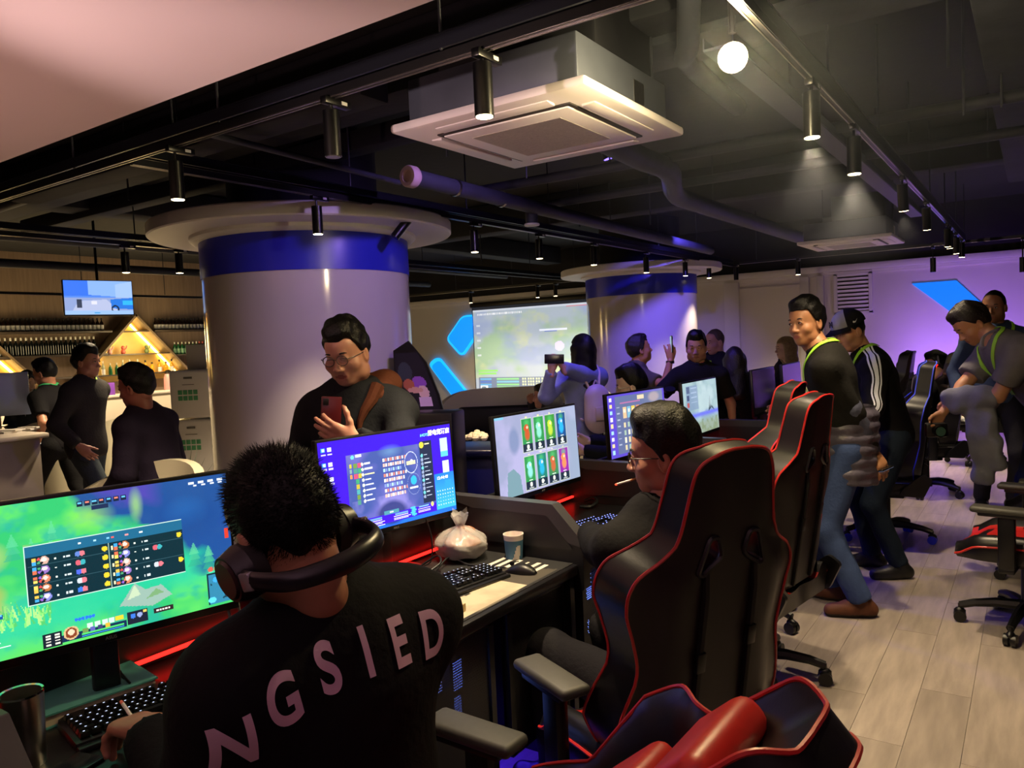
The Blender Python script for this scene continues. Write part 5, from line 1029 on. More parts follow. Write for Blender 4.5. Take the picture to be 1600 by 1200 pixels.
def hair_mesh(root, M, style, hm, h, seed, hl, top):
    f = Field((-.15, -.17, -.34 if style in ('long', 'bob', 'tied') else -.14), (.15, .14, .19), h)
    t = {'buzz': .004, 'bald': .002}.get(style, .012); tt = {'buzz': .006, 'bald': .002}.get(style, top)
    f.ell((0, -.012, .035+tt*.45), (.077+t, .097+t, .100+tt), .005)
    if style in ('short', 'swept'): f.ell((0, .03, .105+tt*.6), (.062, .065, .03+tt*.5), .02); f.ell((0, -.08, .04), (.062, .04, .07), .03)
    def line(x, y, z):          # below this height there is no hair
        sid = np.clip((np.abs(x)-.055)/.02, 0, 1)
        zl = np.where(y > .05, hl, np.where(y > .018, hl-(.05-y)/.032*(hl-.028), np.where(y > -.03, .028-(.018-y)/.048*.05*(1), -.022-(np.clip(-.03-y, 0, .06))/.06*.05)))
        zl = np.where((y > .018) & (sid < .5) & (y > .05), hl-.004*np.cos(x*60), zl)
        return zl
    f.planecut(lambda x, y, z: (line(x, y, z)-z)*.7)
    if style in ('long', 'bob', 'tied'):
        g = -.30 if style == 'long' else -.17
        for sx in (-1, 1): f.cone((sx*.07, -.03, .04), (sx*.075, -.035, g), .04, .038, .04); f.cone((sx*.078, .01, .03), (sx*.085, .0, g+.04), .026, .022, .03)
        f.cone((0, -.075, .06), (0, -.085, g), .075, .075, .05); f.cone((-.04, -.07, 0), (-.05, -.08, g+.01), .05, .05, .04); f.cone((.04, -.07, 0), (.05, -.08, g+.01), .05, .05, .04)
    if style not in ('bald',): f.noise(.0016 if style == 'buzz' else .0032, 75 if style not in ('long', 'bob') else 45, seed)
    P, F = f.extract(); return mesh_from('hair', [(xf(P, M), F, 0)], hm, root)
def hand_part(M, side, curl, h=.0055, thumb=(.5, .3), spread=.06, scale=1.0):   # side +1: thumb toward +x
    f = Field((-.09, -.05, -.13), (.09, .21, .06), h); s = side
    f.cone((0, -.05, 0), (0, .01, 0), .026, .027, .02, flat=.75, side=(1, 0, 0)); f.cone((s*.012, .015, 0), (s*.022, .08, 0), .024, .018, .02, flat=.65, side=(1, 0, 0)); f.cone((-s*.01, .015, 0), (-s*.022, .075, 0), .024, .016, .02, flat=.65, side=(1, 0, 0)); f.ell((0, .05, -.002), (.036, .042, .014), .015)
    spec = [(.028, .088, .072, .0092), (.0095, .092, .080, .0095), (-.0095, .089, .073, .009), (-.027, .08, .057, .0082)]
    for i, (x, y, L, r) in enumerate(spec):
        cv = curl[i] if isinstance(curl, (list, tuple)) else curl; p = np.array((s*x, y-.012, 0.)); a = cv*.7; sp = -s*(i-1.4)*spread
        for q, fr in enumerate((.46, .30, .24)):
            d = np.array((math.sin(sp)*math.cos(a), math.cos(sp)*math.cos(a), -math.sin(a))); e = p+d*(L*fr+(.012 if q == 0 else 0)); f.cone(p, e, r*(1-.06*q), r*(.94-.06*q), .004 if q else .008); p = e; a += cv*(1.0 if q == 0 else .7)
    p = np.array((s*.026, .018, -.006)); out, cu_ = thumb
    for q, (L, r) in enumerate(((.045, .0135), (.034, .0108), (.028, .0095))):
        an = out-q*.12; d = np.array((s*math.sin(an), math.cos(an)*math.cos(cu_*(q*.6+.5)), -math.sin(cu_*(q*.6+.5)))); d /= np.linalg.norm(d); e = p+d*L; f.cone(p, e, r, r*.93, .008 if q else .016); p = e
    P, F = f.extract(); S = Matrix.Diagonal((scale, scale, scale, 1)); return (xf(P, M@S), F, 0)
def ik(a, b, l1, l2, pole):
    a = np.array(a, float); b = np.array(b, float); d = b-a; L = np.linalg.norm(d); L2 = min(L, (l1+l2)*.998); u = d/(L+1e-9); b = a+u*L2
    x = (l1*l1-l2*l2+L2*L2)/(2*L2); hgt = math.sqrt(max(0, l1*l1-x*x)); p = np.array(pole, float); p = p-u*(p@u); p /= np.linalg.norm(p)+1e-9; return a+u*x+p*hgt, b
def person(loc, face, label, S):
    g = S.get; vox = g('vox', .014); sc = g('h', 1.0)
    if g('hp') is not None and not g('sit'):
        ln = g('lean', (0, 0)); ex = g('pel', (0, 0, .95))[2]+math.sqrt(g('spine', .5)**2-ln[0]**2-ln[1]**2)+.152-.25*max(0, math.hypot(*ln)-.15); sc = max(.84, min(1.08, g('hp').z/ex))
    root = empty("person", loc, math.radians(face-90), label=label, cat='person'); root.scale = (sc,)*3
    bpy.context.view_layer.update(); RI = root.matrix_world.inverted()
    def L(p): return np.array(RI@Vector(p)) if p is not None else None
    fat = g('fat', 1.0); pel = np.array(g('pel', (0, 0, .95)), float); lean = np.array(g('lean', (0, 0)), float)     # lean: x,y shift of the neck base
    sh_h = g('spine', .5); zl = math.sqrt(max(.05, sh_h**2-lean@lean)); neck = pel+np.array((lean[0], lean[1], zl)); spn = neck-pel; up = spn/np.linalg.norm(spn)
    tw = g('twist', 0.); right = np.array((math.cos(tw), math.sin(tw), 0.)); right = right-up*(right@up); right /= np.linalg.norm(right); fwd = np.cross(up, right)
    waist = pel+spn*.32; chest = pel+spn*.72; hipr = np.array((1, 0, 0.)); shw = .178*(.5+.5*fat)
    shl = g('shrug', (0, 0)); sR = neck+right*shw-up*(.082-shl[1]); sL = neck-right*shw-up*(.082-shl[0])
    if g('hp') is not None: hc = L(g('hp'))
    else: hc = neck+up*.03+np.array((0, .03, .125))+fwd*.015
    HM = Matrix.Translation(hc)@Euler(tuple(math.radians(a) for a in g('hr', (0, 0, 0))), 'ZXY' if False else 'XYZ').to_matrix().to_4x4() if not g('hrz') else None
    yaw, pit, rol = [math.radians(a) for a in g('hr', (0, 0, 0))]
    HM = Matrix.Translation(hc)@Matrix.Rotation(yaw, 4, 'Z')@Matrix.Rotation(-pit, 4, 'X')@Matrix.Rotation(rol, 4, 'Y')
    hs = g('hs', 1.0); HM = HM@Matrix.Diagonal((hs, hs, hs, 1))
    UA, FA = .285, .255
    wr = {}; el = {}
    for sd, s, sp in (('r', 1, sR), ('l', -1, sL)):
        t = L(g(sd+'h')) if g(sd+'h') is not None else np.array(g(sd+'hl', (s*.27, .06, pel[2]-.06)), float)
        el[sd], wr[sd] = ik(sp, t, UA, FA, g(sd+'ep', (s*.6, -1, -.4)))
    hips = {'r': pel+np.array((.095, 0, -.06)), 'l': pel+np.array((-.095, 0, -.06))}; ank = {}; kn = {}
    for sd, s in (('r', 1), ('l', -1)):
        t = L(g(sd+'f')) if g(sd+'f') is not None else np.array(g(sd+'fl', (s*.11, -.01, .09)), float); kn[sd], ank[sd] = ik(hips[sd], t, .43, .42, g(sd+'kp', (s*.12, 1, 0)))
    allp = [neck, pel, hc, sR, sL, *el.values(), *wr.values(), *kn.values(), *ank.values()]; lo = np.min(allp, 0)-.16; hi = np.max(allp, 0)+.16
    def torso(f, inf, k=.05):
        f.cone(pel-up*.02, waist, .158*fat+inf, .142*fat+inf, k, flat=.74, side=right); f.cone(waist, chest, .142*fat+inf, .165*(.4+.6*fat)+inf, k, flat=.70 if not g('belly') else .78, side=right); f.cone(chest, neck-up*.085, .165*(.4+.6*fat)+inf, .145+inf, k, flat=.66, side=right)
        if g('belly'): f.ell(waist+fwd*.05, (.13*fat, .11*fat, .12), .05)
        f.cone(sR, sL, .062+inf, .062+inf, .05); f.cone(neck-up*.03-fwd*.01, sR, .05+inf*.7, .055+inf, .03); f.cone(neck-up*.03-fwd*.01, sL, .05+inf*.7, .055+inf, .03)
        if g('female'):
            for s in (-1, 1): f.ell(chest+fwd*.1+right*s*.07-up*.02, (.06, .05, .06), .04)
    # skin body
    f = Field(lo, hi, vox); torso(f, -.012)
    f.cone(neck-up*.04, hc-np.array(HM.to_3x3()@Vector((0, .03, .05)))/hs, .06, .056, .03)
    for sd in 'rl':
        f.cone({'r': sR, 'l': sL}[sd], el[sd], .05*fat, .041, .03); f.cone(el[sd], wr[sd], .041, .027, .02); f.cone(hips[sd], kn[sd], .083, .05, .03); f.cone(kn[sd], ank[sd], .05, .035, .02)
    P, F = f.extract(); parts = [(P, F, 0)]
    parts += head_parts(root, HM, None, g('hair', 'short'), g('hm'), g('hv', .0065), g('seed', 1), g('eyes', 'open'), g('gaze', (0, 0)), g('fw', 1.0), g('mouth', 'closed'), g('hl', .078), g('top', .022))
    for sd, s in (('r', -1), ('l', 1)):
        if g('no'+sd+'hand'): continue
        hd = L(g(sd+'fd')) if False else g(sd+'fd')        # finger direction / back-of-hand normal in local axes
        fd = np.array(hd if hd is not None else (wr[sd]-el[sd]), float); fd /= np.linalg.norm(fd); bn = np.array(g(sd+'bn', (s*-.9, .1, .1)), float); bn = bn-fd*(bn@fd); bn /= np.linalg.norm(bn)
        xx = np.cross(fd, bn); Mh = frame(xx, fd, bn, wr[sd]); parts.append(hand_part(Mh, s if True else -s, g(sd+'curl', .35), g('handv', .0075), g(sd+'thumb', (.5, .35)), scale=g('hands', 1.0)))
        S.setdefault('_hand', {})[sd] = root.matrix_world@Mh
    mesh_from('body', parts, [skin(g('skin', '#b98468')), lipm], root)
    # upper garment
    tm = g('topm'); inf = g('inf', .014); f = Field(lo, hi, g('cvox', vox)); torso(f, inf); sl = g('sleeve', 'long')
    for sd in 'rl':
        sp = {'r': sR, 'l': sL}[sd]
        if sl == 'short': mid = sp+(el[sd]-sp)*.72; f.cone(sp, mid, .062*(.5+.5*fat)+inf, .06+inf, .04, cut=True)
        else:
            e2 = el[sd]+(wr[sd]-el[sd])*g('cuff', .94); f.cone(sp, el[sd], .056*(.5+.5*fat)+inf*.9, .046+inf*.9, g('armk', .028)); f.cone(el[sd], e2, .046+inf*.9, .034+inf*.8, .02, cut=True)
    if g('hem', .0): f.cone(pel, pel-np.array((0, 0, g('hem'))), .16*fat+inf, .165*fat+inf, .04, flat=.76, side=right)
    f.cone(neck+up*.045+fwd*.015, hc-np.array(HM.to_3x3()@Vector((0, .03, .07)))/hs, .06, .06, .01, True)
    zc = pel[2]-.09-g('hem', 0)
    f.planecut(lambda x, y, z: (zc-z)+0*x+0*y if not g('sit') else (pel[2]-.05-z)+0*x+0*y)
    f.noise(g('wr', .0035), g('wf', 26), g('seed', 1)); P, F = f.extract(); top = mesh_from(g('topname', 'shirt'), [(P, F, 0)], tm, root)
    if g('collar', True):
        c0 = neck+up*.035+fwd*.01; ring = [c0+right*.072*math.cos(a)+fwd*(.064*math.sin(a)+.008)+up*(.012-.03*max(0, math.sin(a))) for a in np.linspace(0, 2*math.pi, 25)[:-1]]
        MB().tube([Vector(p) for p in ring], g('colr', .014), 8, closed=True).build('collar', g('colm', tm), root)
    # trousers
    f = Field(lo, hi, g('cvox', vox)); ti = g('tinf', .014)
    f.cone(pel+up*.05, pel-up*.03, .15*fat+ti, .152*fat+ti, .04, flat=.74, side=hipr)
    for sd in 'rl': f.cone(hips[sd], kn[sd], .088*(.5+.5*fat)+ti, .056+ti, .03); f.cone(kn[sd], ank[sd]+(0, 0, .0), .056+ti, .042+ti, .03, cut=True)
    f.noise(.003, 24, 5); P, F = f.extract(); mesh_from('trousers', [(P, F, 0)], g('botm'), root)
    for sd, s in (('r', 1), ('l', -1)):
        a = ank[sd]; fdir = np.array(g(sd+'toe', (s*.25, 1, 0)), float); fdir /= np.linalg.norm(fdir); z0 = max(a[2]-.09, 0 if not g('f_off') else a[2]-.09)
        f = Field(np.minimum(a-.12, a+fdir*.2-.08), np.maximum(a+.12, a+fdir*.2+.08), .009); z0 = a[2]-.09
        f.cone((*(a[:2]-fdir[:2]*.05), z0+.04), (*(a[:2]+fdir[:2]*.06), z0+.045), .042, .045, .02); f.cone((*(a[:2]+fdir[:2]*.05), z0+.04), (*(a[:2]+fdir[:2]*.15), z0+.03), .046, .038, .02); f.cone((*(a[:2]-fdir[:2]*.02), z0+.06), (a[0], a[1], z0+.12), .048, .046, .02)
        f.planecut(lambda x, y, z: z0-z+0*x+0*y); P, F = f.extract(); sole = P[F].mean(1)[:, 2] < z0+.022; so_ = mesh_from('shoe', [(P, F[~sole], 0), (P, F[sole], 1)], [g('shoem', black), g('solem', g('shoem', black))], root)
    R = dict(root=root, HM=HM, neck=neck, up=up, right=right, fwd=fwd, sR=sR, sL=sL, el=el, wr=wr, pel=pel, top=top, hc=hc, chest=chest, mw=root.matrix_world.copy(), hand=S.get('_hand', {}))
    return R
def glasses(R, m, name='glasses', r=(.023, .019), lensm=None):
    HM = R['HM']; e = empty(name, (0, 0, 0)); e.parent = R['root']; A = lambda *p: HM@Vector(p); b = MB()
    for s in (-1, 1):
        b.tube([A(s*.031+r[0]*math.cos(a)*(1 if abs(math.cos(a)) < .8 else 1), .104-.01*abs(math.cos(a)*s+.3)*0, .01+r[1]*math.sin(a)) for a in np.linspace(0, 2*math.pi, 17)[:-1]], .0018, 6, closed=True)
        b.tube([A(s*.054, .103, .014), A(s*.074, .085, .016), A(s*.082, .0, .012), A(s*.08, -.02, -.005)], .0018, 6)
    b.tube([A(-.008, .106, .014), A(0, .109, .017), A(.008, .106, .014)], .0016, 6); b.build('frame', m, e)
    for s in (-1, 1): MB().add([A(s*.031+r[0]*.95*math.cos(a), .104, .01+r[1]*.95*math.sin(a)) for a in np.linspace(0, 2*math.pi, 17)[:-1]], [tuple(range(16))]).build('lens', mat('spectacle_lens', '#e8eef0', .05, alpha=.12), e)
def lanyard(R, m, side=1, length=.42):
    n, up, rt, fw = R['neck'], R['up'], R['right'], R['fwd']; me = R['top'].data; bv = BVHTree.FromPolygons([v.co for v in me.vertices], [p.vertices for p in me.polygons])
    pts = [n-fw*.09+up*.05, n+rt*.07+up*.05-fw*.04, n+rt*.10+up*.02+fw*.05, n+rt*.08-up*.06+fw*.13, n+rt*.04-up*.22+fw*.17, n+rt*.008-up*length+fw*.18]
    for s in (1, -1):
        q = smooth_path([Vector(p if s > 0 else (p-rt*2*(np.dot(p-n, rt)))) for p in pts], 6); Q = []; NN = []
        for p in q:
            hit, nn, _, d_ = bv.find_nearest(p); out = (p-hit).dot(nn); Q.append(hit+nn*.006 if d_ < .12 else p); NN.append(nn)
        vs = []
        for i, p in enumerate(Q):
            d = (Q[min(i+1, len(Q)-1)]-Q[max(i-1, 0)]).normalized(); nn = NN[i]; nn = (nn-d*nn.dot(d)).normalized(); w_ = d.cross(nn)*.011; vs += [p-w_, p+w_]
        o = MB().add(vs, [(2*i, 2*i+1, 2*i+3, 2*i+2) for i in range(len(Q)-1)]).build('lanyard', m, R['root']); md = o.modifiers.new('s', 'SOLIDIFY'); md.thickness = .004; md.offset = 0
def phone(M, label, col='#141416', w=.074, l=.152, t=.009, screen=None, name='smartphone'):
    e = empty(name, (0, 0, 0), label=label, cat='phone'); e.matrix_world = M
    MB().box((0, 0, 0), (w, l, t), bev=.004).build('case', mat('phone_'+col[1:], col, .25), e); MB().box((0, 0, -t/2-.0003), (w-.006, l-.008, .0006)).build('display', screen or mat('phone_screen', '#101418', .1, emit='#8aa0c8', es=.4), e); MB().box((-.02, l/2-.02, t/2+.001), (.02, .025, .003), bev=.001).build('camera_bump', black, e); return e
def cloth(name, c, rough=.85, n=(14, .12), b=(60, .25)): return mat('cloth_'+name, c, rough, noise=n, bump=b, spec=.15)
blkc = cloth('black', '#0e0d10'); dkc = cloth('dark_grey', '#1d1c20'); jeans = cloth('indigo_jeans', '#3a4a72'); lanm = mat('lime_lanyard', '#9ad83a', .6)
# ------------------------------------------------------------------ people
def flat2(v): return (v[0], v[1], 0)
# foreground man
p1c = at(446, 832, 1.3)
P1 = person((-1.02, .86, 0), 174, 'seated man in black sweatshirt with pink back lettering and headphones, seen from behind', dict(vox=.011, cvox=.009, hv=.0042, h=1.0, fat=1.04, pel=(.05, -.02, .635), lean=(-.01, .05), spine=.5, hp=p1c, hr=(-2, 14, -10), hs=1.0, topm=blkc, topname='sweatshirt', inf=.022, botm=dkc, sit=True, hair='buzz', eyes='open', lh=atz(236, 1138, .85), lfd=(-.05, 1, -.15), lbn=(.12, .2, 1), lcurl=[.35, .5, .75, .8], lthumb=(.5, .5), handv=.004, hands=1.15, lep=(-.25, -.5, -1), rh=(-1.5, 1.17, .80), rep=(1, -.2, -.6), rbn=(0, 0, 1), rfl=(.14, .42, .09), lfl=(-.16, .40, .09), wr=.005, wf=20, skin='#a8735a', colr=.012, hems=0, seed=3, cuff=.88, armk=.1))
HM = P1['HM']
# dense short hair: thousands of spikes over the scalp (nobody could count them)
vs = []; fs = []
for i in range(9000):
    d = RNG.standard_normal(3); d /= np.linalg.norm(d)
    p = np.array((0, -.012, .035))+d*np.array((.079, .099, .105)); x, y, z = p
    zl = .075 if y > .05 else (.03 if y > .02 else (-.0 if y > -.03 else -.065))
    if z < zl: continue
    fade = min(1, max(.18, (z-zl+.01)/.07)); Ln = (.008+.010*RNG.random())*fade*(1.5 if z > .09 else 1); nrm = d/np.array((.079, .099, .105)); nrm /= np.linalg.norm(nrm); dr = nrm+np.array((0, .25, -.1))+RNG.standard_normal(3)*.28; dr /= np.linalg.norm(dr); t = np.cross(dr, (.3, .5, .8)); t /= np.linalg.norm(t); u = np.cross(dr, t); b = len(vs); w_ = .0011
    vs += [p+t*w_, p-t*w_*.5+u*w_*.87, p-t*w_*.5-u*w_*.87, p+dr*Ln]; fs += [(b, b+1, b+3), (b+1, b+2, b+3), (b+2, b, b+3)]
o = mesh_from('hair_strands', [(xf(np.array(vs), HM), np.array(fs), 0)], mat('hair_strand', '#060505', .5, spec=.2), P1['root']); tag(o, kind='stuff')
# headphones, band behind the head
hpn = empty('headphones', P1['mw']@Vector(P1['hc']), label='large dark over-ear headphones with the band behind the foreground man neck', cat='headphones'); bpy.context.view_layer.update()
HW = P1['mw']@HM; HI = hpn.matrix_world.inverted(); A = lambda *p: HI@(HW@Vector(p)); R3 = (HI@HW).to_3x3()
hpk = mat('headphone_shell', '#14121a', .32, .2); hpc = mat('headphone_cushion', '#0c0b0d', .6)
for s in (-1, 1):
    cu = MB(); q = Vector((s*.09, .0, -.03)); ax = Vector((s, .05, -.05)).normalized()
    M_ = HI@HW
    cc = MB().cyl(A(*(q-ax*.022)), A(*(q+ax*.004)), .046, .046, n=28).build('cushion', hpc, hpn)
    MB().cyl(A(*(q+ax*.002)), A(*(q+ax*.030)), .047, .038, n=28).build('ear_cup', hpk, hpn)
    MB().cyl(A(*(q+ax*.030)), A(*(q+ax*.034)), .034, .030, n=28).build('cup_cap', mat('cup_cap_red', '#2a1016', .35), hpn)
    MB().box(A(s*.115, -.05, -.04), (.012, .03, .03), rot=R3, bev=.003).build('hinge_plate', mat('hinge_silver', '#a8a4ac', .3, .6), hpn)
ring = [(.102, -.02, -.03), (.112, -.06, -.04), (.092, -.115, -.055), (.05, -.142, -.062), (0, -.15, -.065), (-.05, -.142, -.062), (-.092, -.115, -.055), (-.112, -.06, -.04), (-.102, -.02, -.03)]
q = smooth_path(ring, 6); vs = []; fs = []; K = 12
for i, p in enumerate(q):
    d = (q[min(i+1, len(q)-1)]-q[max(i-1, 0)]).normalized(); upv = Vector((0, .25, 1)).normalized(); n_ = d.cross(upv).normalized(); u_ = n_.cross(d); hw_ = .018*(1-.25*abs(i/(len(q)-1)-.5)*2)
    for k in range(K): a = 2*math.pi*k/K; vs.append(A(*(p+u_*hw_*math.sin(a)+n_*.009*math.cos(a))))
for i in range(len(q)-1): fs += [(i*K+k, i*K+(k+1) % K, (i+1)*K+(k+1) % K, (i+1)*K+k) for k in range(K)]
MB().add(vs, fs).build('head_band', hpk, hpn)
# lettering on the back
bpy.context.view_layer.update(); me = P1['top'].data; bvh = BVHTree.FromPolygons([v.co for v in me.vertices], [p.vertices for p in me.polygons]); rt, up_, fw, nk = [Vector(P1[k]) for k in ('right', 'up', 'fwd', 'neck')]
ltm = mat('back_print_pink', '#c9a4bb', .7)
def letter(ch, x, z, size, rot=0):
    lm = text_mesh(ch, size, 0, size*.028); bm = bmesh.new(); bm.from_mesh(lm); bmesh.ops.triangulate(bm, faces=bm.faces); 
    for _ in range(3): bmesh.ops.subdivide_edges(bm, edges=[e for e in bm.edges if e.calc_length() > .012], cuts=1)
    bmesh.ops.triangulate(bm, faces=bm.faces); c, s = math.cos(rot), math.sin(rot)
    for v in bm.verts:
        u, w_ = v.co.x*.78, v.co.y*1.12; u, w_ = u*c-w_*s+x, u*s+w_*c+z; o = nk+rt*u+up_*w_-fw*.6; hit, nrm, i, d = bvh.ray_cast(o, fw)
        v.co = hit-fw*.0025 if hit else o+fw*.45
    bm.to_mesh(lm); bm.free(); lm.materials.clear(); return mkobj('back_letter', lm, ltm, P1['top'])
for i, (ch, x, z, r) in enumerate([('N', -.235, -.135, .2), ('G', -.165, -.09, .14), ('S', -.085, -.07, .06), ('I', -.015, -.068, 0), ('E', .055, -.076, -.04), ('D', .138, -.09, -.1)]): letter(ch, x, z, .1, r)
# his cigarette, held between two fingers
hm = P1['hand']['l']; ca = hm@Vector((.012, .10, .004)); d_ = (hm.to_3x3()@Vector((.0, .8, .45))).normalized()
cg = empty('cigarette', ca, label='white cigarette between the foreground man fingers', cat='cigarette'); MB().cyl(-d_*.02, d_*.05, .0038, n=10).build('paper', mat('cig_paper', '#d8d4cc', .7), cg); MB().cyl(d_*.05, d_*.06, .0038, .003, n=10).build('ash_tip', mat('cig_ash', '#a07068', .8, emit='#ff5020', es=.1), cg)
# bespectacled player
p2c = at(1036, 714, 2.45)
P2 = person((-.95, 2.2, 0), 162, 'seated man in black jacket and dark glasses smoking at the card game monitor', dict(vox=.013, hv=.005, pel=(.0, .0, .51), lean=(.02, .06), hp=p2c, hr=(38, 4, -3), topm=blkc, topname='jacket', inf=.018, botm=dkc, sit=True, hair='swept', hm=hairm, top=.034, hl=.07, lh=atz(908, 826, .82), lep=(-.3, -.5, -1), lfd=(.1, 1, -.1), lbn=(0, 0, 1), rh=(-1.48, 2.95, .82), rep=(1, -.2, -.8), rbn=(0, 0, 1), rfl=(.14, .42, .09), lfl=(-.14, .42, .09), skin='#9a6a56', eyes='down', seed=4, wr=.006))
glasses(P2, mat('glasses_black', '#0c0c0e', .3), r=(.025, .017))
HW2 = P2['mw']@P2['HM']; ca = HW2@Vector((0, .088, -.063)); d_ = (HW2.to_3x3()@Vector((.1, 1, -.25))).normalized(); cg = empty('cigarette', ca, label='lit cigarette in the bespectacled player mouth', cat='cigarette'); MB().cyl(d_*0, d_*.024, .0038, n=10).build('filter', mat('cig_filter', '#b07848', .7), cg); MB().cyl(d_*.024, d_*.07, .0038, n=10).build('paper', MATS['cig_paper'], cg); MB().cyl(d_*.07, d_*.078, .0038, .003, n=10).build('ember', mat('cig_ember', '#c05040', .8, emit='#ff5030', es=.6), cg)
# man with phone behind the desks
p3c = at(543, 556, 3.1); r3 = Vector((p3c.x-.03, p3c.y+.06, 0))
P3 = person(r3, -64, 'standing man in dark jacket and round glasses looking at his phone', dict(vox=.013, hv=.005, fat=.98, hp=p3c, hr=(-8, 16, 3), topm=cloth('jacket_charcoal', '#1f2125'), topname='jacket', inf=.024, botm=dkc, hem=.08, hair='short', top=.028, hl=.082, fw=1.14, eyes='down', skin='#c08a74', lh=at(553, 690, 2.78), lfd=(.75, .25, .42), lbn=(-.1, 1, -.1), lcurl=[.42, .3, .3, .35], lthumb=(.9, .2), lep=(-1, -.2, -1), handv=.0048, rhl=(.25, .2, 1.02), seed=6, mouth='closed', wr=.006, colm=cloth('collar_black', '#141416'), colr=.02))
glasses(P3, mat('glasses_thin', '#6a6058', .3, .6), r=(.025, .021))
nk, up_, rt, fw = [Vector(P3[k]) for k in ('neck', 'up', 'right', 'fwd')]
hd = Field((-.3, -.3, 1.2), (.3, .3, 1.7), .012); N3 = np.array(nk); rt3, fw3, up3 = P3['right'], P3['fwd'], P3['up']
hd.cone(N3-fw3*.10+up3*.01, N3-rt3*.125-fw3*.05+up3*.02, .06, .06, .03); hd.cone(N3-fw3*.10+up3*.01, N3+rt3*.10-fw3*.05, .06, .05, .03); hd.cone(N3-rt3*.125-fw3*.05+up3*.02, N3-rt3*.12+fw3*.05-up3*.02, .06, .042, .03); hd.noise(.003, 40, 3); Pp, Fp = hd.extract(); mesh_from('hood', [(Pp, Fp, 0)], cloth('hood_brown', '#573020'), P3['root'])
_bv = BVHTree.FromPolygons([v.co for v in P3['top'].data.vertices], [p.vertices for p in P3['top'].data.polygons])
def snap(p): h_, n_, _, _ = _bv.find_nearest(p); return h_+n_*.004
MB().tube([snap(nk-rt*x+fw*f_-up_*z) for x, z, f_ in ((.12, -.02, .06), (.115, .02, .13), (.1, .06, .18), (.088, .11, .2), (.08, .15, .2), (.075, .2, .2))], [.03, .026, .02, .014, .01, .005], 8).build('hood_edge', MATS['cloth_hood_brown'], P3['root'])
MB().tube([snap(nk-rt*.02+fw*.25-up_*z) for z in (.12, .2, .3, .4, .5)], .006, 6).build('zip', mat('zip_dark', '#0c0c0e', .4), P3['root'])
for z, x in ((.2, .1), (.24, .06)): MB().box(snap(nk-rt*x+fw*.25-up_*z), (.02, .012, .02), bev=.003).build('snap_fastener', blackm, P3['root'])
hm = P3['hand']['l']; pm_ = frame(*[Vector(v).normalized() for v in ((hm.to_3x3()@Vector((0, -1, .0))), (hm.to_3x3()@Vector((1, 0, 0))), (hm.to_3x3()@Vector((0, 0, 1))))]); o_ = hm@Vector((.035, .075, -.03))
ux = (at(600, 640, 3)-at(480, 636, 3)).normalized(); uz = (Vector((0, 0, 1))+Vector((0, 0, 0))).normalized(); pn = Vector((0, 0, CH))-at(520, 640, 2.78); pn.normalize(); ux = (ux-pn*ux.dot(pn)).normalized(); uy = pn.cross(ux)
phone(frame(ux, uy, pn, at(517, 652, 2.82)), 'dark red phone held up by the man in round glasses', '#4a1418')
# lanyard man
p4c = at(1260, 508, 4.35); lg = cloth('sweater_black', '#1a1917')
P4 = person((-.88, 4.55, 0), 188, 'man in black sweater and lime lanyard looking back over his shoulder', dict(vox=.013, hv=.005, h=1.0, hp=p4c, hr=(56, 2, 4), lean=(-.03, .1), topm=lg, topname='sweater', inf=.018, botm=jeans, tinf=.02, hair='swept', top=.03, hl=.082, fw=.97, skin='#a0704f', lh=at(1366, 712, 4.2), lfd=(-.25, -.5, -.75), lbn=(-.6, -.4, .2), lcurl=.5, lep=(-.8, -.9, -.2), handv=.0055, rhl=(.2, .3, 1.1), shoem=mat('brown_suede', '#5a3018', .75, noise=(30, .15)), solem=mat('boot_sole', '#2a1c14', .7), rfl=(.1, .08, .09), lfl=(-.13, -.06, .09), gaze=(.4, 0), seed=8, eyes='open'))
lanyard(P4, lanm)
vst = Field((-.3, -.3, .5), (.3, .3, 1.1), .01); vst.cone((0, 0, 1.04), (0, .015, .78), .174, .188, .03, flat=.93, side=(1, 0, 0)); vst.planecut(lambda x, y, z: .74+.02*np.sin(y*9)-z+0*x)
X_, Y_, Z_ = np.meshgrid(*vst.ax, indexing='ij', sparse=True); vst.D = vst.D-(.013*np.abs(np.sin(Z_*math.pi/.062+.35*np.sin(Y_*7)+.25*np.sin(X_*9)))).astype(np.float32); vst.noise(.003, 50, 2); Pp, Fp = vst.extract(); o = mesh_from('quilted_vest', [(Pp, Fp, 0)], mat('vest_grey_nylon', '#4f4a58', .42, noise=(12, .12), bump=(60, .3)), P4['root']); tag(o, 'grey quilted vest tied around the waist')
sl_ = P4['el']['l']; wv = P4['wr']['l']; fs_ = Field(np.minimum(sl_, wv)-.1, np.maximum(sl_, wv)+.1, .01); fs_.cone(sl_+(wv-sl_)*-.1, sl_+(wv-sl_)*.98, .064, .05, .02, cut=True); fs_.noise(.004, 45, 4); Pp, Fp = fs_.extract(); mesh_from('grey_sleeve', [(Pp, Fp, 0)], cloth('sleeve_grey', '#4a4c5e', .6), P4['root'])
hm = P4['hand']['l']; phone(hm@Matrix.Translation((0.0, .09, -.035))@Matrix.Rotation(1.2, 4, 'X'), 'black phone in the lanyard man left hand', '#101012')
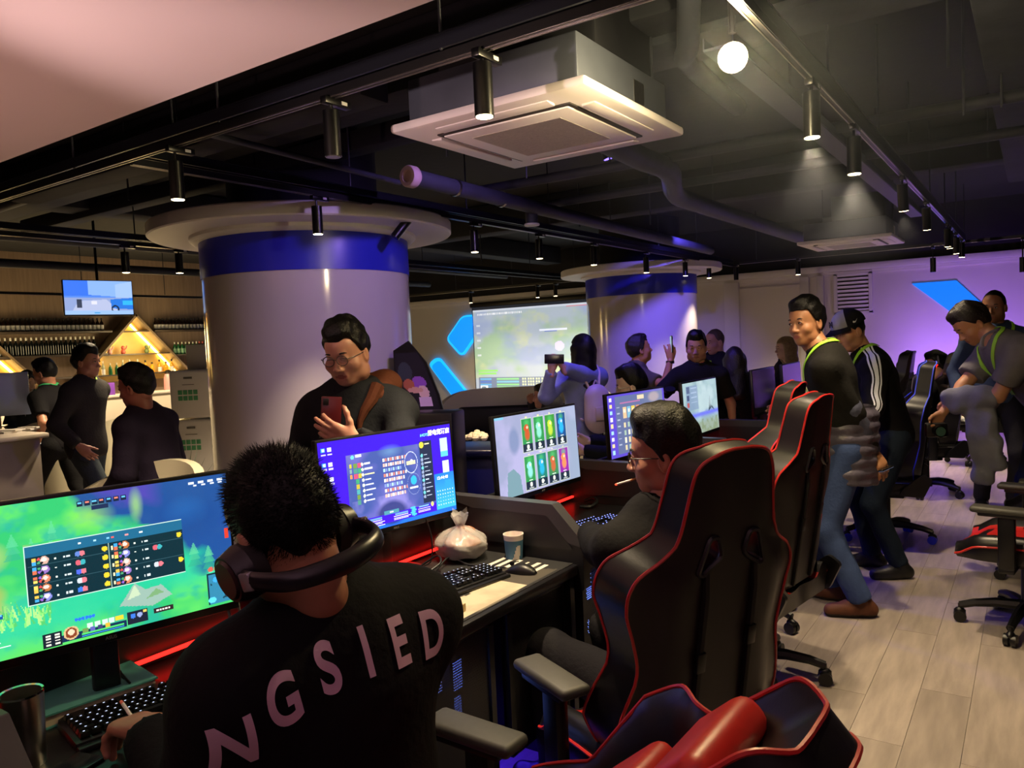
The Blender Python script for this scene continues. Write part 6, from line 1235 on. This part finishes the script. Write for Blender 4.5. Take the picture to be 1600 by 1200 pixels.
# cap man
p5c = at(1328, 520, 4.9)
P5 = person((-.77, 5.32, 0), 198, 'man in grey and black cap and black jacket with white sleeve stripes', dict(vox=.013, hv=.005, hp=p5c, hr=(30, 18, 3), lean=(.0, .13), topm=blkc, topname='track_jacket', inf=.026, botm=cloth('dark_jeans', '#1c2634'), tinf=.016, hair='buzz', skin='#b07d5f', mouth='smile', eyes='down', lhl=(-.2, .34, 1.0), lep=(-1, -.6, -.3), lbn=(0, 0, 1), rhl=(.1, .38, 1.0), shoem=mat('black_trainer', '#141414', .5), rfl=(.12, .1, .09), lfl=(-.12, -.02, .09), seed=9, colr=.02, hl=.06))
H5 = P5['HM']; A5 = lambda *p: H5@Vector(p); cap = empty('baseball_cap', P5['mw']@(H5@Vector((0, 0, .07))), label='grey-front black baseball cap worn by the man in the striped jacket', cat='cap'); bpy.context.view_layer.update(); CI = cap.matrix_world.inverted()@P5['mw']
def capshell(a0, a1, m_, nm):
    vs = []; fs = []; N = 16; Mr = 10
    for j in range(Mr+1):
        th = (math.pi/2)*j/Mr
        for i in range(N+1):
            a = a0+(a1-a0)*i/N; rx, ry, rz = .096, .117, .105; vs.append(CI@A5(rx*math.cos(a)*math.cos(th), -.008+ry*math.sin(a)*math.cos(th), .055+rz*math.sin(th)))
    for j in range(Mr):
        for i in range(N): fs.append((j*(N+1)+i, j*(N+1)+i+1, (j+1)*(N+1)+i+1, (j+1)*(N+1)+i))
    return MB().add(vs, fs).build(nm, m_, cap)
cg1 = cloth('cap_grey', '#8f8f9c'); cb1 = cloth('cap_black', '#18181e'); capshell(math.radians(35), math.radians(145), cg1, 'front_panel'); capshell(math.radians(145), math.radians(395), cb1, 'crown')
vs = []; fs = []; N = 16
for j in range(5):
    for i in range(N+1):
        a = math.radians(25+130*i/N); r = 1+.62*j/4*math.sin(a)**1.5; vs.append(CI@A5(.097*math.cos(a)*(1+.04*j/4), -.008+.118*math.sin(a)*r, .057-.018*(j/4)-.012*abs(math.cos(a))*j/4))
for j in range(4):
    for i in range(N): fs.append((j*(N+1)+i, j*(N+1)+i+1, (j+1)*(N+1)+i+1, (j+1)*(N+1)+i))
o = MB().add(vs, fs).build('peak', cb1, cap); md = o.modifiers.new('s', 'SOLIDIFY'); md.thickness = .004
fmx = CI@(H5@frame((-1, 0, 0), (0, -.25, .97), (0, .97, .25), (0, .115, .095))); flat_text('cap_emblem', 'M', .05, fmx, mat('cap_emblem_dark', '#202028', .6), cap, .003)
q = [(-.005, 0), (.0, .006), (.012, .0005), (.03, .012), (.012, -.006), (.0, -.006)]; MB().add([CI@A5(-.0975, .02-u*1.2, .075+v*1.2) for u, v in q], [(0, 1, 2, 5), (2, 3, 4, 5)]).build('swoosh_mark', mat('swoosh_white', '#e8e8ec', .5), cap)
def stripes(R, sd, ws, m_, nm='sleeve_stripe', off=.062):
    a, b, c = Vector(R['sL' if sd == 'l' else 'sR']), Vector(R['el'][sd]), Vector(R['wr'][sd]); s = -1 if sd == 'l' else 1
    n_ = Vector(R['neck']); pts = [n_+(a-n_)*.45+Vector(R['up'])*.085, a+Vector(R['right'])*s*.03+Vector(R['up'])*.075, a+(b-a)*.2+Vector(R['right'])*s*.088, a+(b-a)*.6+Vector(R['right'])*s*.082, b+Vector(R['right'])*s*.066+(b-c)*.1, b+(c-b)*.4+Vector(R['right'])*s*.07, b+(c-b)*.9+Vector(R['right'])*s*.055]
    q = smooth_path(pts, 6); me = R['top'].data; bv = BVHTree.FromPolygons([v.co for v in me.vertices], [p.vertices for p in me.polygons])
    for o_, w_, mm in ws:
        vs = []
        for i, p in enumerate(q):
            d = (q[min(i+1, len(q)-1)]-q[max(i-1, 0)]).normalized(); nr = bv.find_nearest(p)[1]; nr = (nr-d*nr.dot(d)).normalized(); sdv = d.cross(nr)
            for t in (-1, -.5, 0, .5, 1):
                hit, nn, _, _ = bv.find_nearest(p+sdv*(o_+w_*t)); vs.append(hit+nn*.004)
        MB().add(vs, [(5*i+k, 5*i+k+1, 5*i+k+6, 5*i+k+5) for i in range(len(q)-1) for k in range(4)]).build(nm, mm, R['root'], angle=2)
ws_ = mat('stripe_white', '#d8dcec', .6); stripes(P5, 'l', [(-.024, .005, ws_), (0, .011, ws_), (.024, .005, ws_)], ws_)
lanyard(P5, lanm); MB().box(Vector(P5['neck'])+Vector(P5['fwd'])*.13-Vector(P5['up'])*.12, (.06, .03, .16), bev=.01).build('grey_tshirt', cloth('tee_grey', '#7a7a80'), P5['root'])
o = empty('tablet', P5['mw']@Vector((-.05, .52, .98)), math.radians(20), label='pale tablet held low by the capped man', cat='tablet'); MB().box((0, 0, 0), (.2, .26, .01), rot=(.5, .2, 0), bev=.004).build('case', mat('tablet_white', '#c8d4e8', .3, emit='#b8d0ff', es=.25), o); bpy.context.view_layer.update()
# bending man on the right
p6c = at(1520, 508, 5.1)
P6 = person((-.0, 5.85, 0), 206, 'man in grey polo shirt bending forward with a jacket over his arm', dict(vox=.013, hv=.0055, fat=1.1, hp=p6c, hr=(0, 38, 0), pel=(0, -.12, .98), lean=(.0, .34), spine=.52, topm=cloth('polo_grey', '#6a676a'), topname='polo_shirt', inf=.02, sleeve='short', botm=cloth('trousers_navy', '#161c2c'), hair='short', hm=hairbr, eyes='down', skin='#b8835f', rhl=(.06, .52, .93), rcurl=.7, rep=(1, 0, -.3), lhl=(.08, .42, 1.02), lep=(-1, -.4, -.9), lbn=(-.2, .3, 1), lcurl=.6, rfl=(.12, .05, .09), lfl=(-.12, -.1, .09), seed=11, handv=.006, h=.99))
lanyard(P6, lanm, length=.3)
jk = Field((-.5, -.1, .3), (.4, .75, 1.3), .013); e6, w6 = P6['el']['l'], P6['wr']['l']; jk.cone(e6+(w6-e6)*.25, w6, .075, .085, .03); m6 = e6+(w6-e6)*.45
for a_, b_ in ((-.06, -.01), (-.02, .0), (.02, .01), (.06, .02), (.10, .03)): jk.cone(m6+(w6-e6)*a_*2, m6+(w6-e6)*a_*2.5+np.array((b_-.05, -.05, -.40-.09*(a_ > 0))), .05, .036, .015)
jk.noise(.008, 34, 6); Pp, Fp = jk.extract(); jo = mesh_from('jacket', [(Pp, Fp, 0)], cloth('jacket_slate', '#7a7c86')  , None); jo.matrix_world = P6['mw']; tag(jo, 'slate grey jacket hanging over the bending man arm', 'jacket')
cw = P6['hand']['r']@Vector((0, .1, -.03)); cmr = empty('camera_device', cw, .4, label='dark camera held low by the bending man', cat='camera'); MB().box((0, 0, -.02), (.13, .06, .09), bev=.012).build('camera_body', black, cmr); MB().cyl((0, -.03, -.02), (0, -.09, -.02), .034, .036, n=20).build('lens_barrel', blackm, cmr); MB().cyl((0, -.09, -.02), (0, -.092, -.02), .03, n=20).build('glass', mat('camera_glass', '#406058', .05), cmr)
# man behind him
P7 = person(flat2(at(1556, 480, 6.3)), 285, 'man in blue shirt and lime lanyard standing behind the bending man', dict(vox=.018, hv=.007, hp=at(1553, 482, 6.3), hr=(-25, 5, 0), topm=cloth('shirt_blue', '#33405e'), botm=dkc, hair='buzz', skin='#8a5c44', eyes='open', seed=12)); lanyard(P7, lanm)
# woman with backpack
p8c = at(908, 550, 6.3); P8 = person(flat2(p8c), 146, 'woman with long dark hair and pale backpack photographing the screen', dict(vox=.016, hv=.007, h=.96, fat=.9, female=True, hp=p8c, hr=(14, -4, 0), topm=cloth('denim_light', '#7f88ac'), topname='denim_jacket', inf=.024, hem=.06, botm=cloth('purple_trousers', '#1d1a4a'), hair='long', skin='#b5836c', lh=at(862, 578, 6.0), rh=at(879, 574, 6.0), lep=(-1, -.3, -.8), rep=(1, -.3, -.8), lfd=(.2, .3, .9), rfd=(-.2, .3, .9), lbn=(-.6, -.6, 0), rbn=(.6, -.6, 0), lcurl=.6, rcurl=.6, handv=.008, seed=13))
ux = RC[:, 0]; phone(frame(Vector((-RC[0, 1], -RC[1, 1], -RC[2, 1])), Vector(ux), Vector((-RC[0, 2], -RC[1, 2], -RC[2, 2])) , at(866, 561, 5.96)), 'phone held up sideways by the woman with the backpack', '#1a1c20', screen=None)
bk = Field((-.2, -.4, .9), (.2, 0, 1.5), .013); bk.cone((0, -.22, 1.02), (0, -.21, 1.2), .13, .12, .03, flat=.62, side=(1, 0, 0)); bk.cone((0, -.24, 1.0), (0, -.25, 1.1), .1, .09, .03, flat=.6, side=(1, 0, 0)); Pp, Fp = bk.extract(); bo = empty('backpack', P8['mw']@Vector((0.03, 0, 0)), label='pale pink-white backpack on the photographing woman', cat='backpack'); bo.rotation_euler = P8['root'].rotation_euler; bo.scale = P8['root'].scale
bpm = mat('backpack_cream', '#c8b4b8', .45, noise=(8, .05)); mesh_from('bag_body', [(Pp, Fp, 0)], bpm, bo)
for s in (-1, 1): MB().tube(smooth_path([(s*.05, -.16, 1.29), (s*.09, -.1, 1.42), (s*.11, 0.0, 1.475), (s*.12, .1, 1.4), (s*.13, .12, 1.25), (s*.14, .0, 1.08), (s*.1, -.13, 1.0)]), .012, 6).build('shoulder_strap', bpm, bo)
MB().tube(smooth_path([(-.03, -.2, 1.3), (0, -.2, 1.35), (.03, -.2, 1.3)]), .008, 6).build('top_handle', bpm, bo); MB().box((0, -.325, 1.07), (.16, .02, .12), bev=.01).build('front_pocket', bpm, bo)
# man photographing with raised arm
p9c = at(1000, 548, 6.6); P9 = person(flat2(at(992, 548, 6.6)), 40, 'man in grey tee with raised arm holding a phone before the far column', dict(vox=.016, hv=.007, hp=p9c, hr=(0, -14, 0), fat=1.08, topm=cloth('tee_taupe', '#5f574c'), topname='tee', sleeve='short', botm=dkc, hair='short', hm=hairbr, skin='#c98a60', rh=at(1048, 560, 6.3), rep=(.4, -.2, -1), rfd=(0, .2, 1), rbn=(1, 0, 0), rcurl=.8, handv=.008, seed=14, lh=at(1010, 620, 6.6)))
phone(frame(Vector(RC[:, 2]), Vector((0, 0, 1)), Vector(RC[:, 0]), at(1049, 538, 6.3)), 'black phone raised in the air before the far column', '#0c0c0e', w=.07, l=.14)
o = MB().cyl((0, 0, -.012), (0, 0, .012), .034, n=16).build('wrist_watch', black); o.location = at(1047, 566, 6.3); tag(o, 'dark wristband on the raised arm before the far column', 'watch')
P10 = person(flat2(at(1090, 545, 6.0)), 296, 'man in black polo facing the camera between monitors', dict(fat=.93, vox=.015, hv=.0065, hp=at(1088, 545, 6.0), hr=(-8, 6, 0), topm=cloth('polo_black', '#1a1918'), topname='polo_shirt', sleeve='short', botm=dkc, hair='short', top=.024, skin='#b07c68', rh=at(1052, 640, 5.8), rep=(1, -.1, -.4), handv=.008, fw=1.08, seed=15, eyes='down')); o = MB().cyl((0, 0, -.014), (0, 0, .014), .04, n=16).build('wrist_watch', black); o.location = at(1047, 610, 5.85); o.rotation_euler = (.4, .2, 0); tag(o, 'black watch on the black polo man wrist', 'watch')
P11 = person(flat2(at(1118, 540, 7.3)), 250, 'shaven-headed man in dark jacket over a lime top', dict(vox=.018, hv=.007, hp=at(1117, 536, 7.3), hr=(-10, 8, 0), topm=dkc, topname='jacket', inf=.025, botm=dkc, hair='buzz', hm=hairgr, skin='#b07f66', mouth='smile', fw=1.1, seed=16)); MB().box(Vector(P11['neck'])+Vector(P11['fwd'])*.13-Vector(P11['up'])*.09, (.09, .03, .14), bev=.012).build('lime_top', cloth('lime', '#a8d838'), P11['root'])
P12 = person(flat2(at(1148, 575, 6.3)), 122, 'dark-haired woman in black seen from behind between monitors', dict(vox=.016, hv=.007, h=.95, fat=.95, female=True, hp=at(1147, 568, 6.3), hr=(0, 5, 0), topm=cloth('coat_black', '#17151c'), topname='coat', inf=.025, hem=.2, botm=dkc, hair='long', hm=hairbr, seed=17))
P13 = person(flat2(at(1000, 640, 5.5)), 205, 'seated person in dark top and glasses behind the launcher monitor', dict(vox=.016, hv=.0065, pel=(0, 0, .58), lean=(0, .08), hp=at(986, 606, 5.4), hr=(5, 8, 0), sit=True, topm=cloth('navy', '#14161f'), botm=dkc, hair='short', top=.03, skin='#d0b0a4', rfl=(.14, .42, .09), lfl=(-.14, .42, .09), rhl=(.25, .4, .8), lhl=(-.25, .4, .8), seed=18)); glasses(P13, mat('glasses_clear', '#c8c4c0', .3))
st = empty('stool', P13['mw'].translation, label='dark stool under the seated person behind the monitors', cat='stool'); MB().lathe([(0, .46), (.2, .46), (.21, .49), (.2, .515), (0, .52)], n=24).build('seat', lea, st); MB().cyl((0, 0, .02), (0, 0, .46), .03).lathe([(0, 0), (.22, 0), (.22, .02), (0, .03)], n=24).build('pedestal', blackm, st)
p14 = at(848, 622, 8.6); P14 = person((p14.x+.02, p14.y, 0), 214, 'man in dark clothes sitting on the white sofa, seen in profile', dict(vox=.018, hv=.007, pel=(0, -.1, .5), lean=(0, .02), spine=.46, hp=p14, hr=(0, 0, 0), sit=True, topm=cloth('dark_floral', '#2a2a30'), botm=cloth('track_black', '#141318'), hair='short', top=.026, skin='#b58468', rfl=(.14, .62, .09), lfl=(-.1, .55, .09), rhl=(.12, .15, .9), rep=(1, 0, -1), lhl=(-.2, .3, .55), shoem=mat('white_trainer', '#cfc4b4', .5), seed=19)); stripes_ = mat('orange_stripe', '#c87838', .6)
for off_, mm in ((0, stripes_), (.018, ws_)):
    for sd in ('l',): MB().tube([Vector((-.1-.075, -.1, .48+off_)), Vector((-.16, .33, .5+off_)), Vector((-.165, .42, .44)), Vector((-.155, .48+off_, .16))], .008, 6).build('trouser_stripe', mm, P14['root'])
P15 = person(flat2(at(1228, 560, 8.2)), 214, 'blonde woman in dark top lifting a device near the white wall', dict(vox=.018, hv=.0075, h=.95, fat=.88, female=True, hp=at(1226, 546, 8.0), hr=(0, 0, 0), topm=dkc, botm=dkc, hair='bob', hm=hairbl, skin='#c8a08a', lhl=(-.1, .4, 1.25), rhl=(.1, .4, 1.25), lep=(-1, 0, -1), rep=(1, 0, -1), seed=20)); 
# bar side
P16 = person(flat2(at(45, 600, 8.4)), 318, 'receptionist in grey suit behind the marble counter', dict(vox=.017, hv=.007, hp=at(44, 597, 8.4), hr=(10, 22, 0), lean=(0, .06), topm=cloth('suit_grey', '#3a404c'), topname='suit_jacket', inf=.024, botm=dkc, hair='short', skin='#c29a80', eyes='down', lhl=(-.15, .3, 1.0), rhl=(.12, .32, 1.0), seed=21, colm=white))
nk, up_, rt, fw = [Vector(P16[k]) for k in ('neck', 'up', 'right', 'fwd')]; MB().add([nk-rt*.05+fw*.1+up_*.02, nk+rt*.05+fw*.1+up_*.02, nk-up_*.26+fw*.168], [(0, 1, 2)]).build('shirt_front', mat('shirt_white', '#cfd4dc', .6), P16['root'])
P17 = person(flat2(at(82, 600, 7.0)), 206, 'man in black polo with wristband walking past the marble counter', dict(vox=.016, hv=.0065, hp=at(70, 585, 7.0), hr=(6, 12, 0), lean=(0, .04), topm=blkc, topname='polo_shirt', sleeve='short', botm=cloth('black_trousers', '#0c0c0e'), hair='short', top=.028, skin='#a87458', lhl=(-.25, .02, .92), rhl=(.22, .25, .98), lfl=(-.1, .12, .09), rfl=(.1, -.35, .14), rkp=(.1, 1, 0), seed=22, handv=.008)); w17 = P17['mw']@Vector(P17['wr']['l']); o = MB().cyl((0, 0, -.015), (0, 0, .015), .037, n=16).build('wristband', mat('band_white', '#c8d4e8', .5)); o.location = w17+Vector((0, 0, .03)); tag(o, 'pale wristband on the man walking past the counter', 'wristband')
lanyard(P17, mat('green_lanyard', '#2f9a5a', .6))
P18 = person(flat2(at(128, 590, 6.3)), 28, 'man in dark jumper and jeans walking right past the bar', dict(vox=.016, hv=.0065, hp=at(136, 568, 6.3), hr=(2, 0, 0), lean=(0, .03), topm=cloth('jumper_dark', '#262422'), topname='jumper', inf=.022, hem=.05, botm=cloth('grey_jeans', '#2f373c'), hair='short', top=.03, skin='#9a6a50', rhl=(.26, .12, .93), lhl=(-.22, -.2, .95), rfl=(.1, .25, .09), lfl=(-.1, -.3, .12), seed=23, handv=.008, colm=lanm, colr=.008))
P19 = person(flat2(at(236, 640, 4.5)), 204, 'man in dark purple jacket leaning forward, beside the white tub chair', dict(vox=.015, hv=.0055, pel=(0, -.06, .88), lean=(0, .12), hp=at(213, 608, 4.45), hr=(4, 8, 0), topm=cloth('jacket_plum', '#1c1526'), topname='jacket', inf=.026, hem=.06, botm=dkc, hair='short', top=.026, hm=hairm, skin='#8a5244', seed=24, lhl=(-.2, .22, .85), rhl=(.2, .22, .85), colm=cloth('collar_sage', '#8a9a70'), colr=.012))
P20 = person((-.85, 7.95, 0), 200, 'person in headphones seated in a gaming chair near the purple wall', dict(vox=.018, hv=.007, pel=(0, -.02, .56), lean=(.02, .05), sit=True, topm=blkc, botm=dkc, hair='short', skin='#a87860', hp=at(1462, 572, 7.7), hr=(10, 5, 0), rfl=(.14, .42, .09), lfl=(-.14, .42, .09), lhl=(-.2, .4, .8), rhl=(.2, .4, .8), seed=25))
hp2 = empty('headset', P20['mw']@P20['HM']@Vector((0, 0, 0)), math.radians(110), label='headset with red glowing cup on the seated person near the purple wall', cat='headset')
MB().tube([(.1*math.cos(a), 0, .14*math.sin(a)-.0) for a in np.linspace(0, math.pi, 16)], .011, 8).build('band', mat('band_grey', '#6a6870', .3), hp2)
for s in (-1, 1): MB().cyl((s*.08, 0, -.01), (s*.115, 0, -.01), .045, .04, n=20).build('ear_cup', black, hp2); MB().tube([(s*.117, .03*math.cos(a), -.01+.03*math.sin(a)) for a in np.linspace(-1.6, 1.2, 10)], .005, 6).build('glow_strip', redled, hp2)
# character standee right of the near column: generic stand-in shapes
sd = empty('cardboard_standee', at(662, 690, 5.9), math.radians(30), label='dark cardboard standee with purple and pink figures right of the near column', cat='standee'); sd.location.z = .0
im = Img(40, 90, '#1a1624'); im.ell(.3, .2, .22, .1, '#38404c'); im.ell(.65, .32, .2, .07, '#a05ad0'); im.ell(.35, .34, .16, .06, '#c06a50'); im.ell(.7, .42, .14, .07, '#f8d0d0'); im.ell(.5, .4, .2, .03, '#e8b0a0'); im.rect(.55, .48, .85, .58, '#f0d0f0'); im.poly([(.1, .5), (.18, .46), (.25, .54), (.32, .46), (.36, .55)], '#b8a030'); im.ell(.3, .62, .2, .05, '#241a30')
MB().prism([(-.2, 0), (.24, 0), (.2, .9), (.14, 1.2), (.05, 1.45), (-.08, 1.62), (-.2, 1.55)], lambda u, v, d: Vector((u, d, v)), .0, .03).build('board', black, sd); im.mesh('print', .36, .72, colmat('standee_print', 0, .5), sd, lambda u, v: Vector((-.19+(u+.18)/.36*(interp([(.5, .2), (.9, .19), (1.2, .13), (1.45, .04), (1.62, -.06)], 1.17+v)+.18), -.002, 1.17+v)))
sp_ = empty('floor_monitor', at(682, 690, 5.6), math.radians(20), label='black loudspeaker box in front of the standee', cat='speaker'); sp_.location.z = 0; MB().box((0, 0, .55), (.36, .3, 1.1), bev=.02).build('cabinet', black, sp_); MB().box((0, -.152, .75), (.3, .006, .5)).build('grille', blackm, sp_)
# ------------------------------------------------------------------ coloured show lights of the venue, plus added unseen pink uplights
def washer(p, target, power, col, label, ang=90, name='wash_light', r=.05):
    e = empty(name, p, label=label, cat='stage light'); d = (Vector(target)-Vector(p)).normalized()
    MB().cyl(-d*.12, d*.0, r*.9, r, n=20).build('housing', sbody, e); MB().cyl(d*0, d*.004, r*.85, n=20).build('lens', mat('wash_'+label[:12], '#8080ff', .4, emit=col, es=2.5), e)
    if p[2] > 2.2: MB().tube([Vector((0, 0, ZC-p[2])), Vector((0, 0, .06)), -d*.06], .008, 6).build('bracket', sbody, e)
    else: MB().cyl(-d*.06, Vector((-d.x*.06, -d.y*.06, .02-p[2])), .014, n=10).lathe([(0, 0), (.16, 0), (.16, .02), (0, .02)], c=(-d.x*.06, -d.y*.06, -p[2]), n=24).build('floor_stand', sbody, e)
    light('SPOT', d*.03, power, col, e, size=.05, target=d, angle=ang, blend=.8)
violet = (.38, .16, 1.0); indigo = (.16, .1, 1.0); pinkw = (1, .5, .42)
washer((-.9, 11.6, .35), (-.7, 12.85, .9), 110, violet, 'violet floor wash lamp against the far right wall', 130)
washer((-3.0, 8.2, 2.9), (-4.6, 10.5, 1.2), 240, indigo, 'indigo wash lamp aimed at the far column', 60)
washer((-2.0, 3.7, 2.92), (-4.5, 4.6, 1.3), 60, (.5, .3, 1), 'violet wash lamp above the big air conditioner', 80)
washer((-2.6, 5.2, 2.9), (-2.2, 5.6, 1.0), 70, indigo, 'indigo wash lamp above the standing visitors', 110)
washer((-3.3, -1.2, .7), (-3.1, -.5, 2.5), 105, (1, .53, .47), 'warm pink uplight behind the camera on the left', 110)  # added out of view to brighten the soffit from the left
washer((.3, -1.2, .8), (.0, -.6, 2.5), 100, (.95, .6, .75), 'soft pink uplight behind the camera on the right', 100)  # second added lamp, out of view, lifting the soffit on the right
washer((-2.3, -.2, 1.9), (-1.9, 2.9, 2.55), 90, (1, .7, .68), 'soft pink uplight aimed at the big air conditioner', 45)  # added only to brighten the underside of the air conditioner
for y, lb in ((4.6, 'left of the lit niche'), (6.2, 'beside the lit niche'), (8.4, 'right of the lit niche')): spot((-11.6, y, 2.3), 2.55, 'spotlight over the bar, '+lb, tilt=.0, power=150, ang=130)
# ------------------------------------------------------------------ cigarette smoke drifting under the dazzling lamp
hz = MB().box((0, 0, 0), (3.0, 4.2, 1.3)).build('smoke_haze', []); hz.location = (-.85, 4.3, 2.5); tag(hz, 'thin cigarette smoke drifting below the dazzling lamp', 'smoke', kind='stuff')
vm_ = bpy.data.materials.new('smoke_volume'); vm_.use_nodes = True; nt = vm_.node_tree; nt.nodes.clear(); out = nt.nodes.new('ShaderNodeOutputMaterial'); pv = nt.nodes.new('ShaderNodeVolumeScatter'); pv.inputs['Color'].default_value = (.72, .8, .95, 1); pv.inputs['Anisotropy'].default_value = .3
tc = nt.nodes.new('ShaderNodeTexCoord'); mp = nt.nodes.new('ShaderNodeMapping'); mp.inputs['Scale'].default_value = (1/1.4, 1/2.0, 1/.62); gr = nt.nodes.new('ShaderNodeTexGradient'); gr.gradient_type = 'SPHERICAL'; nz = nt.nodes.new('ShaderNodeTexNoise'); nz.inputs['Scale'].default_value = 1.6; nz.inputs['Detail'].default_value = 3; mm_ = nt.nodes.new('ShaderNodeMath'); mm_.operation = 'MULTIPLY'; m2 = nt.nodes.new('ShaderNodeMath'); m2.operation = 'MULTIPLY'; m2.inputs[1].default_value = .32
nt.links.new(tc.outputs['Object'], mp.inputs[0]); nt.links.new(mp.outputs[0], gr.inputs[0]); nt.links.new(tc.outputs['Object'], nz.inputs['Vector']); nt.links.new(gr.outputs['Fac'], mm_.inputs[0]); nt.links.new(nz.outputs['Fac'], mm_.inputs[1]); nt.links.new(mm_.outputs[0], m2.inputs[0]); nt.links.new(m2.outputs[0], pv.inputs['Density']); nt.links.new(pv.outputs[0], out.inputs['Volume']); hz.data.materials.append(vm_)
